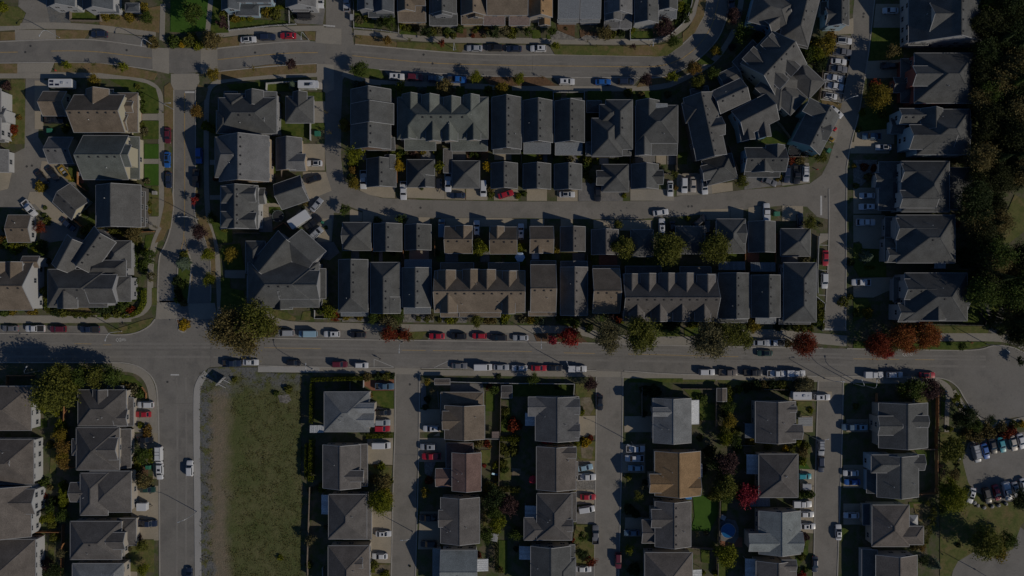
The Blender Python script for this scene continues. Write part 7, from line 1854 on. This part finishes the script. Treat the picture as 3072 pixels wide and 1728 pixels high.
fence('41', '1375,930 1360,1300 1365,1500', 'white', 1.2); fence('41', '638,830 632,1300', 'wood', 1.6); fence('41', '950,900 940,1200', 'wood', 1.6)
fence('31', '95,100 90,250', 'oldwood', 1.6); fence('31', '1190,100 1190,460', 'oldwood', 1.6); fence('31', '1520,300 1600,295', 'oldwood', 1.6); fence('31', '760,1120 765,1250', 'oldwood', 1.5); fence('31', '1660,20 1660,290', 'oldwood', 1.6)
fence('42', '1335,75 1440,160 1410,430', 'white', .9); fence('41', '1400,560 1400,560.5', 'oldwood') if False else None
fence('22', '1090,945 1450,955 1717,960', 'white', 1.6); fence('32', '-110,960 630,966 620,1090', 'white', 1.6); fence('22', '1605,960 1600,1449', 'oldwood', 1.7); fence('23', '1595,0 1583,600', 'oldwood', 1.7); fence('22', '222,930 220,1000', 'white', 1.5); fence('22', '85,950 82,1040', 'oldwood', 1.5)
fence('23', '1320,70 1590,72', 'white', 1.6); fence('13', '1395,560 1380,1000 1370,1300 1375,1449', 'oldwood', 1.7); fence('13', '1525,1370 1525,1449', 'white', 1.5)
fence('32', '1310,1000 1310,1290', 'oldwood', 1.4); fence('42', '0,1015 330,1018', 'oldwood', 1.6); fence('42', '340,1015 345,1400', 'oldwood', 1.7); fence('42', '820,1022 1060,1025', 'oldwood', 1.6)
fence('43', '380,690 370,1150', 'oldwood', 1.7); fence('43', '0,1165 360,1185', 'oldwood', 1.7); fence('43', '360,1190 360,1449', 'oldwood', 1.7); fence('43', '380,130 720,140', 'oldwood', 1.6)
fence('52', '245,1062 245,1150', 'wood', 1.6); fence('52', '860,1080 860,1449', 'wood', 1.8); fence('53', '850,0 855,625 660,632', 'wood', 1.8); fence('53', '610,175 850,178', 'oldwood', 1.7); fence('52', '490,1078 615,1080 615,1150', 'white', 1.2)
fence('52', '740,362 1330,378 1340,340 1280,250', 'black', 1.2); fence('51', '805,1255 1150,1262', 'oldwood', 1.6)
fence('03', '620,940 610,1449', 'wood', 1.7); fence('02', '640,1160 635,1335', 'wood', 1.7); fence('02', '60,985 60,885 320,885', 'wood', 1.6); fence('03', '610,365 720,365', 'wood', 1.6); fence('03', '310,1010 610,1012', 'wood', 1.6)
fence('12', '1445,225 1445,308 1717,312', 'white', 1.0); fence('00', '700,100 700,200 1005,205 1003,110', 'oldwood', 1.4)
fence('02', '1425,1000 1465,1060 1465,1110', 'wood', .8)
# patio covers and small roofs
patio_cover('12', 1400, 1382, 1540, 1455, 2.8, 'N', label='white patio cover at corner of white-roofed house'); patio_cover('13', 1515, 632, 1598, 828, 2.8, 'W'); patio_cover('32', 132, 1258, 236, 1386, 2.8, 'W'); patio_cover('33', 130, 742, 246, 864, 2.8, 'W'); patio_cover('33', 72, 1150, 198, 1284, 2.8, 'W')
patio_cover('43', 645, 226, 770, 424, 2.8, 'W'); patio_cover('43', 630, 1275, 742, 1470, 2.8, 'W'); patio_cover('43', 122, 318, 200, 456, 2.8, 'E'); patio_cover('43', 98, 1385, 194, 1460, 2.6, 'E'); patio_cover('23', 1362, 1278, 1478, 1402, 2.8, 'E'); patio_cover('52', 605, 1378, 745, 1490, 2.8, 'E')
patio_cover('42', 628, 1362, 728, 1510, 2.8, 'W', 'metal'); patio_cover('41', 360, 1182, 630, 1268, 2.7, 'N', 'metal'); patio_cover('41', 684, 1190, 936, 1284, 2.7, 'N', 'metal'); patio_cover('43', 680, 650, 880, 748, 2.4, 'N', 'metal', 'grey ribbed lean-to by crimson tree'); patio_cover('51', 815, 1194, 932, 1252, 2.5, 'S', 'wmetal', 'white canopy below the middle right house')
patio_cover('03', 282, 1330, 390, 1460, 2.8, 'E', 'wmetal'); patio_cover('23', 1515, -5, 1585, 60, 2.3, 'E', 'bmetal', 'small red-brown shed roof by lower middle fence')
patio_cover('42', 1160, 1300, 1310, 1390, 2.4, 'E', 'metal', 'grey canopy beside the third lower street')
house('22', 'taupe', 'beige', [('gx', 940, 915, 1092, 972, 2.4, 16)], name='garden_shed', vents=False, windows=False, pipes=0, cat='shed')
house('42', 'taupe', 'brownwall', [('gy', 345, 1010, 442, 1140, 2.4, 18)], name='garden_shed', vents=False, windows=False, pipes=0, cat='shed')
house('22', 'mid', 'darkwall', [('gx', 1612, 985, 1717, 1105, 2.4, 18)], name='garden_shed', vents=False, windows=False, pipes=0, cat='shed')
umbrella('31', 80, 1138, 52, 'bluecloth', 'pale blue hexagonal patio umbrella behind the brown-roofed terrace')
umbrella('33', 212, 482, 44, 'redcloth', 'red patio umbrella beside the taupe-roofed lower house', 8)
trampoline('11', 1080, 725, 58, 'dark round trampoline between the left court houses')
trampoline('41', 1128, 62, 66, 'large octagonal trampoline beside the two-storey garage house')
# round swimming pool and its deck
p = W('43', 455, 992, .9)
pl = empty('swimming_pool', (p.x, p.y, 0)); rr = 74 * unit('43')
MB().lathe([(rr, 0), (rr, 1.1), (rr - .12, 1.14)], 32).build('pool_wall', M['vinyl'], pl)
MB().lathe([(rr - .1, .95), (rr - .1, 1.15)], 32).build('water', M['water'], pl)
pts = [((rr - .03) * math.cos(2 * math.pi * k / 32), (rr - .03) * math.sin(2 * math.pi * k / 32), 1.18) for k in range(33)]
MB().tube(pts, [.09] * 33, 5).build('rim', M['trim'], pl)
pl['label'] = 'round blue above-ground pool in lower right back yard'; pl['category'] = 'swimming pool'
patch('deck', 'paver', '43', '380,900 450,870 530,890 560,960 560,1060 520,1120 380,1090', lv='walk')
# pop-up tent
p = W('53', 605, 885, 2.4)
tn = empty('pop_up_tent', (p.x, p.y, 0)); q = 48 * unit('53')
MB().add([(-q, -q, 2.2), (q, -q, 2.2), (q, q, 2.2), (-q, q, 2.2), (0, 0, 3.0), (-q, -q, 1.95), (q, -q, 1.95), (q, q, 1.95), (-q, q, 1.95)], [(0, 1, 4), (1, 2, 4), (2, 3, 4), (3, 0, 4), (0, 5, 6, 1), (1, 6, 7, 2), (2, 7, 8, 3), (3, 8, 5, 0)]).build('canopy', M['white'], tn)
for sx in (-1, 1):
    for sy in (-1, 1):
        MB().box(sx * q - .03, sy * q - .03, 0, sx * q + .03, sy * q + .03, 2.2).build('leg', M['steel'], tn)
tn['label'] = 'white pop-up tent behind a lower right taupe-roofed house'; tn['category'] = 'tent'
# play slide
p = W('23', 1535, 415)
sl = empty('play_slide', (p.x, p.y, .1), R(70))
MB().add([(-.25, -1.2, .15), (.25, -1.2, .15), (.25, .6, 1.2), (-.25, .6, 1.2), (-.25, -1.2, .05), (.25, -1.2, .05), (.25, .6, 1.1), (-.25, .6, 1.1)], [(0, 1, 2, 3), (7, 6, 5, 4), (0, 4, 5, 1), (1, 5, 6, 2), (2, 6, 7, 3), (3, 7, 4, 0)]).build('chute', plain('toy_blue', (.02, .25, .40), .4), sl)
MB().bar((-.2, .9, 0), (-.2, .6, 1.2), .06).bar((.2, .9, 0), (.2, .6, 1.2), .06).build('ladder', M['redplastic'], sl)
sl['label'] = 'blue play slide in the yard right of reddish-roofed house'; sl['category'] = 'slide'
# green transformer boxes, bins
box_thing('utility_box', '10', 1475, 1342, 1.6, 1.4, 1.2, 'greenbox', 0, 'green utility box beside the upper back alley', 'utility box')
box_thing('utility_box', '41', 950, 702, 1.6, 1.3, 1.2, 'greenbox', 0, 'green utility box by the middle lane end', 'utility box')
box_thing('utility_box', '03', 1485, 358, 1.3, 1.1, 1.2, 'greenbox', 0, 'green utility box between lower left driveways', 'utility box')
box_thing('utility_box', '00', 495, 1312, 1.5, 1.2, 1.2, 'greenbox', 0, 'green utility box below the black pickup', 'utility box')
box_thing('utility_box', '01', 1550, 490, 1.2, 1.0, 1.1, 'stone', 0, 'grey utility box on the left side street verge', 'utility box')
box_thing('wheelie_bin', '11', 1525, 787, .7, .7, 1.1, 'greenbox', 20, 'small green bin behind the silver minivan', 'bin')
box_thing('play_house', '41', 1475, 65, 1.3, 1.0, 1.2, 'greenbox', -60, 'green plastic cover near the large trampoline', 'play house')
box_thing('hot_tub', '20', 1040, 10, 1.0, 1.0, .9, 'stone', 0, 'grey tub', 'tub') if False else None
box_thing('garden_box', '43', 408, 862, 1.4, 1.3, 1.3, 'trim', 25, 'small white box beside the round pool', 'storage box')
box_thing('garden_box', '23', 1535, 1060, 2.2, 2.2, 1.2, 'trim', 10, 'white garden canopy box between lower middle yards', 'storage box')
box_thing('storage_box', '20', 100, 170, .8, 1.6, 1.2, 'trim', 0, 'white storage box beside the white fence corner', 'storage box')
box_thing('storage_box', '43', 55, 655, 2.0, 1.2, .9, 'bluetarp', 0, 'blue tarpaulin bundle beside the tan-roofed house', 'tarpaulin')
box_thing('patio_table', '03', 1420, 1310, .9, .9, .6, 'trim', 0, 'white', 'table') if False else None
box_thing('garden_box', '01', 808, 300, 1.6, 1.1, .8, 'trim', 0, 'white garden bench box on the red patio', 'bench')
patch('patio', 'brick', '01', '778,335 845,335 845,395 778,395')
box_thing('hot_tub', '31', 235, 1130, 1.9, 1.7, .9, 'steel', 0, 'grey covered hot tub behind the brown-roofed garage', 'hot tub')
# ride-on toys by the upper right bays
for t, x, y, mt, ang, lb in [('40', 1515, 1295, 'redplastic', 35, 'red toy car on the drive of the upper right bays'), ('40', 1490, 1405, 'yellow', 35, 'yellow toy truck on the drive below the red toy car')]:
    p = W(t, x, y)
    ty = empty('toy_car', (p.x, p.y, .1), -R(ang))
    rounded_box(1.7, 1.2, .15, .6, .35).build('body', M[mt], ty)
    rounded_box(.6, .8, .6, .95, .2).build('seat', M['black'], ty)
    wheels(ty, [(-.5, -.5), (-.5, .5), (.5, -.5), (.5, .5)], .2)
    ty['label'] = lb; ty['category'] = 'toy car'
p = W('33', 360, 107, .4)
ky = empty('kayak', (p.x, p.y, .1))
KY = MB()
for i in range(9):
    pass
prof = [(-1.9, .03), (-1.4, .22), (-.6, .36), (.6, .36), (1.4, .22), (1.9, .03)]
vs = []; fs = []
for x_, w_ in prof:
    vs += [(x_, -w_, .35), (x_, -w_ * .6, .1), (x_, w_ * .6, .1), (x_, w_, .35), (x_, 0, .48)]
for i in range(5):
    for k in range(5):
        fs.append((i * 5 + k, i * 5 + (k + 1) % 5, (i + 1) * 5 + (k + 1) % 5, (i + 1) * 5 + k))
MB().add(vs, fs).build('hull', M['redplastic'], ky)
MB().lathe([(.26, .44), (.28, .5)], 12).build('cockpit', M['black'], ky)
ky['label'] = 'red kayak lying between two lower houses'; ky['category'] = 'kayak'
# timber-framed development sign on the vacant lot corner, seen edge-on
a, b = W('12', 470, 975, 1.5), W('12', 545, 898, 1.5)
c = (a + b) / 2
sg = empty('development_sign', (c.x, c.y, .1), math.atan2(b.y - a.y, b.x - a.x))
hl = (b - a).length / 2
MB().box(-hl, -.06, .5, hl, .06, 2.9).build('board', M['trim'], sg)
for sx in (-1, 1):
    MB().box(sx * hl * .6 - .07, -.2, 0, sx * hl * .6 + .07, -.06, 2.8).build('post', M['oldwood'], sg)
    MB().bar((sx * hl * .6, -.12, 2.0), (sx * hl * .6, -2.2, 0.05), .12).build('brace', M['trim'], sg)
sg['label'] = 'large timber-braced sign board at the vacant lot corner'; sg['category'] = 'sign'
# hydrants and bright small things
for t, x, y, lb in [('00', 568, 712, 'red fire hydrant on the upper left verge'), ('52', 1185, 550, 'red fire hydrant on right end verge of main street'), ('41', 1350, 258, 'orange hydrant on grass by the lane bend')]:
    p = W(t, x, y)
    hy = empty('fire_hydrant', (p.x, p.y, .12))
    MB().lathe([(.16, 0), (.16, .08), (.11, .12), (.11, .6), (.15, .62), (.15, .68), (.09, .8)], 10).build('barrel', M['redplastic'], hy)
    MB().tube([(-.24, 0, .45), (.24, 0, .45)], [.07, .07], 8).build('outlet', M['redplastic'], hy)
    hy['label'] = lb; hy['category'] = 'hydrant'
# boulders round the car park
BL = {}
for i, (x, y) in enumerate([(1050, 270), (1245, 738), (1310, 758), (1390, 744), (1455, 735), (1530, 718), (1215, 712)]):
    p = W('53', x, y)
    mb = MB(); rb = random.Random(i)
    n = 8
    prof = []
    vs = []; fs = []
    for j, (r_, z_) in enumerate([(.55, 0), (.62, .25), (.42, .5), (.12, .62)]):
        for k in range(n):
            q = r_ * rb.uniform(.8, 1.15)
            vs.append((q * math.cos(2 * math.pi * k / n), q * math.sin(2 * math.pi * k / n), z_ + rb.uniform(-.04, .04)))
    for j in range(3):
        for k in range(n):
            fs.append((j * n + k, j * n + (k + 1) % n, (j + 1) * n + (k + 1) % n, (j + 1) * n + k))
    fs.append(tuple(3 * n + k for k in range(n)))
    o = MB().add(vs, fs).build('boulder', M['stone']); o.location = (p.x, p.y, .13)
    reg(o, 'grey boulder edging', 'the lower right car park', 'boulder', 'boulders round the car park')
# a person on the main street, walking with a long shadow
p = W('22', 395, 712)
pe = empty('person', (p.x, p.y, .05), R(20))
def limb(mb_, pts, rads):
    mb_.tube(pts, rads, 8)
me = bpy.data.meshes.new('body')
bm = bmesh.new()
sk = [(0, 0, .95), (0, 0, 1.15), (0, 0, 1.38), (0, 0, 1.5), (0, .02, 1.62), (0, .02, 1.74), (-.10, 0, .9), (-.11, .16, .5), (-.11, .22, .08), (-.11, .34, .04), (.10, 0, .9), (.11, -.10, .5), (.11, -.30, .10), (.11, -.20, .04),
      (-.2, 0, 1.4), (-.26, -.08, 1.12), (-.25, .06, .88), (.2, 0, 1.4), (.26, .1, 1.12), (.25, .22, .9)]
ed = [(0, 1), (1, 2), (2, 3), (3, 4), (4, 5), (0, 6), (6, 7), (7, 8), (8, 9), (0, 10), (10, 11), (11, 12), (12, 13), (2, 14), (14, 15), (15, 16), (2, 17), (17, 18), (18, 19)]
rad = [.15, .14, .16, .06, .10, .08, .09, .065, .045, .04, .09, .065, .045, .04, .07, .048, .035, .07, .048, .035]
me.from_pydata(sk, ed, [])
po = link('body', me, pe)
md = po.modifiers.new('skin', 'SKIN')
for i, sv in enumerate(me.skin_vertices[0].data):
    sv.radius = (rad[i], rad[i] * (.8 if i in (1, 2) else 1))
    sv.use_root = (i == 0)
po.modifiers.new('sub', 'SUBSURF').levels = 1
me.materials.append(plain('dark_clothes', (.02, .022, .028), .9))
MB().lathe([(.06, 1.66), (.105, 1.70), (.10, 1.78), (.04, 1.82)], 10).build('hair', M['black'], pe)
pe['label'] = 'person in dark clothes walking on the main street near its south kerb'; pe['category'] = 'person'
thin_shrubs()
finish_labels()
